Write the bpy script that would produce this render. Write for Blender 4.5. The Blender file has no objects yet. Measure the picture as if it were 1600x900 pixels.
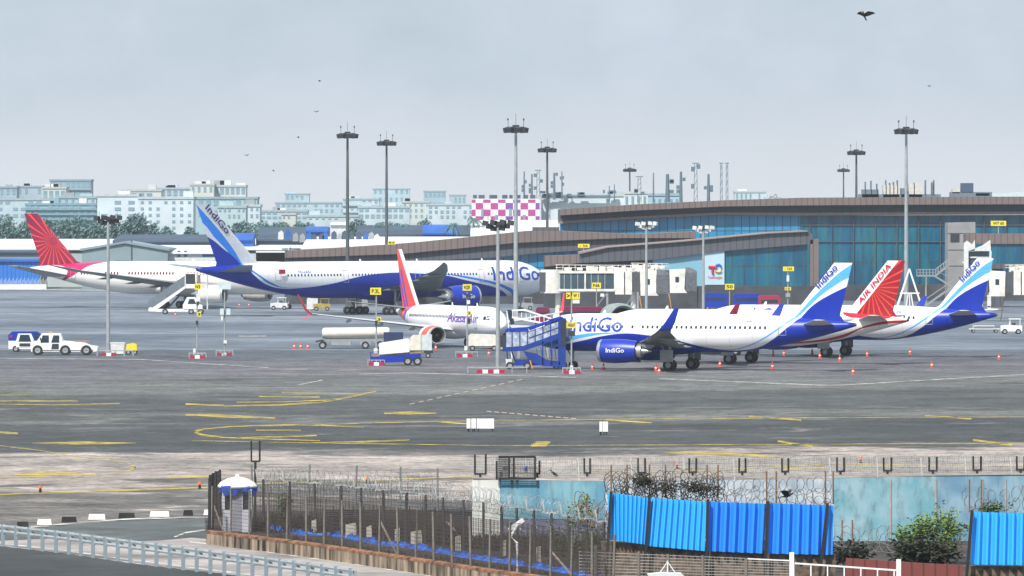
import bpy, bmesh, math, random
from mathutils import Vector, Matrix
R = random.Random(7)
rad = math.radians
S = bpy.context.scene
COL = S.collection
# ------------------------------------------------------------------ camera, world, sun, exposure
CAMH, HOR, F = 17.2, 332.0, 10000.0
cd = bpy.data.cameras.new('camera'); cam = bpy.data.objects.new('camera', cd); COL.objects.link(cam)
cam.location = (0, 0, CAMH); cam.rotation_euler = (rad(90), 0, 0)
cd.sensor_width = 36; cd.lens = 225; cd.shift_y = -(450 - HOR) / 1600; cd.clip_start = 1; cd.clip_end = 30000
S.camera = cam
SUN_EL, SUN_AZ = 50, 208        # azimuth clockwise from +Y
w = bpy.data.worlds.new('World'); S.world = w; w.use_nodes = True
nt = w.node_tree; N = nt.nodes; L = nt.links; N.clear()
sky = N.new('ShaderNodeTexSky'); sky.sky_type = 'NISHITA'; sky.sun_disc = False
sky.sun_elevation = rad(SUN_EL); sky.sun_rotation = rad(SUN_AZ)
sky.air_density = 1.3; sky.dust_density = 5.0; sky.ozone_density = 1.2; sky.altitude = 0
tc = N.new('ShaderNodeTexCoord'); mp = N.new('ShaderNodeMapping'); mp.inputs['Scale'].default_value = (14, 14, 22)
nz = N.new('ShaderNodeTexNoise'); nz.inputs['Scale'].default_value = 2.2; nz.inputs['Detail'].default_value = 5; nz.inputs['Roughness'].default_value = .55
rp = N.new('ShaderNodeValToRGB'); rp.color_ramp.elements[0].position = .3; rp.color_ramp.elements[1].position = .72
rp.color_ramp.elements[0].color = (5.2, 6.3, 7.1, 1); rp.color_ramp.elements[1].color = (6.6, 7.4, 8.5, 1)
mx = N.new('ShaderNodeMixRGB'); mx.inputs[0].default_value = .82
bg = N.new('ShaderNodeBackground'); bg.inputs[1].default_value = .1
out = N.new('ShaderNodeOutputWorld')
L.new(tc.outputs['Generated'], mp.inputs[0]); L.new(mp.outputs[0], nz.inputs[0]); L.new(nz.outputs[0], rp.inputs[0])
sg = N.new('ShaderNodeSeparateXYZ'); L.new(tc.outputs['Generated'], sg.inputs[0]); mr = N.new('ShaderNodeMapRange'); mr.inputs[1].default_value = -.002; mr.inputs[2].default_value = .026; mr.interpolation_type = 'SMOOTHSTEP'; L.new(sg.outputs[2], mr.inputs[0])
hz = N.new('ShaderNodeMixRGB'); hz.inputs[1].default_value = (8.1, 8.3, 8.9, 1); L.new(mr.outputs[0], hz.inputs[0]); L.new(rp.outputs[0], hz.inputs[2])   # sky colour graded paler towards the horizon
L.new(sky.outputs[0], mx.inputs[1]); L.new(hz.outputs[0], mx.inputs[2]); L.new(mx.outputs[0], bg.inputs[0]); L.new(bg.outputs[0], out.inputs[0])
sd = bpy.data.lights.new('sun', 'SUN'); sd.energy = 4.8; sd.angle = rad(1.2); sd.color = (1, .95, .87)
so = bpy.data.objects.new('sun', sd); COL.objects.link(so)
az, el = rad(SUN_AZ), rad(SUN_EL)
sdir = Vector((math.sin(az) * math.cos(el), math.cos(az) * math.cos(el), math.sin(el)))
so.rotation_euler = sdir.to_track_quat('Z', 'Y').to_euler(); so.location = (0, 300, 300)
S.view_settings.view_transform = 'Standard'; S.view_settings.look = 'None'; S.view_settings.exposure = 0.2; S.view_settings.gamma = 1
S.cycles.volume_bounces = 1; S.cycles.max_bounces = 8
HAZE = .00006
# ------------------------------------------------------------------ placing: a point of the place seen at photo pixel (px,py) at depth Y
def P(px, py, Y): return Vector(((px - 800) * Y / F, Y, CAMH - (py - HOR) * Y / F))
def G(px, py, z=0.0):
    Y = (CAMH - z) * F / (py - HOR); return Vector(((px - 800) * Y / F, Y, z))
def XW(px, Y): return (px - 800) * Y / F
def ZW(py, Y): return CAMH - (py - HOR) * Y / F
# ------------------------------------------------------------------ materials
MATS = {}
def newmat(name):
    m = bpy.data.materials.new(name); m.use_nodes = True
    return m, m.node_tree.nodes, m.node_tree.links, m.node_tree.nodes['Principled BSDF']
def mat(name, col, rough=.6, metal=0, var=.12, scale=1.5, bump=0, streak=None, emit=None):
    if name in MATS: return MATS[name]
    m, n, l, b = newmat(name)
    b.inputs['Roughness'].default_value = rough; b.inputs['Metallic'].default_value = metal
    t = n.new('ShaderNodeTexCoord'); mpp = n.new('ShaderNodeMapping')
    if streak: mpp.inputs['Scale'].default_value = streak
    z = n.new('ShaderNodeTexNoise'); z.inputs['Scale'].default_value = scale; z.inputs['Detail'].default_value = 5
    l.new(t.outputs['Object'], mpp.inputs[0]); l.new(mpp.outputs[0], z.inputs[0])
    r = n.new('ShaderNodeValToRGB'); e = r.color_ramp.elements; e[0].position = .32; e[1].position = .7
    e[0].color = tuple(c * (1 - var) for c in col) + (1,); e[1].color = tuple(min(1, c * (1 + var)) for c in col) + (1,)
    l.new(z.outputs[0], r.inputs[0]); l.new(r.outputs[0], b.inputs['Base Color'])
    if bump:
        bp = n.new('ShaderNodeBump'); bp.inputs['Strength'].default_value = bump; l.new(z.outputs[0], bp.inputs['Height']); l.new(bp.outputs[0], b.inputs['Normal'])
    if emit:
        b.inputs['Emission Color'].default_value = emit[0] + (1,); b.inputs['Emission Strength'].default_value = emit[1]
    MATS[name] = m; return m
def mth(n, l, op, a, b=None, c=None):
    x = n.new('ShaderNodeMath'); x.operation = op
    for i, v in enumerate((a, b, c)):
        if v is None: continue
        if isinstance(v, (int, float)): x.inputs[i].default_value = v
        else: l.new(v, x.inputs[i])
    return x.outputs[0]
def mixc(n, l, fac, a, b):
    x = n.new('ShaderNodeMixRGB'); 
    if isinstance(fac, (int, float)): x.inputs[0].default_value = fac
    else: l.new(fac, x.inputs[0])
    for i, v in ((1, a), (2, b)):
        if isinstance(v, tuple): x.inputs[i].default_value = v + (1,) if len(v) == 3 else v
        else: l.new(v, x.inputs[i])
    return x.outputs[0]
def objxyz(n, l):
    t = n.new('ShaderNodeTexCoord'); s = n.new('ShaderNodeSeparateXYZ'); l.new(t.outputs['Object'], s.inputs[0])
    return t, s.outputs[0], s.outputs[1], s.outputs[2]
def fcurve(n, l, inp, pts, i0, i1, o0, o1):
    """a hand-set curve o(i) through pts, over the given ranges"""
    a = mth(n, l, 'DIVIDE', mth(n, l, 'SUBTRACT', inp, i0), i1 - i0)
    c = n.new('ShaderNodeFloatCurve'); cu = c.mapping.curves[0]
    q = sorted(((x - i0) / (i1 - i0), (y - o0) / (o1 - o0)) for x, y in pts)
    cu.points[0].location = q[0]; cu.points[1].location = q[-1]
    for p in q[1:-1]: cu.points.new(*p)
    c.mapping.update(); l.new(a, c.inputs['Value'])
    return mth(n, l, 'ADD', mth(n, l, 'MULTIPLY', c.outputs[0], o1 - o0), o0)
def grime(n, l, t, col, amt=.1, scale=(.25, 1, 2), joints=False):
    m_ = n.new('ShaderNodeMapping'); m_.inputs['Scale'].default_value = scale
    z = n.new('ShaderNodeTexNoise'); z.inputs['Scale'].default_value = 1.2; z.inputs['Detail'].default_value = 6
    l.new(t.outputs['Object'], m_.inputs[0]); l.new(m_.outputs[0], z.inputs[0])
    f = mth(n, l, 'ADD', mth(n, l, 'MULTIPLY', z.outputs[0], amt * 2), 1 - amt * 1.3)
    if joints:
        s_ = n.new('ShaderNodeSeparateXYZ'); l.new(t.outputs['Object'], s_.inputs[0])
        j1 = mth(n, l, 'LESS_THAN', mth(n, l, 'FRACT', mth(n, l, 'DIVIDE', s_.outputs[0], 2.65)), .03); j2 = mth(n, l, 'LESS_THAN', mth(n, l, 'FRACT', mth(n, l, 'DIVIDE', s_.outputs[2], 1.31)), .04)
        f = mth(n, l, 'MULTIPLY', f, mth(n, l, 'SUBTRACT', 1.0, mth(n, l, 'MULTIPLY', mth(n, l, 'MAXIMUM', j1, j2), .16)))
    x = n.new('ShaderNodeVectorMath'); x.operation = 'SCALE'; l.new(col, x.inputs[0]); l.new(f, x.inputs['Scale'])
    return x.outputs[0]
def livery(name, base, bands, Lx, zr=(0, 20), rough=.28):
    """bands: list of (pts z(x), colour painted below that curve), top one first"""
    m, n, l, b = newmat(name); b.inputs['Roughness'].default_value = rough + .08; b.inputs['Specular IOR Level'].default_value = .35
    t, x, y, z = objxyz(n, l); col = base
    for pts, c in bands:
        f = mth(n, l, 'LESS_THAN', z, fcurve(n, l, x, pts, -1, Lx + 1, *zr)); col = mixc(n, l, f, col, c)
    if isinstance(col, tuple):
        b.inputs['Base Color'].default_value = col + (1,)
    else: l.new(grime(n, l, t, col, joints=True), b.inputs['Base Color'])
    return m
# ------------------------------------------------------------------ mesh builder
class MB:
    def __init__(s): s.bm = bmesh.new(); s.mi = 0
    def face(s, vs):
        try: f = s.bm.faces.new(vs); f.material_index = s.mi; return f
        except ValueError: return None
    def verts(s, ps): return [s.bm.verts.new(p) for p in ps]
    def box(s, c, d, rz=0, M=None):
        M = M or (Matrix.Translation(c) @ Matrix.Rotation(rz, 4, 'Z'))
        v = s.verts([M @ Vector((x * d[0] / 2, y * d[1] / 2, z * d[2] / 2)) for x in (-1, 1) for y in (-1, 1) for z in (-1, 1)])
        for q in ((0, 1, 3, 2), (4, 6, 7, 5), (0, 4, 5, 1), (2, 3, 7, 6), (0, 2, 6, 4), (1, 5, 7, 3)): s.face([v[i] for i in q])
        return s
    def b2(s, x0, x1, y0, y1, z0, z1): return s.box(((x0 + x1) / 2, (y0 + y1) / 2, (z0 + z1) / 2), (abs(x1 - x0), abs(y1 - y0), abs(z1 - z0)))
    def bar(s, p0, p1, w, h=None):
        p0, p1 = Vector(p0), Vector(p1); d = p1 - p0; h = h or w
        M = Matrix.Translation((p0 + p1) / 2) @ d.to_track_quat('X', 'Z').to_matrix().to_4x4()
        return s.box(None, (d.length, w, h), M=M)
    def ring(s, c, ax, r, n, ph=0):
        q = Vector(ax).normalized().to_track_quat('Z', 'X')
        return s.verts([Vector(c) + q @ Vector((r * math.cos(2 * math.pi * i / n + ph), r * math.sin(2 * math.pi * i / n + ph), 0)) for i in range(n)])
    def cyl(s, p0, p1, r0, r1=None, n=10, caps=True):
        p0, p1 = Vector(p0), Vector(p1); r1 = r0 if r1 is None else r1; ax = p1 - p0
        a, b = s.ring(p0, ax, r0, n), s.ring(p1, ax, max(r1, .001), n)
        for i in range(n): s.face([a[i], a[(i + 1) % n], b[(i + 1) % n], b[i]])
        if caps: s.face(a[::-1]); s.face(b)
        return s
    def tube(s, pts, r, n=5):
        pts = [Vector(p) for p in pts]; prev = None
        for i, p in enumerate(pts):
            d = (pts[min(i + 1, len(pts) - 1)] - pts[max(i - 1, 0)])
            if d.length < 1e-6: d = Vector((0, 0, 1))
            a = s.ring(p, d, r, n)
            if prev:
                for k in range(n): s.face([prev[k], prev[(k + 1) % n], a[(k + 1) % n], a[k]])
            prev = a
        return s
    def lathe(s, prof, o=(0, 0, 0), ax='Z', n=20):
        rings = []
        for r, h in prof:
            v = []
            for i in range(n):
                a = 2 * math.pi * i / n; c, d = r * math.cos(a), r * math.sin(a)
                p = (c, d, h) if ax == 'Z' else ((h, c, d) if ax == 'X' else (c, h, d))
                v.append(s.bm.verts.new(Vector(o) + Vector(p)))
            rings.append(v)
        for a, b in zip(rings, rings[1:]):
            for i in range(n): s.face([a[i], a[(i + 1) % n], b[(i + 1) % n], b[i]])
        return s
    def prism(s, poly, y0, y1):
        a = s.verts([(x, y0, z) for x, z in poly]); b = s.verts([(x, y1, z) for x, z in poly]); n = len(poly)
        s.face(a[::-1]); s.face(b)
        for i in range(n): s.face([a[i], a[(i + 1) % n], b[(i + 1) % n], b[i]])
        return s
    def loft(s, rings, caps=True):
        vr = [s.verts(r) for r in rings]; n = len(vr[0])
        for a, b in zip(vr, vr[1:]):
            for i in range(n): s.face([a[i], a[(i + 1) % n], b[(i + 1) % n], b[i]])
        if caps: s.face(vr[0][::-1]); s.face(vr[-1])
        return s
    def blob(s, c, r, n=2, jit=0):
        g = bmesh.ops.create_icosphere(s.bm, subdivisions=n, radius=1)
        for v in g['verts']:
            k = 1 + (R.uniform(-jit, jit) if jit else 0)
            v.co = Vector(c) + Vector((v.co.x * r[0] * k, v.co.y * r[1] * k, v.co.z * r[2] * k))
        for f in {f for v in g['verts'] for f in v.link_faces}: f.material_index = s.mi
        return s
    def build(s, name, m, parent=None, smooth=False, loc=None, rz=0, recalc=True):
        if recalc: bmesh.ops.recalc_face_normals(s.bm, faces=s.bm.faces)
        me = bpy.data.meshes.new(name); s.bm.to_mesh(me); s.bm.free()
        for q in (m if isinstance(m, (list, tuple)) else [m]): me.materials.append(q)
        if smooth:
            me.polygons.foreach_set('use_smooth', [True] * len(me.polygons))
            if smooth != 'all': me.set_sharp_from_angle(angle=rad(40))
        o = bpy.data.objects.new(name, me); COL.objects.link(o)
        if parent: o.parent = parent
        if loc is not None: o.location = loc
        o.rotation_euler[2] = rz
        return o
def tag(o, label=None, cat=None, group=None, kind=None):
    for k, v in (('label', label), ('category', cat), ('group', group), ('kind', kind)):
        if v: o[k] = v
    return o
def thing(name, label, cat, loc=(0, 0, 0), rz=0, group=None):
    o = bpy.data.objects.new(name, None); COL.objects.link(o); o.location = loc; o.rotation_euler[2] = rz
    o.empty_display_size = .5
    return tag(o, label, cat, group)
def kids(o): return [c for c in COL.objects if c.parent == o]
def copy_tree(o, parent=None, kd=None):
    if kd is None:
        kd = {}
        for c in COL.objects:
            if c.parent: kd.setdefault(c.parent.name, []).append(c)
    c = o.copy(); COL.objects.link(c)
    if parent: c.parent = parent
    for k in kd.get(o.name, []): copy_tree(k, c, kd)
    return c
def clone(o, loc, rz, label, group=None):
    c = copy_tree(o); c.location = loc; c.rotation_euler[2] = rz; c['label'] = label
    if group: c['group'] = group
    return c
def struct(o): o['kind'] = 'structure'; return o
# text as a mesh; fn maps (u along reading, v up) -> point
_fc = {}
def text(name, s, m, parent, w, h, fn, cuts=0, bold=0.0, loc=None):
    cu = bpy.data.curves.new('t', 'FONT'); cu.body = s; cu.size = 1; cu.offset = bold; cu.resolution_u = 3
    to = bpy.data.objects.new('t', cu); COL.objects.link(to)
    dg = bpy.context.evaluated_depsgraph_get(); dg.update()
    me = bpy.data.meshes.new_from_object(to.evaluated_get(dg)); bpy.data.objects.remove(to)
    bm = bmesh.new(); bm.from_mesh(me); bpy.data.meshes.remove(me)
    x0 = min(v.co.x for v in bm.verts); x1 = max(v.co.x for v in bm.verts); y0 = min(v.co.y for v in bm.verts); y1 = max(v.co.y for v in bm.verts)
    for k in range(1, cuts + 1):
        yy = y0 + (y1 - y0) * k / (cuts + 1)
        bmesh.ops.bisect_plane(bm, geom=bm.verts[:] + bm.edges[:] + bm.faces[:], plane_co=(0, yy, 0), plane_no=(0, 1, 0))
    for v in bm.verts: v.co = Vector(fn((v.co.x - x0) / (x1 - x0) * w, (v.co.y - y0) / (y1 - y0) * h))
    me = bpy.data.meshes.new(name); bm.to_mesh(me); bm.free(); me.materials.append(m)
    o = bpy.data.objects.new(name, me); COL.objects.link(o)
    if parent: o.parent = parent
    if loc is not None: o.location = loc
    return o
# shared materials
M_white = mat('white paint', (.78, .79, .8), .4, var=.06)
M_offw = mat('off white paint', (.62, .63, .62), .5, var=.12)
M_grey = mat('grey metal', (.28, .3, .32), .5, var=.1)
M_wing = mat('wing grey', (.17, .19, .2), .4, var=.14, scale=.6)
M_dark = mat('dark metal', (.03, .033, .04), .5)
M_black = mat('black', (.012, .012, .014), .6)
M_tyre = mat('tyre rubber', (.02, .02, .022), .85)
M_alu = mat('bare aluminium', (.6, .61, .62), .28, .8, .06)
M_glass = mat('dark glass', (.02, .04, .06), .1)
M_pane = mat('window glass', (.05, .09, .12), .12, var=.3, scale=.3)
M_iblue = mat('deep blue paint', (.001, .028, .36), .38, var=.05)
M_lblue = mat('sky blue paint', (.06, .4, .8), .3, var=.05)
M_yel = mat('yellow sign', (.75, .62, .03), .5, var=.08)
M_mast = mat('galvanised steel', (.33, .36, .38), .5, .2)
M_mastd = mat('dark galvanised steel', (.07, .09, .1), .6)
M_red = mat('red paint', (.36, .01, .05), .5)
M_con = mat('concrete', (.34, .32, .3), .9, var=.2, scale=2, bump=.2)
# ------------------------------------------------------------------ airliners (local x runs aft from the nose, y to starboard)
def local(root_xy, theta, xg, px, py, w):
    """photo pixel on the plane y_local = w of an aircraft -> its local (x, z)"""
    ax = Vector((math.cos(theta), math.sin(theta))); ay = Vector((-math.sin(theta), math.cos(theta))); o = Vector(root_xy) + ay * w
    k = (px - 800) / F   # X = k Y
    # o + t ax : ox + t axx = k (oy + t axy)
    t = (k * o.y - o.x) / (ax.x - k * ax.y); Y = o.y + t * ax.y
    return (t + xg, ZW(py, Y))
def fus_fn(sp):
    Lf, Ry, Rz, zc, Ln, Lt, up, drop = (sp[k] for k in ('L', 'Ry', 'Rz', 'zc', 'Ln', 'Lt', 'up', 'drop'))
    def f(x):
        if x < Ln:
            t = max(0, x / Ln); k = (1 - (1 - t) ** 2.1) ** .62; return zc - drop * (1 - t) ** 2, Ry * k, Rz * k
        if x > Lt:
            t = min(1, (x - Lt) / (Lf - Lt)); k = 1 - .9 * t ** 1.55; return zc + up * t ** 1.35, Ry * k, Rz * k
        return zc, Ry, Rz
    return f
def surf_y(f, x, z):
    c, ry, rz = f(x); q = max(0, 1 - ((z - c) / rz) ** 2); return ry * math.sqrt(q)
FOIL = [(0, 0), (.04, .45), (.14, .85), (.32, 1), (.6, .72), (1, .04), (.6, -.45), (.3, -.62), (.1, -.5)]
def aero(mb, secs):
    """secs: (x_le, y, z, chord, thickness, phi) with phi the tilt of the thickness direction from up"""
    rings = []
    for x, y, z, c, t, ph in secs:
        rings.append([Vector((x + u * c, y - math.sin(ph) * k * t / 2, z + math.cos(ph) * k * t / 2)) for u, k in FOIL])
    return mb.loft(rings)
def wheel_set(parent, x, y, r, wdt, axles, loc, zt, pair=.45):
    g = MB()
    g.cyl((x, y, r), (x, y, zt), .14 * r / .5, n=10)
    g.bar((x - .9 * r * 2, y, zt - .1), (x, y, r + .6), .12)
    for a in axles: g.cyl((x + a, y - pair, r), (x + a, y + pair, r), .1, n=8)
    if len(axles) > 1: g.bar((x + min(axles), y, r), (x + max(axles), y, r), .25)
    go = g.build('landing_gear', M_mast, parent, loc=loc)
    w0 = MB(); w0.mi = 0
    w0.lathe([(r * .55, -wdt / 2), (r * .93, -wdt / 2), (r, -wdt / 3), (r, wdt / 3), (r * .93, wdt / 2), (r * .55, wdt / 2)], ax='Y', n=24)
    w0.mi = 1; w0.lathe([(.01, -wdt * .3), (r * .3, -wdt * .42), (r * .55, -wdt * .3), (r * .55, wdt * .3), (r * .3, wdt * .42), (.01, wdt * .3)], ax='Y', n=16)
    w = w0.build('wheel', [M_tyre, M_grey], go, smooth=True, loc=(x + axles[0], y - pair, r))
    for a in axles:
        for s in (-1, 1):
            if a == axles[0] and s == -1: continue
            c = w.copy(); COL.objects.link(c); c.location = (x + a, y + s * pair, r)
def engine(parent, x, y, z, r, ln, loc, m_nac, fan_m=M_black, zw=None, xw=None):
    prof = [(r * .80, .0), (r * .86, -.05), (r * .93, 0), (r, ln * .2), (r * 1.02, ln * .4), (r * .98, ln * .7), (r * .84, ln), (r * .78, ln * .99), (r * .8, ln * .75)]
    e = MB(); e.lathe([(q, h) for q, h in prof[2:]], (x, y, z), 'X', 28); eo = e.build('engine', m_nac, parent, True, loc)
    li = MB(); li.lathe([(r * .78, ln * .25), (r * .79, ln * .06), (r * .83, -.04), (r * .89, -.07), (r * .955, .06), (r * .965, ln * .07)], (x, y, z), 'X', 28); li.build('inlet_lip', M_alu, eo, True)
    fa = MB(); fa.lathe([(.01, -.0), (r * .14, .25), (r * .22, ln * .22)], (x, y, z), 'X', 16)
    for i in range(18):
        a = i * math.pi / 9; c, s_ = math.cos(a), math.sin(a); c2, s2 = math.cos(a + .22), math.sin(a + .22)
        v = fa.verts([(x + ln * .2, y + c * r * .2, z + s_ * r * .2), (x + ln * .26, y + c2 * r * .2, z + s2 * r * .2), (x + ln * .28, y + c2 * r * .79, z + s2 * r * .79), (x + ln * .2, y + c * r * .79, z + s_ * r * .79)]); fa.face(v)
    fa.cyl((x + ln * .3, y, z), (x + ln * .31, y, z), r * .8, n=24)
    fa.build('fan', fan_m, eo, False)
    co = MB(); co.lathe([(r * .62, ln * .78), (r * .55, ln * 1.12), (r * .5, ln * 1.13), (r * .3, ln * 1.1), (r * .26, ln * 1.16), (r * .04, ln * 1.38)], (x, y, z), 'X', 20); co.build('exhaust_cone', M_alu, eo, True)
    py = MB(); zw = zw or z + r * 1.3
    py.prism([(x + ln * .25, z + r * .85), (x + ln * .6, zw), (x + ln * 1.5, zw + .1), (x + ln * 1.35, zw - .35), (x + ln * .95, z + r * .6)], y - .18, y + .18); py.build('pylon', M_wing, eo)
    return eo
def airliner(label, sp, loc, theta, group=None):
    root = thing('airliner', label, 'airliner', loc, theta, group); o = (-sp['xg'], 0, 0); f = fus_fn(sp); L_ = sp['L']; side = sp['side']
    # fuselage
    n = 56; xs = [0, .05, .15, .3, .5, .8, 1.2, 1.7, 2.3, 3, 4, 5]; xs = [x * sp['Ln'] / 6 for x in xs if x * sp['Ln'] / 6 < sp['Ln']] + [sp['Ln']]
    k = 10; xs += [sp['Ln'] + (sp['Lt'] - sp['Ln']) * i / k for i in range(1, k + 1)]; k = 18; xs += [sp['Lt'] + (L_ - sp['Lt']) * i / k for i in range(1, k + 1)]
    rings = []
    for x in xs:
        c, ry, rz = f(x); ry = max(ry, .02); rz = max(rz, .02)
        rings.append([(x, ry * math.cos(2 * math.pi * i / n), c + rz * math.sin(2 * math.pi * i / n)) for i in range(n)])
    fo = MB().loft(rings).build('fuselage', sp['m_fus'], root, 'all', o)
    MB().lathe([(f(L_)[1] * .98, 0), (f(L_)[1] * .8, .18), (f(L_)[1] * .5, .2), (.01, .05)], (L_ - .01, 0, f(L_)[0]), 'X', 14).build('exhaust_outlet', M_dark, fo, True)
    # belly fairing
    bx0, bx1 = sp['belly']; bw = MB(); rr = []
    for i in range(13):
        t = i / 12; kk = math.sin(math.pi * t) ** .4 if 0 < t < 1 else .02; x = bx0 + (bx1 - bx0) * t
        rr.append([(x, sp['Ry'] * 1.04 * kk * math.cos(a), sp['zc'] - sp['Rz'] * .62 + sp['Rz'] * .55 * kk * math.sin(a)) for a in [2 * math.pi * j / 20 for j in range(20)]])
    bw.loft(rr).build('belly_fairing', sp.get('m_belly', sp['m_fus']), fo, 'all')
    # fin
    fb = MB(); aero(fb, [(x, 0, z, c, t, math.pi / 2) for x, z, c, t in sp['fin']]); fin = fb.build('tail_fin', sp['m_fin'], root, True, o)
    # wings
    for s in (-1, 1):
        wb = MB(); aero(wb, [(x, s * y, z, c, t, -s * .06) for x, y, z, c, t in sp['wing']]); wo = wb.build('wing', sp.get('m_wing', M_wing), root, True, o)
        for wl in sp['winglets']:
            lb = MB(); aero(lb, [(x, s * y, z, c, t, s * ph) for x, y, z, c, t, ph in wl]); lb.build('winglet', sp['m_winglet'], wo, True)
        for y, ln in sp['fairings']:
            W = sp['wing']
            for a, b in zip(W, W[1:]):
                if a[1] <= y <= b[1]:
                    t = (y - a[1]) / (b[1] - a[1]); xt = (a[0] + a[3]) * (1 - t) + (b[0] + b[3]) * t; zz = a[2] * (1 - t) + b[2] * t
            MB().loft([[(xt + (u - .72) * ln, s * y + q * .16 * math.cos(v), zz - .22 + q * .22 * math.sin(v) - u * .25) for v in [j * math.pi / 4 for j in range(8)]] for u, q in ((0, .1), (.2, .8), (.5, 1), (.8, .6), (1, .05))]).build('flap_fairing', sp.get('m_wing', M_wing), wo, True)
        sb = MB(); aero(sb, [(x, s * y, z, c, t, 0) for x, y, z, c, t in sp['stab']]); sb.build('tailplane', sp.get('m_stab', M_wing), root, True, o)
        ex, ey, ez, er, el_ = sp['eng']
        eo = engine(root, ex, s * ey, ez, er, el_, o, sp['m_nac'], zw=sp['wing'][1][2])
        if s == side and sp.get('nac_text'):
            tx, tw, th = sp['nac_text']; x0 = ex + el_ * .5 - tw / 2
            text('lettering', tx, M_white, eo, tw, th, lambda u, v: (x0 + u if s < 0 else x0 + tw - u, s * (ey + math.sqrt(max(0, (er * 1.04) ** 2 - (v - th / 2 + .1) ** 2))), ez + v - th / 2 + .1), cuts=3, bold=.012)
        mg = sp['gear']; wheel_set(root, mg['x'], s * mg['y'], mg['r'], mg['w'], mg['ax'], o, sp['zc'] - sp['Rz'] * .5, mg['p'])
        MB().box((mg['x'] - .1, s * (mg['y'] + mg['p'] + .35), mg['r'] + 1.0), (1.5, .06, 1.3)).build('gear_door', M_grey, root, loc=o)
    wheel_set(root, sp['nosegear'], 0, sp['gear']['r'] * .7, sp['gear']['w'] * .7, [0], o, sp['zc'] - sp['Rz'] * .8, .3)
    # cabin windows on the side in view, each its own part
    wz = sp['win_z']; ww, wh = sp['win']; wm = None
    for x0, x1 in sp['win_runs']:
        x = x0
        while x < x1:
            y = surf_y(f, x, wz); ph = math.asin(max(-1, min(1, (wz - f(x)[0]) / f(x)[2])))
            if wm is None:
                b_ = MB(); pts = [(ww / 2 * math.copysign(abs(math.cos(a)) ** .6, math.cos(a)), wh / 2 * math.copysign(abs(math.sin(a)) ** .6, math.sin(a))) for a in [2 * math.pi * j / 10 for j in range(10)]]
                b_.loft([[(p, side * (-.05 - math.sin(ph) * q), math.cos(ph) * q) for p, q in pts], [(p, side * (.02 - math.sin(ph) * q), math.cos(ph) * q) for p, q in pts]])
                wo = b_.build('cabin_window', sp.get('m_win', M_glass), fo); wm = wo.data
            else: wo = bpy.data.objects.new('cabin_window', wm); COL.objects.link(wo); wo.parent = fo
            wo.location = (x, side * y, wz); x += sp['pitch']
    # doors: a raised frame line following the skin
    for dx, dw, dz0, dz1 in sp['doors']:
        db = MB()
        def sk(x, z): return (x, side * (surf_y(f, x, z) + .015), z)
        loop = [sk(dx, dz0 + (dz1 - dz0) * i / 6) for i in range(7)] + [sk(dx + dw * i / 3, dz1) for i in range(1, 4)] + [sk(dx + dw, dz1 - (dz1 - dz0) * i / 6) for i in range(1, 7)] + [sk(dx + dw * (1 - i / 3), dz0) for i in range(1, 4)]
        db.tube(loop + loop[:1], .04, 4); db.build('door', sp.get('m_door', M_grey), fo)
    # cockpit windows
    cx, cz, cw, ch = sp['cockpit']
    for s in (-1, 1):
        for i in range(3):
            cb = MB(); qs = []
            for u, v in ((.06, .05), (.94, .0), (.9, 1), (.12, 1)):
                x = cx + (i + u) * cw + v * .18; z = cz + v * ch * (1 - .12 * i) ; qs.append((x, s * (surf_y(f, x, z) + .02), z))
            cb.face(cb.verts(qs)); r2 = bmesh.ops.solidify(cb.bm, geom=cb.bm.faces[:], thickness=.03); cb.build('cockpit_window', M_glass, fo)
    # title lettering on the side in view
    for s_, x0, z0, w_, h_, m_ in sp['titles']:
        text('lettering', s_, m_, fo, w_, h_, lambda u, v: ((x0 + u) if side < 0 else (x0 + w_ - u), side * (surf_y(f, (x0 + u) if side < 0 else (x0 + w_ - u), z0 + v) + .03), z0 + v), cuts=10, bold=.012)
    for s_, p, w_, h_, ang, m_, sh in sp['fin_text']:
        ca, sa = math.cos(ang), math.sin(ang)
        def ff(u, v):
            uu = u + sh * v; dx = uu * ca - v * sa; dz = uu * sa + v * ca
            x = p[0] + dx if side < 0 else p[0] - dx
            return (x, side * .26, p[1] + dz)
        text('lettering', s_, m_, fin, w_, h_, ff, bold=.015)
    # aerials on the spine
    for ax in sp['aerials']:
        c, ry, rz = f(ax); MB().prism([(ax, c + rz - .05), (ax + .45, c + rz - .05), (ax + .42, c + rz + .4), (ax + .25, c + rz + .4)], -.03, .03).build('aerial', M_white, fo)
    return root
WHITE = (.8, .81, .84); DBLUE = (.001, .026, .35); MBLUE = (.02, .2, .72); LBLUE = (.13, .5, .85)
WING320 = [(12.0, 0, 2.7, 7.2, 1.0), (13.0, 1.9, 2.75, 6.6, .95), (15.6, 6.4, 3.3, 4.0, .5), (20.2, 15.4, 4.35, 1.75, .22), (20.9, 16.6, 4.6, 1.5, .18)]
SHARK = [(20.9, 16.6, 4.6, 1.5, .18, .1), (21.35, 17.15, 4.85, 1.35, .16, .75), (22.0, 17.4, 5.5, 1.15, .13, 1.35), (23.1, 17.6, 7.0, .55, .07, 1.45)]
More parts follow.
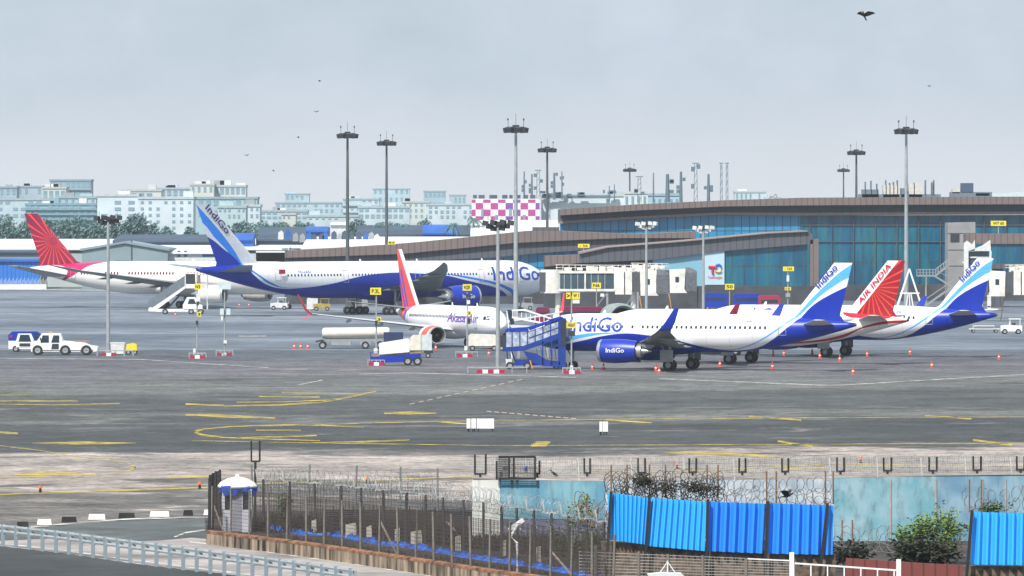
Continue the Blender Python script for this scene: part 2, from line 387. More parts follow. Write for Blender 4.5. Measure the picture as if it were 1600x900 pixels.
A320 = dict(L=37.57, Ry=1.98, Rz=2.07, zc=4.05, Ln=6, Lt=23.6, up=1.0, drop=.5, xg=17.7, side=-1, belly=(11, 21),
    fin=[(29.0, 5.4, 7.4, .3), (30.6, 6.1, 5.3, .42), (35.25, 11.76, 2.05, .2)], wing=WING320, winglets=[SHARK], fairings=[(4.5, 3.2), (8.0, 3), (11.5, 2.7)],
    stab=[(31.6, .2, 5.0, 3.7, .4), (34.9, 6.1, 5.65, 1.35, .14)], eng=(10.4, 5.75, 2.15, 1.3, 4.3), gear=dict(x=17.7, y=3.75, r=.62, w=.42, ax=[0], p=.46), nosegear=5.1,
    win_z=4.72, win=(.26, .36), win_runs=[(7.0, 11.6), (12.7, 12.9), (13.9, 28.2)], pitch=.56, doors=[(4.6, .85, 3.4, 5.2), (29.4, .8, 3.9, 5.35)], cockpit=(1.35, 4.35, .62, .62), aerials=[8.5, 17], titles=[], fin_text=[])
A_ = [(-1, 1.2), (2, 2.0), (4.6, 2.7), (7, 3.2), (9.5, 3.72), (11.9, 3.98), (14.5, 3.8), (17, 3.5), (18.7, 3.05), (21.1, 2.5), (23.6, 2.2), (25.3, 2.25), (27, 2.6), (28.7, 3.45), (30.3, 4.7), (31.4, 5.7), (32.9, 7.15), (34.8, 8.3), (36.4, 9.05), (38.6, 9.9)]
B_ = [(-1, 1.5), (2, 2.3), (4.6, 2.95), (7, 3.5), (9.5, 3.9), (11.9, 4.02), (14.5, 3.82), (18.7, 3.06), (21.1, 2.51), (23.6, 2.25), (25.3, 2.5), (27, 3.1), (29.2, 4.35), (31, 5.7), (31.9, 6.5), (33.8, 8.2), (35.6, 9.44), (36.5, 9.95), (38.6, 10.6)]
C_ = [(-1, 2.4), (2, 2.9), (4.6, 3.5), (7, 3.88), (9.5, 4.06), (11.9, 4.04), (14.5, 3.83), (18.7, 3.07), (21.1, 2.52), (23.6, 2.3), (25.3, 2.62), (27, 3.25), (29.2, 4.6), (30.8, 5.9), (31.6, 6.7), (32.9, 8.05), (34.8, 9.8), (36, 10.8), (37.1, 11.5), (38.6, 12.3)]
m_ind = livery('white airliner paint with blue waves', WHITE, [(C_, (.1, .42, .86)), (B_, WHITE), (A_, DBLUE)], 37.57)
m_itext = mat('deep blue lettering', (.008, .045, .38), .4, var=.02)
ind = dict(A320, m_fus=m_ind, m_fin=m_ind, m_winglet=M_iblue, m_nac=M_iblue, nac_text=('IndiGo', 2.1, .5), titles=[('IndiGo', 5.3, 4.15, 6.2, 1.6, m_itext), ('VT-IPR', 24.7, 5.2, 1.7, .26, m_itext)],
    m_belly=M_iblue, m_stab=M_offw, fin_text=[('IndiGo', (33.62, 8.92), 3.1, .8, rad(46), m_itext, 0)])
r1 = airliner('white and deep blue airliner nearest the camera, blue covered stairs at its front door', ind, (18.5, 699, 0), rad(-21), 'parked airliners')
r3 = clone(r1, (38.8, 766, 0), rad(-21), 'white and deep blue airliner whose tail stands furthest right, behind the red rayed tail', 'parked airliners')
# Air India style narrow body: red rayed fin
def rays_mat(name, cx, cz, nr, strip=None, c_hi=(.8, .075, .02), c_red=(.3, .001, .022), r0=.5, span=None):
    m, n, l, b = newmat(name); b.inputs['Roughness'].default_value = .3
    t, x, y, z = objxyz(n, l); dx = mth(n, l, 'SUBTRACT', x, cx); dz = mth(n, l, 'SUBTRACT', z, cz)
    ang = mth(n, l, 'ARCTAN2', dz, dx); rr = mth(n, l, 'SQRT', mth(n, l, 'ADD', mth(n, l, 'MULTIPLY', dx, dx), mth(n, l, 'MULTIPLY', dz, dz)))
    s_ = mth(n, l, 'COSINE', mth(n, l, 'MULTIPLY', ang, float(nr)))
    m1 = mth(n, l, 'GREATER_THAN', s_, .78); m2 = mth(n, l, 'GREATER_THAN', rr, r0); mk = mth(n, l, 'MULTIPLY', m1, m2)
    col = mixc(n, l, mk, mixc(n, l, mth(n, l, 'MINIMUM', mth(n, l, 'DIVIDE', rr, span or 4.0), 1.0), tuple(a * .8 + b_ * .2 for a, b_ in zip(c_red, c_hi)), c_red), c_hi)
    if strip:
        xle, k, zb, wd = strip   # leading edge x at zb, slope, width of the white strip
        e = mth(n, l, 'SUBTRACT', x, mth(n, l, 'ADD', mth(n, l, 'MULTIPLY', mth(n, l, 'SUBTRACT', z, zb), k), xle))
        col = mixc(n, l, mth(n, l, 'LESS_THAN', e, wd), col, WHITE)
    l.new(grime(n, l, t, col, joints=True), b.inputs['Base Color']); return m
m_ai = livery('white airliner paint with red belly', (.5, .006, .03), [([(-1, 13), (28.6, 13), (29.8, 6.2), (30.6, 5.5), (33, 5.15), (35.4, 5.2), (36.2, 6), (37, 13), (38.6, 13)], (.8, .79, .77)), ([(-1, 2.35), (20, 2.35), (26, 2.6), (30, 3.3), (33, 4.4), (35, 4.9), (38.6, 5.0)], (.4, .01, .03)), ([(-1, 2.2), (20, 2.2), (26, 2.4), (30, 3.0), (33, 4.2), (38.6, 4.8)], (.8, .79, .77))], 37.57)
def ai_fus(name, base, pts_low, Lx):
    m, n, l, b = newmat(name); b.inputs['Roughness'].default_value = .28
    t, x, y, z = objxyz(n, l)
    return m
m_airay = rays_mat('red fin paint with orange rays', *local((26.1, 730), rad(-21), 17.7, 1362, 449, 0), 26, strip=(30.6, .823, 6.1, 1.3))
m_redtx = mat('red lettering', (.5, .005, .03), .4, var=.02)
ai = dict(A320, m_fus=m_ai, m_fin=m_airay, m_winglet=mat('maroon paint', (.25, .01, .03), .4), m_nac=mat('cream nacelle', (.7, .69, .66), .35), m_stab=M_offw,
    fin_text=[('AIR INDIA', (32.1, 6.75), 5.7, .6, rad(50), m_redtx, .25)])
r2 = airliner('white narrow airliner with red rayed tail fin standing between two deep blue tailed ones', ai, (26.1, 730, 0), rad(-21), 'parked airliners')
for c in COL.objects:
    if c.parent == r2 and c.name.startswith('tail_fin'): pass
# cover over the second aircraft: none. 777: deep blue wave
T7 = rad(218.2); P7 = (-23, 1080)
def lc(pts, w): return [local(P7, T7, 37.0, a, b, w) for a, b in pts]
SP777 = dict(L=73.9, Ry=3.1, Rz=3.1, zc=5.9, Ln=9, Lt=49, up=1.9, drop=.8, xg=37.0, side=1, belly=(24, 44),
    fin=[(59.5, 8.2, 10.5, .4), (61.5, 8.9, 9.2, .6), (69.8, 18.5, 3.9, .25)],
    wing=[(22.5, 0, 4.2, 16, 1.9), (25.0, 3.0, 4.3, 14, 1.7), (31.5, 11, 5.0, 8.6, .9), (42.8, 27.5, 7.6, 3.0, .3), (45.6, 31.0, 8.6, 1.4, .15), (47.2, 32.4, 9.0, .4, .06)],
    winglets=[], fairings=[(7, 5), (13.5, 5), (19.5, 4.5), (24.5, 4)], stab=[(63.0, .3, 7.3, 7.0, .7), (70.3, 10.7, 8.5, 2.4, .25)],
    eng=(23.2, 9.6, 3.0, 1.95, 5.8), gear=dict(x=37.0, y=5.5, r=.66, w=.5, ax=[-1.45, 0, 1.45], p=.7), nosegear=5.9,
    win_z=6.75, win=(.3, .42), win_runs=[(9.2, 15.5), (17.8, 29.0), (31.5, 44.2), (46.6, 57.5)], pitch=.66, doors=[(7.4, 1.0, 5.5, 7.5), (16.2, 1.0, 5.5, 7.5), (29.9, 1.0, 5.5, 7.5), (45.0, 1.0, 5.5, 7.5), (58.6, 1.0, 5.9, 7.7)], cockpit=(1.7, 6.25, .75, .8), aerials=[14, 28, 40], titles=[], fin_text=[])
deep = lc([(324, 370)], 0) + lc([(350, 390), (368, 405)], 0) + lc([(385, 414), (405, 431), (430, 447), (450, 451), (475, 450), (525, 442), (550, 435), (575, 430), (600, 427), (625, 426), (650, 427), (700, 431), (725, 437), (750, 443), (775, 449), (800, 460), (815, 470), (850, 490)], 3.1)
m_lo = lc([(316, 348), (335, 371), (350, 387), (368, 403)], 0) + lc([(388, 413), (408, 430), (432, 445.5), (450, 450), (475, 449.4), (525, 441.6), (575, 429.7), (625, 425.7), (690, 428), (725, 434), (750, 439), (775, 445), (800, 455), (820, 467), (850, 486)], 3.1)
m_hi = lc([(309, 322), (325, 340), (345, 364), (365, 391), (380, 408)], 0) + lc([(398, 417), (412, 430), (434, 443.5), (450, 449), (475, 449), (525, 441.4), (575, 429.5), (625, 425.5), (680, 426.5), (700, 428), (725, 431), (750, 435.5), (775, 441), (800, 450), (825, 463), (850, 480)], 3.1)
def clean(p):
    p = sorted(p); q = [p[0]]
    for a in p[1:]:
        if a[0] - q[-1][0] > .5: q.append(a)
    return [(-1, q[0][1] - 1)] + [a for a in q if 0 < a[0] < 74.5] + [(74.9, q[-1][1] + 1)]
SP777['fin'] = [(59.0, 8.2, 11.2, .4), (61.6, 8.9, 8.4, .6), (71.5, 18.5, 2.6, .22)]
m_777 = livery('white airliner paint with long blue wave', (.74, .76, .8), [(clean(m_hi), MBLUE), (clean(m_lo), (.74, .76, .8)), (clean(deep), (.001, .024, .33))], 73.9)
m_777f = livery('grey white fin paint with blue wave', (.58, .61, .66), [(clean(m_hi), MBLUE), (clean(m_lo), (.6, .62, .68)), (clean(deep), (.001, .024, .33))], 73.9)
xa, za = local(P7, T7, 37.0, 846, 443.5, 3.1); xb, zb = local(P7, T7, 37.0, 771, 443.5, 3.1)
xf, zf = local(P7, T7, 37.0, 319, 326, 0)
SP777.update(m_fus=m_777, m_fin=m_777f, m_winglet=M_wing, m_nac=M_iblue, nac_text=('IndiGo', 2.6, .7), m_stab=mat('stabiliser grey', (.2, .24, .3), .4), m_belly=M_iblue,
    titles=[('IndiGo', xa, 5.6, xb - xa, 2.35, m_itext), ('TC-LKD', 52.6, 7.1, 2.6, .4, m_itext)], fin_text=[('IndiGo', (xf, zf), 6.2, 1.15, rad(-44.5), mat('navy lettering', (.01, .015, .12), .4), 0)])
r7 = airliner('long wide body airliner, deep blue wave along its white fuselage, before the brown terminal wing', SP777, (P7[0], P7[1], 0), T7, 'parked airliners')
MB().box((0, 0, 0), (1.3, .04, .75)).build('flag_marking', mat('maroon marking', (.35, .01, .04), .5), r7, loc=(local(P7, T7, 37, 442, 424, 3.1)[0] - 37, 3.12 * .93, 7.35))
# wide body with red rayed fin, far left
T8 = rad(158); P8 = (-60.9, 1149.4)
def lc8(pts): return [local(P8, T8, 28.3, a, b, 2.4) for a, b in pts]
m_787f = rays_mat('magenta fin paint with orange rays', *local(P8, T8, 28.3, 84, 377, 0), 24, c_hi=(.78, .06, .02), c_red=(.2, .002, .055), r0=.8, span=6)
m, n, l, b = newmat('cream airliner paint with magenta sweep'); b.inputs['Roughness'].default_value = .28
t, x, y, z = objxyz(n, l)
fe = sorted((zz, xx) for xx, zz in lc8([(168, 405), (160, 409), (140, 414), (127, 421), (115, 429), (98, 437), (85, 443)]))
be = sorted((zz, xx) for xx, zz in lc8([(50, 411), (66, 413.5), (92, 416), (101, 421), (102, 427), (97, 433), (85, 440)]))
fe = [(0, fe[0][1])] + fe + [(12, fe[-1][1])]; be = [(0, be[0][1])] + be + [(12, 60)]
mk = mth(n, l, 'MULTIPLY', mth(n, l, 'GREATER_THAN', x, fcurve(n, l, z, fe, 0, 12, 0, 62)), mth(n, l, 'LESS_THAN', x, fcurve(n, l, z, be, 0, 12, 0, 62)))
c_ = mixc(n, l, mk, (.76, .75, .72), (.5, .008, .12)); l.new(grime(n, l, t, c_, joints=True), b.inputs['Base Color']); m_787 = m
SP787 = dict(L=56.7, Ry=2.88, Rz=2.95, zc=5.5, Ln=8, Lt=36, up=1.5, drop=.8, xg=28.3, side=1, belly=(17, 33),
    fin=[(45.2, 7.6, 10, .4), (47.4, 8.4, 7.4, .55), (55.3, 17.0, 2.7, .2)],
    wing=[(15.5, 0, 3.9, 14, 1.7), (17.5, 2.9, 4.0, 12, 1.5), (23.5, 10, 4.7, 7, .8), (34.0, 25, 6.9, 2.7, .3), (36.8, 28.8, 7.7, 1.3, .14), (38.2, 30, 8.0, .4, .06)],
    winglets=[], fairings=[(6, 4), (12, 4), (18, 3.6)], stab=[(47.5, .3, 5.6, 6.2, .6), (54.3, 9.9, 7.6, 2.2, .2)],
    eng=(13.6, 9.7, 2.75, 1.6, 4.8), gear=dict(x=28.3, y=4.9, r=.64, w=.5, ax=[-.73, .73], p=.7), nosegear=5.6,
    win_z=6.3, win=(.34, .52), win_runs=[(9, 14), (16, 24.5), (27, 36), (38, 41), (43, 46)], pitch=.62, doors=[(14.6, 1.0, 5.1, 7.1), (25.2, 1.0, 5.1, 7.1), (46.8, 1.0, 5.3, 7.1)], cockpit=(1.7, 5.8, .7, .8),
    aerials=[12, 24], titles=[], fin_text=[], m_fus=m_787, m_fin=m_787f, m_winglet=M_wing, m_nac=mat('cream nacelle', (.7, .69, .66), .35), m_wing=M_wing, m_stab=mat('stabiliser pale grey', (.3, .32, .34), .4), m_win=mat('maroon window pane', (.12, .02, .06), .2))
r8 = airliner('cream wide body airliner with magenta rayed fin at the far left', SP787, (P8[0], P8[1], 0), T8, 'parked airliners')
# orange finned narrow body seen from its nose quarter
TA = rad(111); PA = (-8.1, 820)
m_ak, n, l, b = newmat('orange fin paint with purple stroke'); b.inputs['Roughness'].default_value = .3
t, x, y, z = objxyz(n, l)
cc = mth(n, l, 'ABSOLUTE', mth(n, l, 'SUBTRACT', x, mth(n, l, 'ADD', mth(n, l, 'MULTIPLY', mth(n, l, 'SUBTRACT', z, 5.5), .55), 35.6)))
q1 = mth(n, l, 'LESS_THAN', cc, .85); q1b = mth(n, l, 'GREATER_THAN', cc, .25); q2 = mth(n, l, 'LESS_THAN', z, 9.7); c1 = mixc(n, l, mth(n, l, 'MULTIPLY', mth(n, l, 'MULTIPLY', q1, q1b), q2), (.78, .07, .05), (.12, .03, .5))
le = mth(n, l, 'SUBTRACT', x, mth(n, l, 'ADD', mth(n, l, 'MULTIPLY', mth(n, l, 'SUBTRACT', z, 5.0), .95), 30.6))
c1 = mixc(n, l, mth(n, l, 'LESS_THAN', le, .75), c1, (.8, .8, .82)); l.new(c1, b.inputs['Base Color'])
m_akf = livery('white airliner paint', WHITE, [], 39.5)
m_akf, n, l, b = newmat('white airliner paint with orange rear band'); b.inputs['Roughness'].default_value = .28
t, x, y, z = objxyz(n, l)
e = mth(n, l, 'ADD', x, mth(n, l, 'MULTIPLY', z, .9))
c1 = mixc(n, l, mth(n, l, 'GREATER_THAN', e, 35.6), WHITE, (.12, .03, .5)); c1 = mixc(n, l, mth(n, l, 'GREATER_THAN', e, 36.7), c1, (.78, .09, .05)); c1 = mixc(n, l, mth(n, l, 'GREATER_THAN', e, 40.4), c1, WHITE)
l.new(grime(n, l, t, c1, joints=True), b.inputs['Base Color'])
m_pur = mat('purple lettering', (.16, .03, .42), .4)
x1_, z1_ = local(PA, TA, 19.6, 746, 504, 1.9); x2_, z2_ = local(PA, TA, 19.6, 699, 504, 1.9)
m_aknac, n, l, b = newmat('white nacelle with orange rear band'); b.inputs['Roughness'].default_value = .35; t, x, y, z = objxyz(n, l)
e = mth(n, l, 'ADD', x, mth(n, l, 'MULTIPLY', z, .6)); c1 = mixc(n, l, mth(n, l, 'GREATER_THAN', e, 12.6), (.76, .75, .75), (.75, .09, .05)); c1 = mixc(n, l, mth(n, l, 'GREATER_THAN', e, 14.6), c1, (.76, .75, .75)); l.new(c1, b.inputs['Base Color'])
SPA = dict(L=39.0, Ry=1.92, Rz=1.98, zc=3.35, Ln=5.5, Lt=25.5, up=1.0, drop=.45, xg=19.6, side=1, belly=(12, 24),
    fin=[(27.5, 4.9, 9.5, .25), (30.6, 5.2, 6.4, .42), (37.2, 12.4, 2.0, .2)],
    wing=[(12.8, 0, 2.2, 8, 1.0), (14.0, 1.9, 2.3, 7.2, .9), (17.4, 6.0, 2.85, 4.2, .5), (22.9, 16.4, 4.15, 1.6, .2), (23.4, 17.2, 4.3, 1.4, .16)],
    winglets=[[(23.4, 17.2, 4.3, 1.4, .14, .1), (24.1, 17.6, 4.7, 1.1, .12, 1.0), (25.6, 18.3, 6.7, .45, .07, 1.25)], [(23.8, 17.1, 4.2, 1.0, .1, -.3), (24.6, 18.2, 3.45, .35, .05, -.6)]],
    fairings=[(4.6, 3), (8.6, 2.8), (12.5, 2.5)], stab=[(33.2, .3, 4.7, 3.8, .4), (37.6, 7.1, 5.6, 1.3, .14)],
    eng=(10.6, 4.85, 1.65, 1.18, 4.2), gear=dict(x=19.6, y=2.9, r=.56, w=.4, ax=[0], p=.43), nosegear=4.0,
    win_z=3.95, win=(.28, .38), win_runs=[(6.5, 30)], pitch=.53, doors=[(4.6, .85, 2.7, 4.5), (31, .75, 3.1, 4.6)], cockpit=(1.1, 3.7, .62, .6), aerials=[9, 18],
    titles=[('Akasa Air', x1_, 3.3, x2_ - x1_, 1.15, m_pur)], fin_text=[], m_fus=m_akf, m_fin=m_ak, m_winglet=mat('orange red paint', (.7, .03, .04), .35), m_nac=m_aknac, m_wing=mat('pale wing', (.45, .46, .47), .4))
ra = airliner('white airliner with orange tail fin, a thin wing reaching left to a red winglet', SPA, (PA[0], PA[1], 0), TA, 'parked airliners')
# ------------------------------------------------------------------ ground
def ground_mat(name, c1, c2, c3, patch=.012, tint=None):
    m, n, l, b = newmat(name); b.inputs['Roughness'].default_value = .85
    t = n.new('ShaderNodeTexCoord'); 
    def noise(sc, det, rough, scale=(1, 1, 1), dist=0):
        mp_ = n.new('ShaderNodeMapping'); mp_.inputs['Scale'].default_value = scale; z = n.new('ShaderNodeTexNoise'); z.inputs['Scale'].default_value = sc; z.inputs['Detail'].default_value = det; z.inputs['Roughness'].default_value = rough; z.inputs['Distortion'].default_value = dist
        l.new(t.outputs['Object'], mp_.inputs[0]); l.new(mp_.outputs[0], z.inputs[0]); return z.outputs[0]
    a = noise(patch, 8, .62, (.55, 1, 1), .6); r = n.new('ShaderNodeValToRGB'); e = r.color_ramp.elements
    e[0].position = .36; e[0].color = c1 + (1,); e[1].position = .66; e[1].color = c3 + (1,); q = e.new(.5); q.color = c2 + (1,)
    l.new(a, r.inputs[0])
    s_ = noise(.12, 8, .78, (1.2, 1, 1), .4); f = mth(n, l, 'ADD', mth(n, l, 'MULTIPLY', s_, 2.6), -.35)
    x = n.new('ShaderNodeVectorMath'); x.operation = 'SCALE'; l.new(r.outputs[0], x.inputs[0]); l.new(f, x.inputs['Scale'])
    # concrete slab joints
    br = n.new('ShaderNodeTexBrick'); br.offset = 0; br.inputs['Scale'].default_value = 1; br.inputs['Brick Width'].default_value = 7.5; br.inputs['Row Height'].default_value = 7.5; br.inputs['Mortar Size'].default_value = .05
    br.inputs['Color1'].default_value = (1, 1, 1, 1); br.inputs['Color2'].default_value = (.88, .88, .88, 1); br.inputs['Mortar'].default_value = (.55, .55, .55, 1)
    mp2 = n.new('ShaderNodeMapping'); mp2.inputs['Rotation'].default_value[2] = rad(12); l.new(t.outputs['Object'], mp2.inputs[0]); l.new(mp2.outputs[0], br.inputs['Vector'])
    mm = n.new('ShaderNodeMixRGB'); mm.blend_type = 'MULTIPLY'; mm.inputs[0].default_value = .6; l.new(x.outputs[0], mm.inputs[1]); l.new(br.outputs[0], mm.inputs[2])
    l.new(mm.outputs[0], b.inputs['Base Color'])
    return m
def sheet(name, pts, z, m):
    g = MB(); g.face(g.verts([(p[0], p[1], z) for p in pts])); return struct(g.build(name, m, recalc=False))
def gp(*pp): return [G(a, b) for a, b in pp]
m_gapron = ground_mat('apron concrete', (.075, .1, .135), (.125, .15, .19), (.2, .23, .275), .02)
m_gmid = ground_mat('taxiway asphalt', (.075, .083, .09), (.125, .13, .135), (.24, .235, .22), .02)
m_gnear = ground_mat('beige worn concrete', (.15, .148, .14), (.30, .275, .255), (.46, .39, .365), .022)
sheet('ground', [(-5900, -100), (5900, -100), (5900, 5900), (-5900, 5900)], 0, mat('far ground', (.12, .14, .12), .9, scale=.02, var=.3))
sheet('apron_concrete', [(-200, 790), (200, 790), (260, 1440), (-260, 1440)], .004, m_gapron)
def zone_mat():
    m, n, l, b = newmat('worn apron concrete and asphalt'); b.inputs['Roughness'].default_value = .88
    t = n.new('ShaderNodeTexCoord'); sp_ = n.new('ShaderNodeSeparateXYZ'); l.new(t.outputs['Object'], sp_.inputs[0])
    def noise(sc, det, rough, scale=(1, 1, 1), dist=0, off=0):
        mp_ = n.new('ShaderNodeMapping'); mp_.inputs['Scale'].default_value = scale; mp_.inputs['Location'].default_value = (off, off, 0); z = n.new('ShaderNodeTexNoise'); z.inputs['Scale'].default_value = sc; z.inputs['Detail'].default_value = det; z.inputs['Roughness'].default_value = rough; z.inputs['Distortion'].default_value = dist
        l.new(t.outputs['Object'], mp_.inputs[0]); l.new(mp_.outputs[0], z.inputs[0]); return z.outputs[0]
    n1 = noise(.02, 7, .6, (.8, 1, 1), .5); n2 = noise(.08, 7, .7, (1, 1, 1), .5, 40)
    v = mth(n, l, 'ADD', sp_.outputs[1], mth(n, l, 'MULTIPLY', mth(n, l, 'SUBTRACT', n1, .5), 150.0))
    v = mth(n, l, 'ADD', v, mth(n, l, 'MULTIPLY', mth(n, l, 'SUBTRACT', n2, .5), 95.0)); v = mth(n, l, 'ADD', v, mth(n, l, 'MULTIPLY', sp_.outputs[0], -.25))
    y = mth(n, l, 'DIVIDE', mth(n, l, 'SUBTRACT', v, 300.0), 600.0)
    r = n.new('ShaderNodeValToRGB'); e = r.color_ramp.elements; r.color_ramp.interpolation = 'EASE'
    st_ = [(300, (0.368, 0.326, 0.279)), (362, (0.294, 0.26, 0.228)), (376, (0.147, 0.135, 0.126)), (390, (0.166, 0.153, 0.144)), (398, (0.46, 0.391, 0.353)), (414, (0.515, 0.428, 0.391)), (424, (0.313, 0.279, 0.26)), (436, (0.46, 0.409, 0.372)), (452, (0.515, 0.437, 0.4)), (466, (0.173, 0.166, 0.158)), (474, (0.061, 0.068, 0.072)), (520, (0.065, 0.072, 0.076)), (536, (0.173, 0.173, 0.166)), (552, (0.079, 0.086, 0.09)), (600, (0.101, 0.108, 0.112)), (628, (0.187, 0.191, 0.184)), (660, (0.158, 0.166, 0.173)), (690, (0.173, 0.169, 0.187)), (740, (0.144, 0.144, 0.173)), (790, (0.108, 0.13, 0.162)), (900, (0.101, 0.126, 0.158))]
    e[0].position = 0; e[0].color = st_[0][1] + (1,); e[1].position = 1; e[1].color = st_[-1][1] + (1,)
    for p_, c in st_[1:-1]: q = e.new((p_ - 300) / 600); q.color = c + (1,)
    l.new(y, r.inputs[0])
    s1 = noise(.2, 8, .78, (1.3, 1, 1), .6, 7); s2 = noise(.045, 5, .6, (.6, 1, 1), .8, 90)
    s1b = noise(.9, 6, .8, (1.6, 1, 1), .4, 63); f = mth(n, l, 'ADD', mth(n, l, 'MULTIPLY', s1, 2.3), mth(n, l, 'ADD', mth(n, l, 'MULTIPLY', s1b, 2.2), -1.5)); f = mth(n, l, 'MULTIPLY', f, mth(n, l, 'ADD', mth(n, l, 'MULTIPLY', s2, 1.5), .1))
    x = n.new('ShaderNodeVectorMath'); x.operation = 'SCALE'; l.new(r.outputs[0], x.inputs[0]); l.new(f, x.inputs['Scale'])
    r3 = n.new('ShaderNodeValToRGB'); r3.color_ramp.elements[0].position = .6; r3.color_ramp.elements[1].position = .72; l.new(noise(.06, 7, .75, (.8, 1, 1), .6, 23), r3.inputs[0])
    r4 = n.new('ShaderNodeValToRGB'); r4.color_ramp.elements[0].position = .56; r4.color_ramp.elements[1].position = .66; l.new(noise(.035, 8, .72, (.9, 1, 1), 1.2, 151), r4.inputs[0])
    x0 = x; x = n.new('ShaderNodeVectorMath'); x.operation = 'SCALE'; l.new(x0.outputs[0], x.inputs[0]); l.new(mth(n, l, 'SUBTRACT', 1.0, mth(n, l, 'MULTIPLY', r4.outputs[0], .42)), x.inputs['Scale'])
    c3 = mixc(n, l, mth(n, l, 'MULTIPLY', r3.outputs[0], .6), x.outputs[0], (.42, .37, .35))
    br = n.new('ShaderNodeTexBrick'); br.offset = 0; br.inputs['Scale'].default_value = 1; br.inputs['Brick Width'].default_value = 7.5; br.inputs['Row Height'].default_value = 7.5; br.inputs['Mortar Size'].default_value = .06
    br.inputs['Color1'].default_value = (1, 1, 1, 1); br.inputs['Color2'].default_value = (.84, .84, .84, 1); br.inputs['Mortar'].default_value = (.5, .5, .5, 1)
    mp2 = n.new('ShaderNodeMapping'); mp2.inputs['Rotation'].default_value[2] = rad(14); l.new(t.outputs['Object'], mp2.inputs[0]); l.new(mp2.outputs[0], br.inputs['Vector'])
    mm = n.new('ShaderNodeMixRGB'); mm.blend_type = 'MULTIPLY'; mm.inputs[0].default_value = .6; l.new(c3, mm.inputs[1]); l.new(br.outputs[0], mm.inputs[2]); l.new(mm.outputs[0], b.inputs['Base Color'])
    return m
sheet('taxiway', [(-150, 290), (150, 290), (190, 800), (-190, 800)], .008, zone_mat())
def patch(name, pts, z, m): return sheet(name, gp(*pts), z, m)
# painted lines
m_yl = mat('yellow road paint', (.55, .42, .06), .7, var=.25, scale=.5)
m_wl = mat('white road paint', (.6, .58, .55), .7, var=.2, scale=.5)
for m_ in (m_yl, m_wl):
    n, l = m_.node_tree.nodes, m_.node_tree.links; b = n['Principled BSDF']; t = n.new('ShaderNodeTexCoord'); mq = n.new('ShaderNodeMapping'); mq.inputs['Scale'].default_value = (.4, 1, 1); z = n.new('ShaderNodeTexNoise'); z.inputs['Scale'].default_value = .9; z.inputs['Detail'].default_value = 7; z.inputs['Roughness'].default_value = .75
    l.new(t.outputs['Object'], mq.inputs[0]); l.new(mq.outputs[0], z.inputs[0]); r = n.new('ShaderNodeValToRGB'); r.color_ramp.elements[0].position = .42; r.color_ramp.elements[1].position = .56; l.new(z.outputs[0], r.inputs[0]); l.new(r.outputs[0], b.inputs['Alpha'])
def line(pts, wpx, m=None, z=.03, name='painted_line'):
    """a painted ribbon on the ground following photo points; width in metres of ground depth (pixels*tan)"""
    g = MB(); q = [G(a, b) for a, b in pts]; wd = wpx if isinstance(wpx, (list, tuple)) else [wpx] * len(pts)
    up, dn = [], []
    for i, (a, b) in enumerate(pts):
        p0 = G(a, b - wd[i] / 2); p1 = G(a, b + wd[i] / 2); up.append((p0.x, p0.y, z)); dn.append((p1.x, p1.y, z))
    u, d = g.verts(up), g.verts(dn)
    for i in range(len(pts) - 1): g.face([u[i], u[i + 1], d[i + 1], d[i]])
    return struct(g.build(name, m or m_yl, recalc=False))
for p_, w_ in [([(0, 618), (52, 617)], .8), ([(0, 627), (122, 627)], 1.6), ([(0, 632), (100, 633), (187, 631)], 1.2), ([(290, 632), (350, 634)], 2.2),
    ([(350, 635), (440, 633), (500, 629), (540, 622), (588, 612)], [1.5, 2.2, 2.6, 3, 1.5]), ([(370, 629), (440, 628.5), (525, 625)], 1.4), ([(440, 614), (560, 616)], 1.0), ([(405, 620), (500, 621)], 1.5),
    ([(290, 649), (340, 650), (430, 654)], [2, 5, 2]), ([(600, 646), (640, 646), (682, 646)], [2.5, 5, 2.5]),
    ([(568, 668), (500, 665), (440, 664.5), (360, 667), (318, 671), (303, 675), (316, 680), (350, 684), (420, 687), (500, 689)], [1.2, 1.6, 1.6, 1.6, 2.4, 4, 3, 2, 1.6, 1.4]),
    ([(400, 672.5), (470, 673)], 1.4), ([(370, 684), (440, 683), (495, 681)], 1.8), ([(480, 693), (560, 691), (640, 688)], [1.5, 3, 1.5]),
    ([(400, 667), (600, 661), (730, 658), (1000, 655), (1300, 653), (1640, 652)], .8), ([(680, 659), (732, 663)], 2), ([(938, 656), (1018, 661)], 2.2), ([(1170, 651), (1252, 657)], 2.4), ([(1445, 650), (1518, 655)], 2.4),
    ([(300, 689), (500, 693), (800, 697), (1200, 695), (1640, 693)], 1.0), ([(1215, 690), (1270, 698)], 3), ([(1520, 688), (1582, 696)], 3),
    ([(1040, 708), (1120, 709), (1220, 714)], [1.5, 5, 2.5]), ([(0, 676), (28, 678)], 3), ([(50, 693), (130, 693), (212, 693)], [1, 5, 1]),
    ([(0, 697), (60, 704), (120, 714), (170, 719), (200, 724), (212, 731), (200, 737), (172, 740)], [1, 1.2, 1.4, 1.6, 2, 5, 2, 1.2]), ([(20, 743), (60, 741), (110, 741), (150, 742)], [1, 5, 5, 1]),
    ([(0, 747), (70, 745)], 2), ([(262, 747), (330, 745)], 3), ([(0, 773), (160, 768), (330, 762)], 2.2), ([(385, 757), (560, 752), (740, 745)], 1.6), ([(900, 740), (960, 738), (1100, 736), (1290, 726), (1500, 727), (1640, 730)], 1.4), ([(1225, 734), (1290, 732)], 3)]:
    line(p_, w_)
line([(828, 697), (838, 691), (860, 691), (850, 697)], 1.2); g = MB(); g.face(g.verts([G(828, 698, .034), G(852, 698, .034), G(861, 691, .034), G(839, 691, .034)])); struct(g.build('painted_arrow', m_yl, recalc=False))
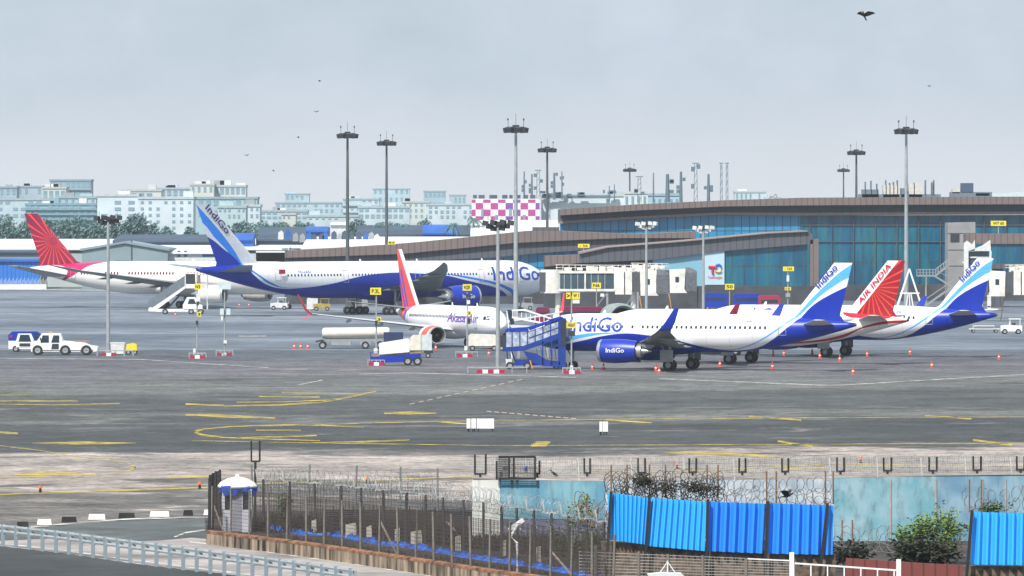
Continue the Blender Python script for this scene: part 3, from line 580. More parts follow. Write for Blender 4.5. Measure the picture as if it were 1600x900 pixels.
for i in range(13): line([(640 + i * 14, 632 - i * 3.1), (648 + i * 14, 630.3 - i * 3.1)], 1.0, mat('faded pink paint', (.42, .33, .28), .8))
for i in range(12): line([(760 + i * 12, 643 + i * 1.0), (768 + i * 12, 643.7 + i * 1.0)], 1.2, mat('faded pink paint', (.42, .33, .28), .8))
line([(373, 525.5), (416, 525.5)], 1.2, m_wl); line([(465, 602), (505, 594)], 1.0, m_wl); line([(445, 577), (480, 577)], .8, m_wl); line([(560, 585), (640, 583), (900, 590)], .8, m_wl)
line([(1030, 592), (1300, 603), (1640, 583)], .9, m_wl); line([(0, 452), (300, 455), (600, 462)], 1.2, m_wl); line([(-50, 560), (220, 562), (420, 575)], .7, m_wl)
# ------------------------------------------------------------------ terminal
def glass_mat(name, c1, c2, cw, chh, rough=.12, mull=(.03, .05, .06), ms=.035):
    m, n, l, b = newmat(name); b.inputs['Roughness'].default_value = rough; b.inputs['Specular IOR Level'].default_value = .55
    t = n.new('ShaderNodeTexCoord'); s_ = n.new('ShaderNodeSeparateXYZ'); l.new(t.outputs['Object'], s_.inputs[0])
    c = n.new('ShaderNodeCombineXYZ'); l.new(s_.outputs[0], c.inputs[0]); l.new(s_.outputs[2], c.inputs[1])
    br = n.new('ShaderNodeTexBrick'); br.offset = 0; br.inputs['Scale'].default_value = 1; br.inputs['Brick Width'].default_value = cw; br.inputs['Row Height'].default_value = chh; br.inputs['Mortar Size'].default_value = ms
    br.inputs['Color1'].default_value = c1 + (1,); br.inputs['Color2'].default_value = tuple(k * .72 for k in c1) + (1,); br.inputs['Mortar'].default_value = mull + (1,)
    l.new(c.outputs[0], br.inputs['Vector'])
    mg = n.new('ShaderNodeMapping'); mg.inputs['Scale'].default_value = (1.6, 1, .22); l.new(t.outputs['Object'], mg.inputs[0]); z = n.new('ShaderNodeTexNoise'); z.inputs['Scale'].default_value = .35; z.inputs['Detail'].default_value = 6; z.inputs['Roughness'].default_value = .7; l.new(mg.outputs[0], z.inputs[0])
    rp_ = n.new('ShaderNodeValToRGB'); rp_.color_ramp.elements[0].position = .45; rp_.color_ramp.elements[1].position = .68; l.new(z.outputs[0], rp_.inputs[0])
    l.new(mixc(n, l, mth(n, l, 'MULTIPLY', rp_.outputs[0], .75), br.outputs[0], c2), b.inputs['Base Color']); return m
M_tglass = glass_mat('teal curtain wall glass', (.004, .1, .2), (.02, .19, .22), 2.2, 7.5, ms=.11)
M_bglass = glass_mat('blue curtain wall glass', (.03, .27, .52), (.02, .2, .33), 1.6, 3.4, ms=.09)
def ribbed(name, c, wd=1.0):
    m, n, l, b = newmat(name); b.inputs['Roughness'].default_value = .65
    t, x, y, z = objxyz(n, l)
    f = mth(n, l, 'LESS_THAN', mth(n, l, 'FRACT', mth(n, l, 'DIVIDE', x, wd)), .16)
    l.new(grime(n, l, t, mixc(n, l, f, c, tuple(k * .55 for k in c)), .15, (1, 1, .4)), b.inputs['Base Color']); return m
M_brown = ribbed('brown ribbed cladding', (.17, .13, .125), 1.15)
M_greyb = ribbed('dark grey ribbed cladding', (.085, .09, .11), 1.15)
M_soff = mat('soffit grey', (.07, .08, .1), .7)
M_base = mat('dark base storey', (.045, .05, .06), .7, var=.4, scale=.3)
M_roofm = mat('metal roof', (.33, .34, .36), .5)
def slab(name, pts, Y, depth, m, parent=None, dy=0):
    return MB().prism([(XW(a, Y), ZW(b, Y)) for a, b in pts], Y + dy, Y + dy + depth).build(name, m, parent)
def gslab(name, pts, Y, depth, m, parent=None, dy=0):   # from a roofline down to the ground
    q = [(XW(a, Y), ZW(b, Y)) for a, b in pts]; q = q + [(q[-1][0], 0), (q[0][0], 0)]
    return MB().prism(q, Y + dy, Y + dy + depth).build(name, m, parent)
TY = 1250
term = thing('terminal_building', 'long glass fronted terminal with brown roof fascia behind the parked airliners', 'terminal', (XW(1250, TY), TY, 0))
def tp(f, name, pts, Y, depth, m, dy=0):
    o = f(name, pts, Y, depth, m, None, dy); o.parent = term; o.matrix_parent_inverse = Matrix.Translation(-Vector(term.location)); return o
top = [(875, 327), (1000, 319), (1130, 313), (1250, 309), (1400, 308), (1640, 307), (1900, 307)]
def off(pts, d): return [(a, b + d * (1 if a > 1200 else .8)) for a, b in pts]
tp(slab, 'roof_fascia', top + off(top, 12)[::-1], TY, 60, M_brown, -3)
tp(slab, 'soffit_band', off(top, 12) + off(top, 23.5)[::-1], TY, 58, M_soff, -.6)
tp(slab, 'ledge', off(top, 23.5) + off(top, 28)[::-1], TY, 58, mat('pale brown ledge', (.24, .19, .18), .7), -1.4)
tp(slab, 'glass_wall', off(top[:4], 28) + [(1250, 375), (875, 375)], TY, 55, M_bglass)
tp(gslab, 'glass_wall', [(1250, 337), (1900, 335)], TY, 55, M_tglass)
tp(gslab, 'side_glass_wall', [(875, 375), (1250, 375)], TY, 55, M_tglass, .3)
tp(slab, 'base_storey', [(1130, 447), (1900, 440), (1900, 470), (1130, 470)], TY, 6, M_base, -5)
for a in range(1265, 1900, 34):  # structural mullions
    tp(slab, 'mullion', [(a, 337), (a + 1.1, 337), (a + 1.1, 440), (a, 440)], TY, .5, M_soff, -.5)
for zz in (351, 377):
    tp(slab, 'transom', [(1252, zz), (1900, zz), (1900, zz + 1.3), (1252, zz + 1.3)], TY, .35, M_soff, -.3)
# long sloping wing to the left
pier = thing('terminal_wing', 'long low terminal wing with brown sloping fascia running left behind the wide body', 'terminal', (0, 1205, 0))
YA = 1205
def pp(par, f, name, pts, Y, depth, m, dy=0):
    o = f(name, pts, Y, depth, m, None, dy); o.parent = par; o.matrix_parent_inverse = Matrix.Translation(-Vector(par.location)); return o
pp(pier, slab, 'upper_fascia', [(445, 392), (520, 388), (600, 383), (650, 379), (750, 369), (825, 361), (880, 361), (990, 366), (1087, 362), (1087, 372), (975, 372), (875, 376), (800, 380), (720, 388), (625, 397), (445, 403)], YA, 30, M_brown)
pp(pier, slab, 'lower_fascia', [(445, 403), (625, 397), (720, 388), (800, 380), (875, 375), (975, 371), (1087, 364), (1087, 378), (957, 388), (850, 395), (775, 402), (680, 407), (445, 412)], YA, 28, M_greyb, .8)
pp(pier, gslab, 'glass_wall', [(445, 411), (680, 406), (775, 401), (850, 395), (957, 388), (1087, 377)], YA, 25, M_bglass, 2)
pp(pier, gslab, 'base_storey', [(445, 440), (1087, 440)], YA, 4, M_base, -2)
pp(pier, slab, 'roof_end_box', [(832, 355), (874, 355), (874, 362), (832, 362)], YA, 10, M_greyb, 4)
pier2 = thing('boarding_pier', 'shorter boarding pier with rising brown roof and a pale blue advertisement panel on its glass', 'terminal', (XW(1100, 1150), 1150, 0))
YB = 1150
pp(pier2, slab, 'roof_fascia', [(850, 400), (905, 398), (905, 411), (850, 417)], YB, 10, M_brown)
pp(pier2, slab, 'roof_fascia', [(905, 397), (950, 387), (1075, 377), (1200, 365), (1262, 362), (1270, 366), (1270, 381), (1132, 392), (1020, 406), (905, 411)], YB, 30, M_greyb)
pp(pier2, slab, 'roof_edge', [(905, 394.5), (950, 385.5), (1075, 375.5), (1200, 363.5), (1262, 360.5), (1262, 362), (1200, 365), (1075, 377), (950, 387), (905, 397)], YB, 30, mat('pale brown ledge', (.24, .19, .18), .7), -.6)
pp(pier2, gslab, 'glass_wall', [(1132, 392), (1262, 382)], YB, 25, M_tglass, .8)
pp(pier2, gslab, 'pale_glass_wall', [(1020, 406), (1132, 392)], YB, 25, mat('pale blue printed glass', (.2, .42, .55), .3, var=.08, scale=.2), .8)
pp(pier2, gslab, 'shaded_wall', [(850, 416), (905, 410), (1020, 406)], YB, 20, M_base, 1.2)  # shade below the pier roof put in as a dark wall colour
pp(pier2, slab, 'corner_column', [(1266, 375), (1279, 373), (1279, 460), (1266, 460)], YB, 1.5, M_brown)
pp(pier2, gslab, 'base_storey', [(895, 446), (1089, 446)], YB, 4, M_base, -2.5)
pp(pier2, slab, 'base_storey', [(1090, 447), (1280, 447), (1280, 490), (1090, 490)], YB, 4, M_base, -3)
# advertisement: red TE shape with blue and yellow curls
ad = pp(pier2, slab, 'advertisement_panel', [(1101, 395), (1132, 392), (1132, 445), (1101, 445)], YB, .3, mat('pale advertisement', (.42, .58, .68), .4, var=.03), .3)
def arc(cx, cz, r, a0, a1, n_=12): return [(cx + r * math.cos(rad(a0 + (a1 - a0) * i / n_)), cz + r * math.sin(rad(a0 + (a1 - a0) * i / n_))) for i in range(n_ + 1)]
def flat(name, pts, r, m, par, Y): 
    o = MB().tube([(x_, Y, z_) for x_, z_ in pts], r, 6).build(name, m); o.parent = par; o.matrix_parent_inverse = Matrix.Translation(-Vector(term.location if par is term else pier2.location)); return o
ax_, az_ = XW(1122.5, YB), ZW(419, YB)
lg = MB(); lg.tube([(XW(1107, YB), YB + .2, ZW(417, YB)), (XW(1120, YB), YB + .2, ZW(418, YB))], .24, 6); lg.tube([(XW(1113, YB), YB + .2, ZW(418, YB)), (XW(1114, YB), YB + .2, ZW(428, YB))], .24, 6)
lo = lg.build('logo_stroke', mat('logo red', (.5, .01, .06), .5)); lo.parent = ad
for nm, cl, a0, a1 in (('logo_curl_blue', (.03, .15, .65), 200, -20), ('logo_curl_yellow', (.7, .5, .05), -40, -140)):
    o = MB().tube([(x_, YB + .1, z_) for x_, z_ in arc(ax_, az_ + (.15 if a0 > 0 else 0), .52 if a0 > 0 else .68, a0, a1)], .15, 6).build('logo_curl', mat(nm, cl, .5)); o.parent = ad
o = text('lettering', 'TotalEnergies', mat('logo red', (.5, .01, .06), .5), ad, 2.6, .62, lambda u, v: (XW(1106, YB) + u, YB + .26, ZW(437, YB) + v), bold=.01)
o = text('lettering', 'a  ADANI', mat('pale blue letters', (.05, .28, .6), .5), None, 5.2, .7, lambda u, v: (XW(1037, YB) + u, YB + .75, ZW(423, YB) + v)); bpy.data.objects.remove(o)
# right hand stair tower, brown link and outside stairs
YT = 1180
tw = thing('stair_tower', 'pale grey concrete stair tower at the right in front of the teal glass', 'tower', (XW(1500, YT), YT, 0))
pp(tw, gslab, 'tower_wall', [(1481, 348), (1524, 347)], YT, 8, mat('panelled pale concrete', (.27, .27, .28), .8, var=.15, scale=.4))
for y_ in (364, 390, 415): pp(tw, slab, 'panel_joint', [(1481, y_), (1524, y_), (1524, y_ + 1), (1481, y_ + 1)], YT, .1, M_soff, -.06)
pp(tw, slab, 'dark_opening', [(1485, 365), (1499, 365), (1499, 378), (1485, 378)], YT, .12, M_dark, -.1)
st = thing('outside_staircase', 'steel outside staircase with railings climbing to the grey stair tower', 'staircase', (XW(1455, 1170), 1170, 0))
sb = MB(); Y_ = 1170
def q3(a, b, dy=0): p = P(a, b, Y_); return (p.x, p.y + dy, p.z)
for dy in (0, 1.4):
    sb.bar(q3(1433, 431, dy), q3(1462, 431, dy), .25); sb.bar(q3(1433, 421, dy), q3(1462, 421, dy), .1); sb.bar(q3(1433, 426, dy), q3(1462, 426, dy), .07)
    sb.bar(q3(1460, 431, dy), q3(1486, 447, dy), .3); sb.bar(q3(1460, 421, dy), q3(1490, 437, dy), .1)
    sb.bar(q3(1462, 431, dy), q3(1484, 413, dy), .3); sb.bar(q3(1462, 421, dy), q3(1484, 404, dy), .1)
    for a in range(1433, 1463, 5): sb.bar(q3(a, 421, dy), q3(a, 431, dy), .07)
    for i in range(6): sb.bar(q3(1462 + i * 4.3, 421 - i * 3.4, dy), q3(1462 + i * 4.3, 431 - i * 3.5, dy), .07)
    sb.bar(q3(1490, 447, dy), q3(1446, 478, dy), .3); sb.bar(q3(1490, 438, dy), q3(1446, 468, dy), .1)
    sb.bar(q3(1447, 431, dy), (q3(1447, 431, dy)[0], Y_ + dy, 0), .2)
ob = sb.build('staircase_frame', M_grey); ob.parent = st; ob.matrix_parent_inverse = Matrix.Translation(-Vector(st.location))
tr_ = MB(); 
for i in range(14): tr_.box(q3(1461 + i * 1.7, 430 - i * 1.35, .7), (.35, 1.3, .06))
tr_.box(q3(1447, 431, .7), (3.3, 1.3, .08)); ob = tr_.build('tread', M_grey); ob.parent = st; ob.matrix_parent_inverse = Matrix.Translation(-Vector(st.location))
lk = thing('elevated_walkway', 'brown clad elevated walkway crossing the glass right of the stair tower', 'walkway', (XW(1580, 1160), 1160, 0))
pp(lk, slab, 'upper_cladding', [(1510, 365), (1700, 365), (1700, 381), (1510, 381)], 1160, 8, M_brown)
pp(lk, slab, 'glass_band', [(1545, 381), (1700, 381), (1700, 412), (1545, 412)], 1160, 7, M_tglass, .4)
pp(lk, slab, 'lower_cladding', [(1545, 412), (1700, 412), (1700, 420), (1545, 420)], 1160, 8, M_greyb)
pp(lk, gslab, 'pillar', [(1552, 420), (1568, 420)], 1160, 3, M_greyb, 1)
pp(lk, gslab, 'pillar', [(1640, 420), (1660, 420)], 1160, 3, M_greyb, 1)
# roof plant on the terminal
def plant(label, x0, x1, items, Y=1290):
    t = thing('rooftop_plant', label, 'rooftop equipment', (XW((x0 + x1) / 2, Y), Y, ZW(308, Y)))
    for nm, a, b, c, d, m in items:
        o = MB().b2(XW(a, Y), XW(b, Y), Y, Y + 3, ZW(d, Y), ZW(c, Y)).build(nm, m); o.parent = t; o.matrix_parent_inverse = Matrix.Translation(-Vector(t.location))
    return t
mb_ = mat('bluish plant housing', (.12, .17, .22), .7); mp_ = mat('pale plant housing', (.5, .5, .48), .7)
its = [('housing', 1347, 1373, 296, 309, mb_), ('housing', 1380, 1405, 289, 309, mp_), ('housing', 1420, 1441, 287, 309, mp_), ('housing', 1408, 1418, 294, 309, mb_), ('base_frame', 1342, 1470, 303.5, 309, mb_)]
for a in (1352, 1361, 1370, 1384, 1390, 1396, 1402, 1428, 1446, 1456, 1459): its.append(('pipe', a, a + 1.3, R.uniform(281, 290), 306, mb_))
plant('cluttered grey tanks and pipes on the terminal roof beside the tall mast', 1342, 1470, its)
plant('dark box housing on the terminal roof at the right', 1485, 1550, [('base_frame', 1485, 1550, 300, 309, mb_), ('housing', 1502, 1521, 286, 301, mat('dark plant box', (.05, .08, .15), .6)), ('housing', 1488, 1500, 295, 302, mp_), ('housing', 1525, 1546, 302, 306, mp_)])
# ------------------------------------------------------------------ lamp masts
def high_mast(label, px, base_y=None, Y=None, top=30.5, dark=True):
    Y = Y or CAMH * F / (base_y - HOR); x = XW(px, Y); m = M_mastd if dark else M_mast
    t = thing('high_mast_light', label, 'lamp mast', (x, Y, 0), 0, 'tall apron light masts')
    MB().cyl((0, 0, 0), (0, 0, top - 1), .42, .2, 12).build('pole', m, t, True)
    h = MB(); h.cyl((0, 0, top - 1.5), (0, 0, top - .5), .55, .55, 12)
    for i in range(8):
        a = i * math.pi / 4; h.bar((0, 0, top - 1), (1.35 * math.cos(a), 1.35 * math.sin(a), top - 1), .12)
    h.tube([(1.35 * math.cos(i * math.pi / 8), 1.35 * math.sin(i * math.pi / 8), top - 1) for i in range(17)], .09, 5)
    for s in (-1, 1): h.bar((s * 1.2, 0, top - 1), (s * 1.25, 0, top + .5), .08); h.box((s * 1.25, 0, top + .4), (.25, .25, .3))
    h.bar((0, 0, top - 1), (0, 0, top + 1.3), .06)
    hd = h.build('lamp_ring', M_dark, t)
    for i in range(8):
        a = i * math.pi / 4 + .2; q = MB(); q.prism([(-.4, -.4), (.4, -.6), (.55, .15), (-.25, .4)], -.36, .36)
        q.build('floodlight', M_dark, hd, loc=(1.5 * math.cos(a), 1.5 * math.sin(a), top - 1.15), rz=a)
    return t
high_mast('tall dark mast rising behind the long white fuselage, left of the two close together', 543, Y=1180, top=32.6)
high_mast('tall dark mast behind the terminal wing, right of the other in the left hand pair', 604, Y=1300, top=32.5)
high_mast('tallest pale mast standing in front of the wide body nose, near the picture centre', 806, Y=1010, top=31.5, dark=False)
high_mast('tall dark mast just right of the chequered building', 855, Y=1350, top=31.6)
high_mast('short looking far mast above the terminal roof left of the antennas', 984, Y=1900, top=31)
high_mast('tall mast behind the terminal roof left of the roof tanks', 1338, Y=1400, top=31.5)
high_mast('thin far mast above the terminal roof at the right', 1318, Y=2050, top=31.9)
high_mast('tall pale mast standing beside the white A shaped frame', 1416, Y=1060, top=31.9, dark=False)
def low_mast(label, px, Y, top, dark=True, white=False):
    t = thing('apron_light', label, 'lamp mast', (XW(px, Y), Y, 0), 0, 'shorter apron lights')
    MB().cyl((0, 0, 0), (0, 0, top), .26, .17, 12).build('pole', M_mast, t, True)
    h = MB(); h.bar((-1.3, 0, top - .3), (1.3, 0, top - .3), .12); h.bar((0, -.7, top - .3), (0, .7, top - .3), .12); h.bar((-1.1, 0, top - .3), (-1.1, 0, top + .75), .05); h.bar((1.1, 0, top - .3), (1.1, 0, top + .7), .05)
    h.box((0, 0, top - .2), (.5, .5, .6)); hd = h.build('lamp_bracket', M_dark, t)
    lm = M_offw if white else M_dark
    for i, (a, b, c) in enumerate(((-1.4, -.1, -.15), (-.95, .1, -.5), (-.5, -.2, -.1), (-.45, .2, -.75), (.45, .2, -.7), (.55, -.2, -.05), (.95, .1, -.45), (1.4, -.1, -.1))):
        q = MB(); q.prism([(-.34, -.28), (.3, -.36), (.36, .16), (-.26, .28)], -.26, .26); q.build('floodlight', lm if i % 2 == 0 or white else M_grey if white else M_dark, hd, loc=(a, b, top + c + .1), rz=R.uniform(-.6, .6))
    return t
low_mast('grey light pole in front of the cream wide body, beside the white tow tractor', 169, 789, 16.6)
low_mast('grey light pole nearest the camera, beside the blue passenger stairs', 778, 712, 16.1)
low_mast('light pole with pale lamps before the left jet bridge', 1010, 1010, 15.5, white=True)
low_mast('light pole with white lamps right of the jet bridges', 1099, 1040, 14.8, white=True)
# base barriers: galvanised rail with red and white kerb blocks
def barrier(label, px, py, wpx, extras=0):
    p = G(px, py); t = thing('pole_base_barrier', label, 'barrier', p, 0, 'red and white barriers round pole bases'); s_ = 10000 / p.y; W = wpx / s_
    k = MB(); 
    for y_ in (-.8, .8):
        k.bar((-W / 2, y_, .62), (W / 2, y_, .62), .09)
        for i in range(5): k.bar((-W / 2 + W * i / 4, y_, 0), (-W / 2 + W * i / 4, y_, .62), .08)
    for x_ in (-W / 2, W / 2): k.bar((x_, -.8, .62), (x_, .8, .62), .09)
    k.build('rail', M_mast, t)
    n_ = max(3, int(W / 2 / .6))
    for i in range(n_):
        q = MB(); q.box((0, 0, .2), (.56, .5, .38)); q.build('kerb_block', M_red if i % 2 == 0 else M_white, t, loc=(-W * .3 + i * .6, -1.2, 0))
    return t
barrier('long red and white barrier at the foot of the pole beside the tow tractor', 180, 556, 56)
barrier('red and white barrier under the N3 sign pole before the mobile stairs', 309, 560, 26)
barrier('barrier with red and white blocks under the pole with white cabinets', 351, 556, 26)
barrier('barrier with red and white blocks beside the blue belt loader', 588, 571, 26)
barrier('barrier with red and white blocks below the orange tailed airliner', 729, 558, 34)
barrier('long barrier with red and white blocks by the blue passenger stairs', 777, 583, 92)
barrier('barrier with red and white blocks at the nose of the nearest airliner', 893, 584, 28)
# stand signs
def sign_pole(label, px, Y, signs, base=True, boxes=(), m=None, group='stand sign poles', cyl_z=None):
    topz = ZW(signs[0][1], Y) if signs else ZW(boxes[0][1], Y); bz = cyl_z or 0
    t = thing('stand_sign_pole', label, 'sign', (XW(px, Y), Y, bz), 0, group)
    MB().cyl((0, 0, 0), (0, 0, topz - bz), .1, .08, 8).build('pole', M_mast, t, True)
    for s_, cy, wpx, hpx, dx in signs:
        W, H = wpx * Y / F, hpx * Y / F; o = MB().box((0, 0, 0), (W, .12, H)).build('sign_board', M_yel, t, loc=(dx * Y / F, -.16, ZW(cy, Y) - bz))
        if s_: text('lettering', s_, M_black, o, W * .72, H * .6, lambda u, v: (u - W * .36, -.075, v - H * .3), bold=.03)
    for dx, cy, wpx, hpx, m_ in boxes:
        MB().box((0, 0, 0), (wpx * Y / F, .3, hpx * Y / F)).build('equipment_box', m_, t, loc=(dx * Y / F, -.2, ZW(cy, Y) - bz))
    return t
sign_pole('yellow N3 sign on a pole in front of the white mobile stairs', 308, G(0, 558).y, [('N3', 448, 10, 9, 1), ('3', 491, 6, 7, 3)], boxes=[(2, 465, 6, 12, M_offw), (1, 474, 4, 6, M_dark), (0, 504, 4, 6, M_dark), (-4, 549, 4, 9, M_offw)])
sign_pole('pole with pale cabinets and no sign, between the mobile stairs and the wide body tail', 351, G(0, 555).y, [], boxes=[(0, 447, 20, 10, mat('pale cabinet', (.5, .6, .64), .5)), (-4, 487, 6, 10, mat('pale cabinet', (.5, .6, .64), .5)), (6, 487, 6, 10, mat('pale cabinet', (.5, .6, .64), .5)), (1, 534, 5, 5, M_offw), (-4, 497, 3, 7, M_offw)])
sign_pole('yellow P3L sign above the blue belt loader', 588, G(0, 569).y, [('P.3L', 455, 17, 11, -1), ('3', 499, 7, 7, 4)], boxes=[(-1, 548, 6, 8, M_offw), (0, 505, 4, 8, M_dark)])
sign_pole('yellow N2R sign in front of the wide body engine', 730, G(0, 555).y, [('N2R', 449, 14, 10, 0), ('2', 489, 7, 7, 3)], boxes=[(2, 462, 7, 6, M_dark), (2, 472, 5, 6, M_offw), (3, 502, 5, 8, M_dark), (-2, 544, 5, 7, M_offw)])
sign_pole('yellow W1 signs on the pole at the nose of the nearest airliner', 893, G(0, 580).y, [('W 1', 462, 12, 10, 7), ('>', 462, 7, 10, -5), ('NIGHT', 508, 16, 9, 0)], boxes=[(7, 471, 11, 6, M_offw), (0, 521, 11, 8, M_dark), (0, 575, 5, 8, M_offw)])
sign_pole('yellow N6 sign on a white pole before the first jet bridge', 932, 990, [('N6', 446, 14, 9, 0), ('6', 484, 6, 6, 6)], boxes=[(9, 461, 6, 5, M_offw)])
sign_pole('yellow 50 sign before the dark base of the boarding pier', 1140, 1060, [('50', 448, 14, 9, 0)])
sign_pole('pale yellow 15A sign at the corner of the boarding pier', 1231, 1065, [('- 15A', 420, 17, 7, 1), ('15', 451, 10, 5, 0)], boxes=[(0, 435, 4, 10, M_offw), (0, 461, 7, 6, M_grey)])
sign_pole('wide pale yellow W7 60 sign above the walkway at the right', 1560, 1164, [('W7 60', 349, 24, 8, 0)], cyl_z=ZW(366, 1164))
sign_pole('small yellow 56 sign on the pier roof', 912, 1165, [('- 56', 384, 18, 6, 0)], cyl_z=ZW(396, 1165))
sign_pole('small yellow sign on the left end of the terminal wing', 612, 1200, [('M6 N6', 379, 12, 6, 0)], cyl_z=ZW(383, 1200))
# white A shaped antenna frame
Y_ = 1040; t = thing('lattice_frame', 'white A shaped steel frame at the foot of the right hand tall mast', 'antenna mast', (XW(1421, Y_), Y_, 0)); k = MB(); a0 = ZW(420, Y_)
for s in (-1, 1):
    for y_ in (-1.2, 1.2): k.bar((s * 2.6, y_, 0), (0, 0, a0), .2)
    k.bar((s * .9, -1, 0), (s * 0.2, -.6, ZW(458, Y_)), .14)
k.bar((-1.6, -.6, ZW(458, Y_)), (1.6, -.6, ZW(458, Y_)), .2); k.bar((0, -.6, 0), (0, -.6, ZW(458, Y_)), .14); k.build('frame', M_white, t)
# ------------------------------------------------------------------ vehicles and ground equipment (local: x along length, front at -x unless turned; z up)
def wheels(t, xs, yh, r, wdt=.3):
    me = None
    for x in xs:
        for s in (-1, 1):
            if me is None:
                b_ = MB(); b_.lathe([(r * .55, -wdt / 2), (r, -wdt / 2.2), (r, wdt / 2.2), (r * .55, wdt / 2)], ax='Y', n=18); b_.mi = 1
                b_.lathe([(.01, -wdt * .4), (r * .55, -wdt * .45), (r * .55, wdt * .45), (.01, wdt * .4)], ax='Y', n=14)
                o = b_.build('wheel', [M_tyre, M_grey], t, True); me = o.data
            else: o = bpy.data.objects.new('wheel', me); COL.objects.link(o); o.parent = t
            o.location = (x, s * yh, r)
def glz(t, par, pts, y):   # a side window following a flat side
    MB().prism(pts, y - .02, y + .02).build('window', M_glass, par)
def person(label, loc, rz, top, trousers, sit=False, group=None):
    t = thing('person', label, 'person', loc, rz, group)
    vs = [(0, 0, 1.0), (0, 0, 1.25), (0, 0, 1.45), (0, 0, 1.54), (.18, 0, 1.44), (.24, .02, 1.17), (.25, -.08, .95), (-.18, 0, 1.44), (-.24, .02, 1.17), (-.25, -.08, .95), (.09, 0, .94), (.1, -.03, .5), (.1, 0, .08), (.1, -.14, .04), (-.09, 0, .94), (-.1, .04, .5), (-.12, .08, .08), (-.12, -.06, .04)]
    es = [(0, 1), (1, 2), (2, 3), (2, 4), (4, 5), (5, 6), (2, 7), (7, 8), (8, 9), (0, 10), (10, 11), (11, 12), (12, 13), (0, 14), (14, 15), (15, 16), (16, 17)]
    rs = [.15, .14, .15, .06, .07, .05, .035, .07, .05, .035, .1, .07, .05, .04, .1, .07, .05, .04]
    me = bpy.data.meshes.new('body'); me.from_pydata(vs, es, []); sk = None
    o = bpy.data.objects.new('body', me); COL.objects.link(o); o.parent = t
    md = o.modifiers.new('skin', 'SKIN'); 
    for i, r_ in enumerate(rs): me.skin_vertices[0].data[i].radius = (r_, r_ * .8)
    me.skin_vertices[0].data[0].use_root = True
    o.modifiers.new('sub', 'SUBSURF').levels = 1; o.modifiers['sub'].render_levels = 1
    me.materials.append(top)
    MB().blob((0, 0, 1.66), (.085, .1, .125)).build('head', mat('skin', (.2, .11, .07), .6), t, True); MB().blob((0, .015, 1.71), (.09, .1, .1)).build('hair', M_black, t, True)
    lg = MB()
    for s, (k, f_) in ((1, ((.1, -.03, .5), (.1, 0, .1))), (-1, ((-.1, .04, .5), (-.12, .08, .1)))): lg.tube([(s * .09, 0, .98), k, f_], .1, 8)
    lg.build('trousers', trousers, t, True)
    return t
M_hiv = mat('hi vis yellow cloth', (.5, .62, .05), .8); M_trs = mat('navy trousers', (.02, .025, .06), .9)
# white tow tractor, lower right of the blue van
p = G(100, 555); t = thing('tow_tractor', 'low white aircraft tow tractor with two cab windows before the blue and white van', 'tractor', p)
s = F / p.y
bd = MB(); bd.prism([(-3.9, .45), (-3.9, 1.2), (-3.5, 1.35), (-3.0, 2.0), (-2.6, 2.62), (-.35, 2.62), (-.1, 1.75), (2.6, 1.55), (3.3, 1.2), (4.1, 1.05), (4.1, .5), (3.6, .45), (3.3, .9), (2.7, 1.1), (2.2, .9), (2.0, .45), (.95, .45), (.75, .95), (.2, 1.15), (-.3, .95), (-.5, .45)], -1.15, 1.15); bo = bd.build('body', M_white, t)
for a, b_ in ((-2.75, -1.75), (-1.45, -.5)): MB().prism([(a, 1.55), (b_, 1.55), (b_, 2.42), (a + .25, 2.42)], -1.19, 1.19).build('cab_window', M_glass, bo)
MB().prism([(-1.45, .75), (-.55, .75), (-.55, 1.4), (-1.35, 1.4)], -1.18, 1.18).build('step_recess', M_dark, bo); MB().box((-1.6, 0, 2.72), (.3, .3, .2)).build('beacon', mat('amber beacon', (.7, .3, .02), .4), bo)
MB().b2(4.1, 5.3, -.25, .25, .5, .68).build('tow_bar', M_grey, t); wheels(t, [-3.1, .22, 2.75], 1.0, .62, .4)
MB().box((-3.92, -.7, 1.0), (.1, .3, .2)).build('headlight', mat('headlight glass', (.7, .7, .65), .2), bo); MB().box((-3.92, .7, 1.0), (.1, .3, .2)).build('headlight', mat('headlight glass', (.7, .7, .65), .2), bo); MB().box((-2.75, -1.35, 2.0), (.12, .2, .3)).build('mirror', M_dark, bo); MB().b2(-3.6, 3.6, -1.17, 1.17, .55, .66).build('side_stripe', mat('grime dark stripe', (.12, .12, .12), .8), bo)
MB().b2(1.2, 3.2, -.8, .8, 1.62, 1.76).build('deck_cover', mat('rusty deck', (.3, .17, .09), .8), t)
person('driver in a yellow vest with dark hair beside the white tow tractor', G(98, 552) + Vector((0, 1.2, 0)) if False else Vector((p.x + .25, p.y + 1.9, 0)), .3, M_hiv, M_trs)
p = G(42, 550); t = thing('blue_van', 'blue and white van with a rounded roof parked behind the white tow tractor', 'van', p)
bd = MB(); bd.prism([(-2.2, 1.6), (-2.25, 2.1), (-1.7, 2.55), (1.3, 2.55), (2.4, 1.75), (2.9, 1.6), (2.9, 1.4), (-2.2, 1.4)], -.95, .95); bo = bd.build('upper_body', M_iblue, t)
MB().prism([(-2.2, .4), (-2.2, 1.4), (2.9, 1.4), (3.1, 1.2), (3.1, .4)], -.96, .96).build('lower_body', M_white, t)
MB().prism([(-1.25, .6), (-1.25, 1.4), (-1.0, 2.3), (.6, 2.3), (.9, 1.6), (.9, .6)], -1.0, 1.0).build('door_panel', M_white, t)
MB().prism([(-.95, 1.3), (-.75, 2.15), (.35, 2.15), (.6, 1.3)], -1.03, 1.03).build('window', M_glass, t); MB().prism([(-.85, .7), (-.85, 1.1), (.5, 1.1), (.5, .7)], -1.02, 1.02).build('panel_opening', M_dark, t)
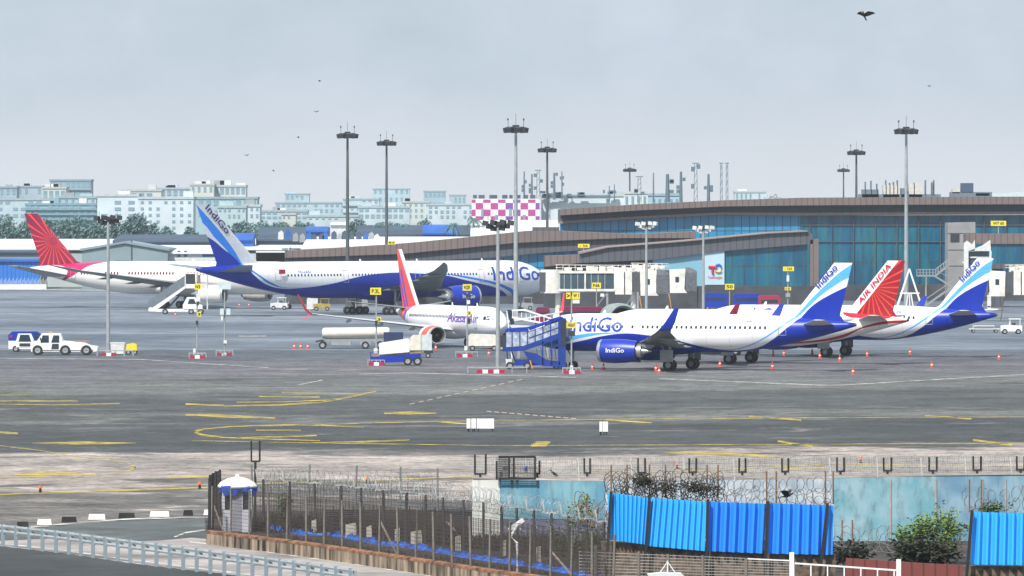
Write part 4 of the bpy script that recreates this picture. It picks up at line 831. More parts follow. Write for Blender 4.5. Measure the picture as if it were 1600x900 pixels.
MB().prism([(1.0, 1.7), (1.0, 2.4), (1.3, 2.4), (2.2, 1.7)], -.99, .99).build('window', M_glass, t); MB().box((-1.9, 0, 1.95), (.35, 1.94, .35)).build('tail_lamp', M_red, t); wheels(t, [-1.3, 2.1], .85, .4)
p = G(190, 548); t = thing('yellow_cabinet', 'small yellow machine on the ground behind the long barrier', 'equipment', G(206, 554))
MB().prism([(-.7, .5), (-.6, 1.25), (.1, 1.4), (.6, 1.25), (.65, .5)], -.5, .5).build('body', M_yel, t); wheels(t, [-.4, .4], .4, .28, .2)
t = thing('grey_bin', 'pale grey bin on the ground behind the long barrier', 'bin', G(184, 554)); MB().prism([(-.75, .1), (-.85, 1.35), (.85, 1.35), (.75, .1)], -.6, .6).build('body', M_offw, t); MB().b2(-.9, .9, -.65, .65, 1.35, 1.45).build('lid', M_white, t)
# mobile stairs truck
p = G(275, 491); p.y -= 0; t = thing('stair_truck', 'white mobile stairs on a small truck reaching up under the cream wide body', 'stairs truck', p)
k = MB(); k.prism([(-4.6, .5), (-4.6, 1.0), (1.4, 5.1), (3.4, 5.1), (3.4, 4.4), (1.6, 4.4), (-3.6, .5)], -.95, -.85); k.prism([(-4.6, .5), (-4.6, 1.0), (1.4, 5.1), (3.4, 5.1), (3.4, 4.4), (1.6, 4.4), (-3.6, .5)], .85, .95); k.build('stringer', M_white, t)
k = MB(); 
for i in range(20): k.box((-4.0 + i * .29, 0, .75 + i * .197), (.32, 1.7, .05))
k.box((2.5, 0, 4.45), (2, 1.7, .08)); k.build('tread', M_grey, t)
k = MB(); 
k.prism([(-4.7, 1.6), (-4.7, 2.2), (1.6, 6.6), (1.6, 4.9), (-4.0, 1.1)], -.98, -.93); k.prism([(-4.7, 1.6), (-4.7, 2.2), (1.6, 6.6), (1.6, 4.9), (-4.0, 1.1)], .93, .98); k.build('side_screen', mat('translucent grey screen', (.14, .17, .2), .4), t)
k = MB(); 
for x_ in (1.6, 3.5, 5.3):
    for y_ in (-.95, .95): k.bar((x_, y_, .8 if x_ > 4 else 4.4), (x_, y_, 6.9), .14)
k.b2(1.5, 5.4, -1, 1, 6.8, 7.0); k.b2(3.3, 5.3, -.98, -.9, 4.4, 5.2); k.build('canopy_frame', M_offw, t)
MB().b2(1.7, 3.2, -.9, .9, 4.5, 6.8).build('canopy_shade_fill', M_dark, t); MB().b2(3.7, 4.1, -.7, .7, 4.5, 6.6).build('canopy_panel', mat('brown panel', (.22, .16, .14), .7), t)  # dark block stands in for the shade inside the canopy
k = MB(); k.b2(-4.2, 4.6, -.9, .9, .45, .9); k.prism([(1.2, .9), (1.2, 1.6), (1.9, 2.9), (3.3, 2.9), (3.9, 1.7), (4.5, 1.5), (4.5, .9)], -1, 1); bo = k.build('truck_body', M_white, t)
MB().prism([(2.0, 1.75), (2.3, 2.6), (3.1, 2.6), (3.5, 1.75)], -1.03, 1.03).build('window', M_glass, bo); MB().bar((-1.5, 0, .9), (.6, 0, 3.2), .3).build('lift_strut', M_dark, t); wheels(t, [-1.8, 2.6, 4.2], .85, .48)
# tanker
p = G(560, 545); t = thing('fuel_tanker', 'long cream tanker trailer under the thin wing of the orange finned airliner', 'tanker', p)
k = MB(); k.loft([[(x_, 1.05 * q * math.cos(a), 1.95 + .08 * (x_ + 4) / 8 + .72 * q * math.sin(a)) for a in [2 * math.pi * j / 20 for j in range(20)]] for x_, q in ((-4.6, .5), (-4.5, .85), (-4.2, 1), (0, 1), (3.6, 1), (3.9, .85), (4.0, .5))]); k.build('tank', mat('cream tank', (.62, .58, .5), .4, var=.08), t, True)
k = MB(); k.b2(-4, 3.9, -.8, .8, 1.0, 1.2); k.b2(-3.4, -.9, -.9, .9, .5, .98); k.b2(.2, 1.6, -.9, .9, .55, .98); k.build('chassis', M_grey, t); MB().b2(3.5, 4.6, -.95, .95, .6, 1.9).build('pump_cabinet', mat('pale teal cabinet', (.3, .42, .42), .5), t)
k = MB(); k.bar((-4.4, 0, 1.1), (-5.4, 0, .9), .2); k.build('tow_bar', M_dark, t); wheels(t, [-4.5, .9, 2.7], .95, .48)
# blue belt loader with boxes on it
p = G(615, 571); t = thing('belt_loader', 'long deep blue belt loader with black wheels below the thin wing', 'belt loader', p)
k = MB(); k.prism([(-2.6, .25), (-2.6, .95), (2.8, 1.35), (3.1, 1.3), (3.0, .6), (1.8, .45)], -.8, .8); k.build('chassis', M_iblue, t); MB().prism([(-2.7, .97), (3.4, 1.42), (3.4, 1.6), (-2.7, 1.15)], -.6, .6).build('belt', mat('worn belt', (.3, .22, .12), .9, var=.4, scale=4), t)
k = MB(); k.bar((-2.6, -.7, 1.0), (-2.6, -.7, 1.5), .08); k.bar((-2.6, -.7, 1.5), (1.2, -.7, 1.7), .08); k.build('side_rail', M_iblue, t); wheels(t, [1.6, 2.7], .8, .5, .35)
o = MB(); o.prism([(-1.7, 1.22), (-1.7, 2.5), (1.5, 3.0), (1.7, 2.9), (1.7, 1.5)], -.75, .75); tag(o.build('cargo_cover', M_white, None, loc=p + Vector((.1, 0, .02))), 'white covered load lying on the blue belt loader', 'cargo')
p2 = G(657, 559); t = thing('baggage_cart', 'baggage cart with two white curtained boxes before the engine of the orange finned airliner', 'baggage cart', p2)
MB().prism([(-1.2, .9), (-1.3, 1.4), (-1.2, 2.4), (-.9, 2.7), (.05, 2.7), (.05, .9)], -.8, .8).build('container', mat('cream container', (.66, .63, .55), .5), t); MB().prism([(.12, .9), (.12, 2.7), (1.35, 2.75), (1.35, .9)], -.8, .8).build('container', mat('pale translucent curtain', (.52, .58, .6), .5), t)
k = MB(); k.b2(-1.5, 1.5, -.85, .85, .55, .88); k.bar((-1.5, 0, .6), (-2.6, 0, .45), .08); k.build('chassis', M_dark, t); wheels(t, [-.9, .9], .75, .3)
p3 = G(616, 548); t = thing('cargo_container', 'navy box container behind the belt loader', 'container', p3); MB().b2(-1.3, 1.1, -.9, .9, .4, 2.3).build('container_body', mat('navy container', (.015, .03, .1), .6), t); MB().b2(-1.4, 1.2, -1, 1, .1, .38).build('base', M_dark, t)
# white tug under the orange finned airliner nose
p = G(757, 548); t = thing('ground_power_unit', 'boxy white ground power cart beneath the nose of the orange finned airliner', 'power cart', p)
MB().prism([(-2.0, .6), (-2.0, 1.9), (-1.7, 2.1), (1.3, 2.0), (1.5, 1.7), (1.5, .6)], -.9, .9).build('body', mat('cream cart', (.68, .66, .6), .5), t); MB().b2(-2.2, 1.9, -.8, .8, .4, .6).build('chassis', M_grey, t); k = MB(); k.b2(1.6, 2.6, -.7, .7, .5, 1.9); k.build('cab', M_dark, t); wheels(t, [-1.5, 1.2, 2.1], .8, .34)
# blue passenger stairs
p = G(838, 577); t = thing('passenger_stairs', 'deep blue covered passenger stairs with windowed sides leading up to the nearest airliner door', 'passenger stairs', p)
s = 10000 / p.y
def px2(a, b): return ((a - 838) / s, (577 - b) / s)
M_blf = mat('deep blue stairs paint', (.003, .035, .26), .45, var=.2, scale=1)
M_clear = mat('scratched clear panel', (.36, .42, .52), .25, var=.5, scale=2.2)
k = MB(); 
for y_ in (-1.1, 1.1):
    k.prism([px2(786, 543), px2(786, 549), px2(818, 548), px2(876, 528), px2(876, 519), px2(815, 541)], y_ - .07, y_ + .07)
    k.prism([px2(818, 549), px2(828, 566), px2(850, 572), px2(884, 573), px2(884, 566), px2(855, 563), px2(838, 553)], y_ - .07, y_ + .07)
    for a in (848, 862, 874): k.bar((px2(a, 0)[0], y_, .5), (px2(a, 0)[0], y_, px2(0, 533)[1]), .14)
    for i in range(6): k.bar((px2(838 + i * 7, 0)[0], y_, px2(0, 545 - i * 2)[1]), (px2(841 + i * 7, 0)[0], y_, px2(0, 562)[1]), .07)
k.b2(px2(872, 0)[0], px2(884, 0)[0], -1.15, 1.15, .5, px2(0, 497)[1]); k.build('side_frame', M_blf, t)
k = MB(); a_, b_ = px2(825, 514), px2(880, 495)
k.prism([px2(788, 517), px2(792, 513), px2(824, 511), px2(826, 515), px2(826, 517)], -1.2, 1.2); k.prism([px2(824, 511), px2(862, 500), px2(866, 502), px2(828, 516)], -1.2, 1.2); k.prism([px2(855, 500), px2(876, 494), px2(880, 496), px2(868, 502)], -1.2, 1.2); k.build('roof', M_iblue, t)
k = MB()
for y_ in (-1.08, 1.08): k.prism([px2(790, 518), px2(826, 518), px2(873, 502), px2(873, 520), px2(818, 540), px2(790, 542)], y_ - .02, y_ + .02)
k.build('side_window', M_clear, t)
k = MB()
for y_ in (-1.13, 1.13):
    for a, c1, c2 in ((790, 517, 543), (800, 517, 543), (812, 517, 542), (824, 516, 539), (836, 512, 534), (848, 508, 530), (860, 504, 525)): k.bar((px2(a, 0)[0], y_, px2(0, c1)[1]), (px2(a, 0)[0], y_, px2(0, c2)[1]), .09)
    k.bar((px2(826, 0)[0], y_, px2(0, 528)[1]), (px2(873, 0)[0], y_, px2(0, 511)[1]), .07)
k.build('window_bar', M_blf, t)
k = MB(); k.prism([px2(876, 500), px2(884, 499), px2(884, 540), px2(876, 540)], -1.2, 1.2); k.build('door_canopy', mat('black bellows', (.02, .025, .05), .8), t)
k = MB(); k.b2(px2(800, 0)[0], px2(880, 0)[0], -1, 1, .45, .75); k.b2(px2(806, 0)[0], px2(846, 0)[0], -.9, .9, .75, 1.1)
for a, c in ((794, 566), (808, 566)): k.bar((px2(792, 0)[0] + (a - 794) / 30, 0, px2(0, 547)[1]), (px2(a, 0)[0], 0, .4), .15)
k.build('truck_chassis', M_blf, t); k = MB(); k.prism([px2(790, 561), px2(800, 561), px2(799, 573), px2(791, 573)], -.9, .9); k.build('cab_box', M_offw, t)
k = MB(); k.bar((px2(832, 0)[0], -1.3, .1), (px2(828, 0)[0], -1.3, 1.0), .12); k.build('orange_strut', mat('orange paint', (.7, .28, .02), .5), t); wheels(t, [-2.9, -1.0, 2.2, 3.0], .95, .42)
# glazed ramp of the second stairs behind (white rails)
p = G(825, 560); t = thing('boarding_ramp', 'white railed boarding ramp with a glazed hood behind the blue passenger stairs', 'boarding ramp', p); s = 10000 / p.y
def px3(a, b): return ((a - 825) / s, (560 - b) / s)
k = MB()
for y_ in (-.9, .9):
    k.prism([px3(800, 494), px3(858, 506), px3(858, 508), px3(800, 497)], y_ - .04, y_ + .04); k.prism([px3(800, 484), px3(820, 483), px3(862, 497), px3(862, 499), px3(820, 485.5), px3(800, 486)], y_ - .04, y_ + .04)
    for i in range(9): k.bar((px3(801 + i * 7, 0)[0], y_, px3(0, 485 + i * 1.5)[1]), (px3(801 + i * 7, 0)[0], y_, px3(0, 495 + i * 1.6)[1]), .07)
    k.bar((px3(800, 0)[0], y_, 0), (px3(792, 486)[0], y_, px3(0, 486)[1]), .12)
k.build('rail', M_white, t); k = MB(); k.prism([px3(796, 507), px3(858, 511), px3(858, 520), px3(800, 514)], -.9, .9); k.build('deck', M_offw, t)
k = MB(); k.bar((px3(855, 0)[0], 0, 0), (px3(855, 0)[0], 0, px3(0, 515)[1]), .3); k.bar((px3(810, 0)[0], 0, 0), (px3(812, 0)[0], 0, px3(0, 512)[1]), .3); k.build('leg', M_grey, t)
k = MB(); k.prism([px3(792, 484), px3(799, 484), px3(804, 505), px3(798, 508)], -.9, .9); k.build('hood', M_glass, t)
# engine on a stand
p = Vector((XW(973, 795), 795, 0)); t = thing('engine_on_stand', 'big round grey jet engine intake on a stand behind the nearest airliner roof', 'jet engine', p)
k = MB(); k.lathe([(1.45, .9), (1.5, .1), (1.75, -.15), (2.0, .2), (2.05, 1.5), (1.95, 3.2), (1.4, 4.2), (.6, 4.6)], (0, 0, 0), 'Y', 32); o = k.build('nacelle', mat('weathered grey green cowl', (.23, .28, .28), .4, var=.25), t, True, loc=(0, 0, 3.9), rz=.35)
k = MB(); k.lathe([(.01, -.1), (.35, .3), (.5, .8), (1.48, .9)], (0, 0, 0), 'Y', 24)
for i in range(14):
    a = i * math.pi / 7; pts = [(.35 * math.cos(a), .35, .35 * math.sin(a)), (.9 * math.cos(a + .3), .6, .9 * math.sin(a + .3)), (1.45 * math.cos(a + .5), .7, 1.45 * math.sin(a + .5))]; k.tube(pts, .06, 4)
k.build('fan', M_dark, o, True)
k = MB(); k.b2(-2, 2, -.2, 4.2, .6, .85)
for x_ in (-1.6, 1.6):
    for y_ in (.2, 3.6): k.bar((x_, y_, 0), (x_ * .8, y_, 2.6), .25)
k.build('stand', M_dark, t)
# jet bridges
M_jb = mat('cream bridge paint', (.72, .7, .65), .55, var=.2, scale=.8)
def jet_bridge(label, x, Y, L_, rz=0, scale=1.0, z0=4.6):
    """tunnel along +x ending in bellows and a cab; x,Y = tunnel start"""
    t = thing('jet_bridge', label, 'jet bridge', (x, Y, 0), rz, 'passenger jet bridges'); H = 2.9
    k = MB()
    for z_ in (z0, z0 + H): 
        for y_ in (-1.4, 1.4): k.b2(0, L_, y_ - .12, y_ + .12, z_ - .18, z_ + .18)
    n_ = max(2, int(L_ / 3.2))
    for i in range(n_ + 1):
        for y_ in (-1.4, 1.4): k.b2(i * L_ / n_ - .12, i * L_ / n_ + .12, y_ - .11, y_ + .11, z0 + .1, z0 + H - .1)
    k.b2(.0, L_, -1.3, 1.3, z0 + H + .02, z0 + H + .16); k.b2(0, L_, -1.3, 1.3, z0 - .3, z0 - .19)
    fr = k.build('tunnel_frame', M_jb, t); k = MB(); k.b2(.05, L_ - .05, -1.32, 1.32, z0 + .15, z0 + H - .15); k.build('tunnel_glass', M_pane, t)
    k = MB()
    for i in range(int(L_ / 1.1)):
        k.bar((i * 1.1 + .3, -1.35, z0 + .15), (i * 1.1 + .3, -1.35, z0 + H - .15), .05)
    k.build('glazing_bar', M_jb, fr)
    k = MB()
    for y_ in (-1.2, 1.2):
        k.bar((0, y_, z0 + H + 1.2), (L_ + 4, y_, z0 + H + 1.1), .07); k.bar((0, y_, z0 + H + .75), (L_ + 4, y_, z0 + H + .7), .05)
        for i in range(int(L_ + 4)): 
            k.bar((i * 1.0 + .2, y_, z0 + H), (i * 1.0 + .2, y_, z0 + H + 1.2), .06)
    for i in range(16): q = R.uniform(.5, L_ + 3); k.box((q, R.uniform(-1, 1), z0 + H + .5), (R.uniform(.4, 1.2), .6, R.uniform(.4, 1.0)))
    k.build('roof_railing', M_jb, t)
    for i, (a, b_, m_) in enumerate(((L_ + .05, L_ + 1.5, M_jb), (L_ + 1.7, L_ + 2.8, M_jb))): MB().b2(a, b_, -1.75, 1.75, z0 - .7, z0 + H + .25).build('bellows_frame', m_, t)
    MB().b2(L_ + 1.4, L_ + 4.2, -1.5, 1.5, z0 - .3, z0 + H).build('bellows', mat('dark bellows', (.07, .075, .09), .8), t)
    k = MB(); k.prism([(L_ + 4.2, z0 - .9), (L_ + 4.1, z0 + H + .1), (L_ + 6.8, z0 + H + .25), (L_ + 6.6, z0 - .2), (L_ + 7.1, z0 - .9)], -1.8, 1.8); cb = k.build('cab', M_jb, t)
    MB().b2(L_ + 5.1, L_ + 5.7, -1.84, 1.84, z0 + .9, z0 + 1.8).build('cab_window', M_glass, cb)
    k = MB(); k.loft([[(L_ + 6.8 + a, y_, z_) for y_, z_ in ((-1.9, z0 - .6), (-1.9, z0 + H - .4), (-1.4, z0 + H + .1 + b_), (1.4, z0 + H + .1 + b_), (1.9, z0 + H - .4), (1.9, z0 - .6))] for a, b_ in ((0, .3), (.6, .4), (1.2, .2), (1.9, -.2))]); k.build('cab_canopy', mat('grey folding canopy', (.1, .11, .13), .8, var=.3, scale=3), t)
    k = MB()
    for y_ in (-1.1, 1.1): k.bar((L_ - 1.2, y_, .9), (L_ - 1.2, y_, z0 - .2), .32); k.bar((L_ - 1.2, y_, z0 - .4), (L_ - 3.2, y_, 1.6), .12)
    k.b2(L_ - 2.1, L_ - .3, -1.4, 1.4, .7, 1.1); k.build('lift_column', M_grey, t); k = MB(); k.cyl((0.4, 0, 0), (.4, 0, z0 - .4), .5, .42, 12); k.cyl((.4, 0, 0), (.4, 0, .9), .9, .7, 12); k.build('support_pedestal', M_jb, t, True)
    k = MB(); k.bar((L_ + 4.6, -1.7, .1), (L_ + 4.0, -1.7, z0 - .9), .14); 
    k.build('service_stair', mat('orange strut', (.55, .25, .05), .6), t); wheels(t, [L_ - 1.2], 1.1, .5, .4)
    MB().cyl((-.6, 0, z0 - .5), (-.6, 0, z0 + H + .4), 1.9, n=18).build('rotunda', M_jb, t, True); MB().b2(-2.6, -1.6, -1.6, 1.6, z0 - .2, z0 + H).build('end_bellows', mat('dark bellows', (.07, .075, .09), .8), t)
    return t
jet_bridge('first jet bridge with long glazed tunnel, its pedestal right of the wide body nose', XW(868, 1040), 1040, 9.6)
jet_bridge('second jet bridge behind the first, its grey folded canopy beside the pale blue panel', XW(986, 1075), 1075, 2.3)
jb = jet_bridge('jet bridge at the right edge with a yellow barred undercarriage below its white cab', XW(1640, 1010), 1010, 3.0, math.pi, z0=4.9)
Y_ = 1120; t = thing('bridge_head', 'tall white open bridge head framing above the right hand blue tail', 'jet bridge', (XW(1528, Y_), Y_, 0)); k = MB()
def w2(a, b): return ((a - 1528) * Y_ / F, ZW(b, Y_))
k.prism([w2(1505, 380), w2(1510, 376), w2(1518, 382), w2(1522, 375), w2(1522, 388), w2(1512, 392), w2(1512, 420), w2(1505, 420)], -2, -1.2); k.prism([w2(1522, 388), w2(1533, 384), w2(1546, 375), w2(1547, 392), w2(1522, 392)], -2, -1.2); k.prism([w2(1545, 392), w2(1548, 392), w2(1547, 480), w2(1541, 480)], -2, -1.2); k.prism([w2(1531, 430), w2(1536, 430), w2(1534, 480), w2(1528, 480)], -2, -1.2); k.bar((w2(1503, 0)[0], -1.6, w2(0, 410)[1]), (w2(1512, 0)[0], -1.6, w2(0, 410)[1]), .3)
k.b2(w2(1505, 0)[0], w2(1508, 0)[0], -2, -1.4, 0, w2(0, 420)[1]); k.b2(w2(1541.5, 0)[0], w2(1546.5, 0)[0], -2, -1.4, 0, w2(0, 478)[1]); k.build('frame', M_offw, t)
MB().b2(w2(1513, 0)[0], w2(1544, 0)[0], -1, 1.5, w2(0, 425)[1], w2(0, 393)[1]).build('glazed_cabin', M_pane, t); k = MB(); k.bar((w2(1514, 0)[0], -1.1, w2(0, 402)[1]), (w2(1544, 0)[0], -1.1, w2(0, 402)[1]), .25); k.build('sash_bar', M_offw, t)
# equipment below and around the bridges: buses, tractors
def bus(label, px, py, Y, wpx, m_, rz=0):
    t = thing('airport_bus', label, 'bus', (XW(px, Y), Y, 0), rz, 'airport buses'); W = wpx * Y / F; k = MB(); k.prism([(-W / 2, .5), (-W / 2, 2.7), (-W / 2 + .3, 3.0), (W / 2 - .3, 3.0), (W / 2, 2.6), (W / 2, .5)], -1.3, 1.3); b_ = k.build('body', m_, t)
    MB().b2(-W / 2 + .4, W / 2 - .4, -1.32, 1.32, 1.7, 2.25).build('window_band', M_glass, b_); wheels(t, [-W / 3, W / 3], 1.15, .48); return t
M_mar = mat('maroon bus paint', (.16, .006, .05), .5)
bus('maroon airport bus left of the first bridge pedestal', 848, 487, 960, 22, M_mar); bus('longer maroon airport bus whose roof shows above the nearest airliner nose', 908, 487, 965, 68, M_mar)
bus('deep blue airport bus under the boarding pier, left one', 1118, 470, 1128, 38, M_iblue); bus('deep blue airport bus under the boarding pier, right one', 1166, 470, 1120, 40, M_iblue); bus('pink red airport bus at the dark base of the boarding pier', 1202, 473, 1098, 34, mat('pink red bus paint', (.3, .015, .06), .5))
def tractor(label, px, Y, m_, rz=0):
    t = thing('baggage_tractor', label, 'tractor', (XW(px, Y), Y, 0), rz, 'baggage tractors'); k = MB(); k.prism([(-1.5, .4), (-1.5, 1.2), (-.3, 1.3), (1.5, 1.2), (1.5, .4)], -.7, .7); k.build('body', m_, t)
    k = MB()
    for x_ in (-.2, 1.2): 
        for y_ in (-.65, .65): k.bar((x_, y_, 1.2), (x_, y_, 2.1), .07)
    k.b2(-.35, 1.35, -.75, .75, 2.1, 2.2); k.build('cab_roof', m_, t); MB().b2(.1, .6, -.4, .4, 1.25, 1.6).build('seat', M_dark, t); wheels(t, [-.95, .95], .65, .38); return t
tractor('white baggage tractor at the right edge before the jet bridge', 1580, 905, M_white); tractor('white baggage tractor under the long wide body belly, left one', 436, 1130, M_offw); tractor('dull yellow baggage tractor under the long wide body belly', 503, 1120, mat('dull yellow paint', (.36, .28, .07), .6)); tractor('grey tractor behind the long wide body nose gear', 820, 1130, M_grey)
t = thing('baggage_dolly', 'flat white baggage dolly on the apron right of the last blue tail', 'dolly', (XW(1538, 915), 915, 0)); k = MB(); k.b2(-2.2, 2.2, -.7, .7, .5, .62); k.b2(-1.6, 1.4, -.7, .7, .95, 1.05); k.bar((2.2, 0, .55), (3.4, 0, .9), .08)
for x_ in (-1.6, 1.4): k.bar((x_, 0, .5), (x_, 0, 1), .08)
k.build('deck', M_offw, t); wheels(t, [-1.6, 1.6], .6, .25, .2)
for i, (px, Y, c_) in enumerate(((484, 1125, M_offw), (492, 1128, M_offw), (570, 1118, M_grey), (618, 1122, M_grey))):
    t = thing('equipment_box', ['pale upright equipment box under the wide body, left of a pair', 'pale upright equipment box under the wide body, right of a pair', 'grey equipment box behind the thin wing, left', 'grey equipment box behind the thin wing, right'][i], 'equipment', (XW(px, Y), Y, 0)); MB().prism([(-.5, .2), (-.5, 2.0), (-.3, 2.2), (.5, 2.1), (.5, .2)], -.4, .4).build('housing', c_, t); wheels(t, [-.3, .3], .3, .2, .12)
for i, (px, Y) in enumerate(((1478, 1000), (1352, 1050), (1468, 1002))): person(['person standing near the foot of the outside stairs', 'person in dark clothes between the red rayed tail and the mast', 'second person near the outside stairs'][i], (XW(px, Y), Y, 0), R.uniform(0, 6), [M_hiv, M_trs, M_offw][i], M_trs)
# white boxes on the taxiway
def sign_box(label, px, py, n_, ww=.9):
    p = G(px, py); t = thing('taxiway_sign', label, 'sign', p, 0); s_ = 0
    for i, (x0, x1) in enumerate(n_): 
        MB().b2(x0, x1, -.18, .18, .28, 1.05).build('sign_panel', M_white, t)
        for x_ in (x0 + .12, x1 - .12): MB().b2(x_ - .04, x_ + .04, -.05, .05, 0, .28).build('leg', M_dark, t)
    return t
sign_box('row of white box panels standing on the dark taxiway', 752, 675, [(-1.15, -.85), (-.78, -.42), (-.35, 1.0)]); sign_box('single small white box sign on the taxiway right of the row of panels', 943, 680, [(-.32, -.12), (-.08, .34)])
# cones
def cone_proto(label, loc):
    t = thing('traffic_cone', label, 'traffic cone', loc, 0, 'orange cones around the parked airliners'); b_ = MB(); b_.lathe([(.2, .04), (.05, .8), (.01, .81)], n=12); c = b_.build('cone_body', mat('orange cone', (.55, .06, .03), .6), t, True)
    b_ = MB(); b_.lathe([(.158, .3), (.13, .45)], n=12); b_.build('reflective_band', M_offw, c, True, loc=(0, 0, .0)); MB().box((0, 0, .02), (.5, .5, .04)).build('cone_base', mat('orange cone', (.55, .06, .03), .6), t); return t
CN = [(926, 578, 'left of the nearest engine'), (943, 578, 'under the lip of the nearest engine'), (1025, 580, 'behind the nearest engine, left of a pair'), (1030, 584, 'behind the nearest engine, in front of a pair'), (1125, 573, 'between the two near sets of wheels'), (1207, 577, 'right of the second airliner wheels'), (1208, 557, 'below the blue belly, far one'), (1225, 556, 'just right of the far one below the blue belly'), (1269, 555, 'left of the third set of wheels'),
      (1281, 560, 'at the wheels below the red rayed tail'), (1312, 565, 'right of the wheels below the red rayed tail'), (1333, 585, 'nearest the camera on the right half'), (1355, 557, 'just right of the third set of wheels'), (1422, 554, 'below the belly of the right hand blue tail'), (1456, 575, 'alone below the right hand blue tail'), (1561, 562, 'furthest right on the apron'), (681, 547, 'beside the engine of the orange finned airliner'), (764, 556, 'by the white power cart'),
      (460, 545, 'leftmost of the three pale ones on open apron'), (470, 545, 'middle of the three pale ones on open apron'), (481, 545, 'rightmost of the three pale ones on open apron'), (274, 494, 'beside the stairs truck wheel'), (374, 479, 'under the cream engine, left'), (389, 479, 'under the cream engine, right')]
pr = None
for px, py, d in CN:
    lb = 'orange traffic cone ' + d
    if pr is None: pr = cone_proto(lb, G(px, py))
    else: clone(pr, G(px, py), 0, lb)
# ------------------------------------------------------------------ sheds and hangars
def shed(label, name, cat, px0, px1, ytop, ybase_roof, Y, depth, mroof, mwall, gable=None, stripe=None, lip=0):
    t = thing(name, label, cat, (XW((px0 + px1) / 2, Y), Y, 0)); W = (px1 - px0) * Y / F; zt, ze = ZW(ytop, Y), ZW(ybase_roof, Y)
    if gable:
        g_ = [(-W / 2, ze), (0, zt), (W / 2, ze)]
        MB().prism([(-W / 2, 0), (-W / 2, ze), (0, zt), (W / 2, ze), (W / 2, 0)], 0, depth).build('wall', mwall, t)
        MB().prism([(-W / 2 - .4, ze), (0, zt + .1), (W / 2 + .4, ze), (W / 2 + .4, ze + .5), (0, zt + .6), (-W / 2 - .4, ze + .5)], -.5, depth).build('roof', mroof, t)
    else:
        MB().b2(-W / 2, W / 2, 0, depth, 0, ze).build('wall', mwall, t)
        k = MB(); v = k.verts([(-W / 2, -.6, ze + .02), (W / 2, -.6, ze + .02), (W / 2, depth, zt), (-W / 2, depth, zt), (-W / 2, -.6, ze - .4), (W / 2, -.6, ze - .4), (W / 2, depth, zt - .5), (-W / 2, depth, zt - .5)])
        for q in ((0, 1, 2, 3), (7, 6, 5, 4), (0, 4, 5, 1), (1, 5, 6, 2), (2, 6, 7, 3), (3, 7, 4, 0)): k.face([v[i] for i in q])
        k.build('roof', mroof, t)
    if stripe: MB().b2(-W / 2, W / 2, -.1, 0, ZW(stripe[1], Y), ZW(stripe[0], Y)).build('eave_band', stripe[2], t)
    return t
M_wroof = mat('white sheet roof', (.66, .69, .72), .6, var=.08, scale=.05); M_wall = mat('pale shed wall', (.4, .45, .48), .7, var=.15, scale=.1); M_gw = mat('grey green hangar wall', (.2, .27, .3), .7, var=.1, scale=.15)
M_bl = mat('blue sheet roof', (.01, .1, .42), .6, var=.3, scale=.2); M_dr = mat('dark shed roof', (.04, .07, .11), .7, var=.3, scale=.1)
t = shed('long white roofed cargo shed across the left background', 'cargo_shed', 'shed', -60, 452, 375, 388, 1480, 60, M_wroof, M_wall, stripe=(392, 395, M_dr))
for a in (30, 62, 96): MB().b2(XW(a, 1480) - XW(196, 1480) - 8, XW(a, 1480) - XW(196, 1480) - 6, -.15, .1, 0, 5).build('door', M_dr, t)
t = shed('grey gabled hangar behind the magenta finned airliner', 'hangar', 'hangar', 128, 262, 381, 392, 1440, 30, M_gw, M_gw, gable=True); MB().b2(-2.2, 1.0, -.15, .1, 0, 6.4).build('door', mat('navy door', (.03, .08, .2), .6), t); MB().b2(1.4, 1.7, -.12, .1, 0, 11).build('wall_joint', M_dr, t)
t = shed('grey dark eaved shed at the far left behind the magenta finned airliner', 'cargo_shed', 'shed', -40, 64, 391, 393, 1445, 20, M_dr, M_gw)
t = shed('white walled annexe right of the grey gabled hangar', 'annexe', 'building', 262, 345, 390, 394, 1445, 22, M_wroof, mat('white annexe wall', (.55, .58, .6), .7)); 
for a in (-3.8, -2.3): MB().b2(a, a + .7, -.1, .1, 7.2, 8.6).build('window', M_pane, t)
MB().b2(1.8, 5.4, -.12, .1, 7.2, 8.2).build('shutter', mat('blue shutter', (.03, .1, .3), .6), t)
shed('blue sheet metal fence panels at the far left behind the cream wing', 'sheet_fence', 'fence', -40, 62, 404, 406, 1436, 1, M_bl, ribbed('bright blue sheets', (.01, .15, .55), .9))
shed('low white roofed shed behind the blue wide body tail', 'cargo_shed', 'shed', 400, 640, 375, 392, 1480, 40, M_wroof, M_wall, stripe=(388, 390, M_dr))
shed('dark hipped roof shed left of the blue wide body fin', 'shed', 'shed', 176, 330, 367, 376, 1500, 30, M_dr, M_dr)
shed('dark blue roofed shed left of the two tall masts', 'shed', 'shed', 400, 520, 355, 374, 1500, 30, M_dr, M_dr); shed('small bright blue roofed hut before the dark sheds', 'hut', 'hut', 365, 396, 364, 373, 1490, 10, M_bl, M_bl)
shed('bright blue roofed hut beside the leftmost tall mast', 'hut', 'hut', 478, 512, 354, 360, 1492, 8, M_bl, mat('deep blue wall', (.02, .09, .3), .7)); shed('small white block with a red sign among the dark sheds', 'hut', 'hut', 516, 541, 347, 349, 1494, 8, M_wroof, mat('white annexe wall', (.55, .58, .6), .7))
shed('dark roofed shed with blue end below the palms', 'shed', 'shed', 556, 740, 352, 366, 1520, 25, M_dr, M_dr); shed('bright blue sloping roof below the palms', 'shed', 'shed', 660, 716, 351, 364, 1505, 10, M_bl, M_bl)
shed('long white roof running behind the terminal wing', 'cargo_shed', 'shed', 470, 760, 371, 388, 1440, 50, M_wroof, M_wall)
shed('white roof mound right of the palms before the chequered building', 'cargo_shed', 'shed', 735, 880, 344, 366, 1470, 20, M_wroof, M_wroof)
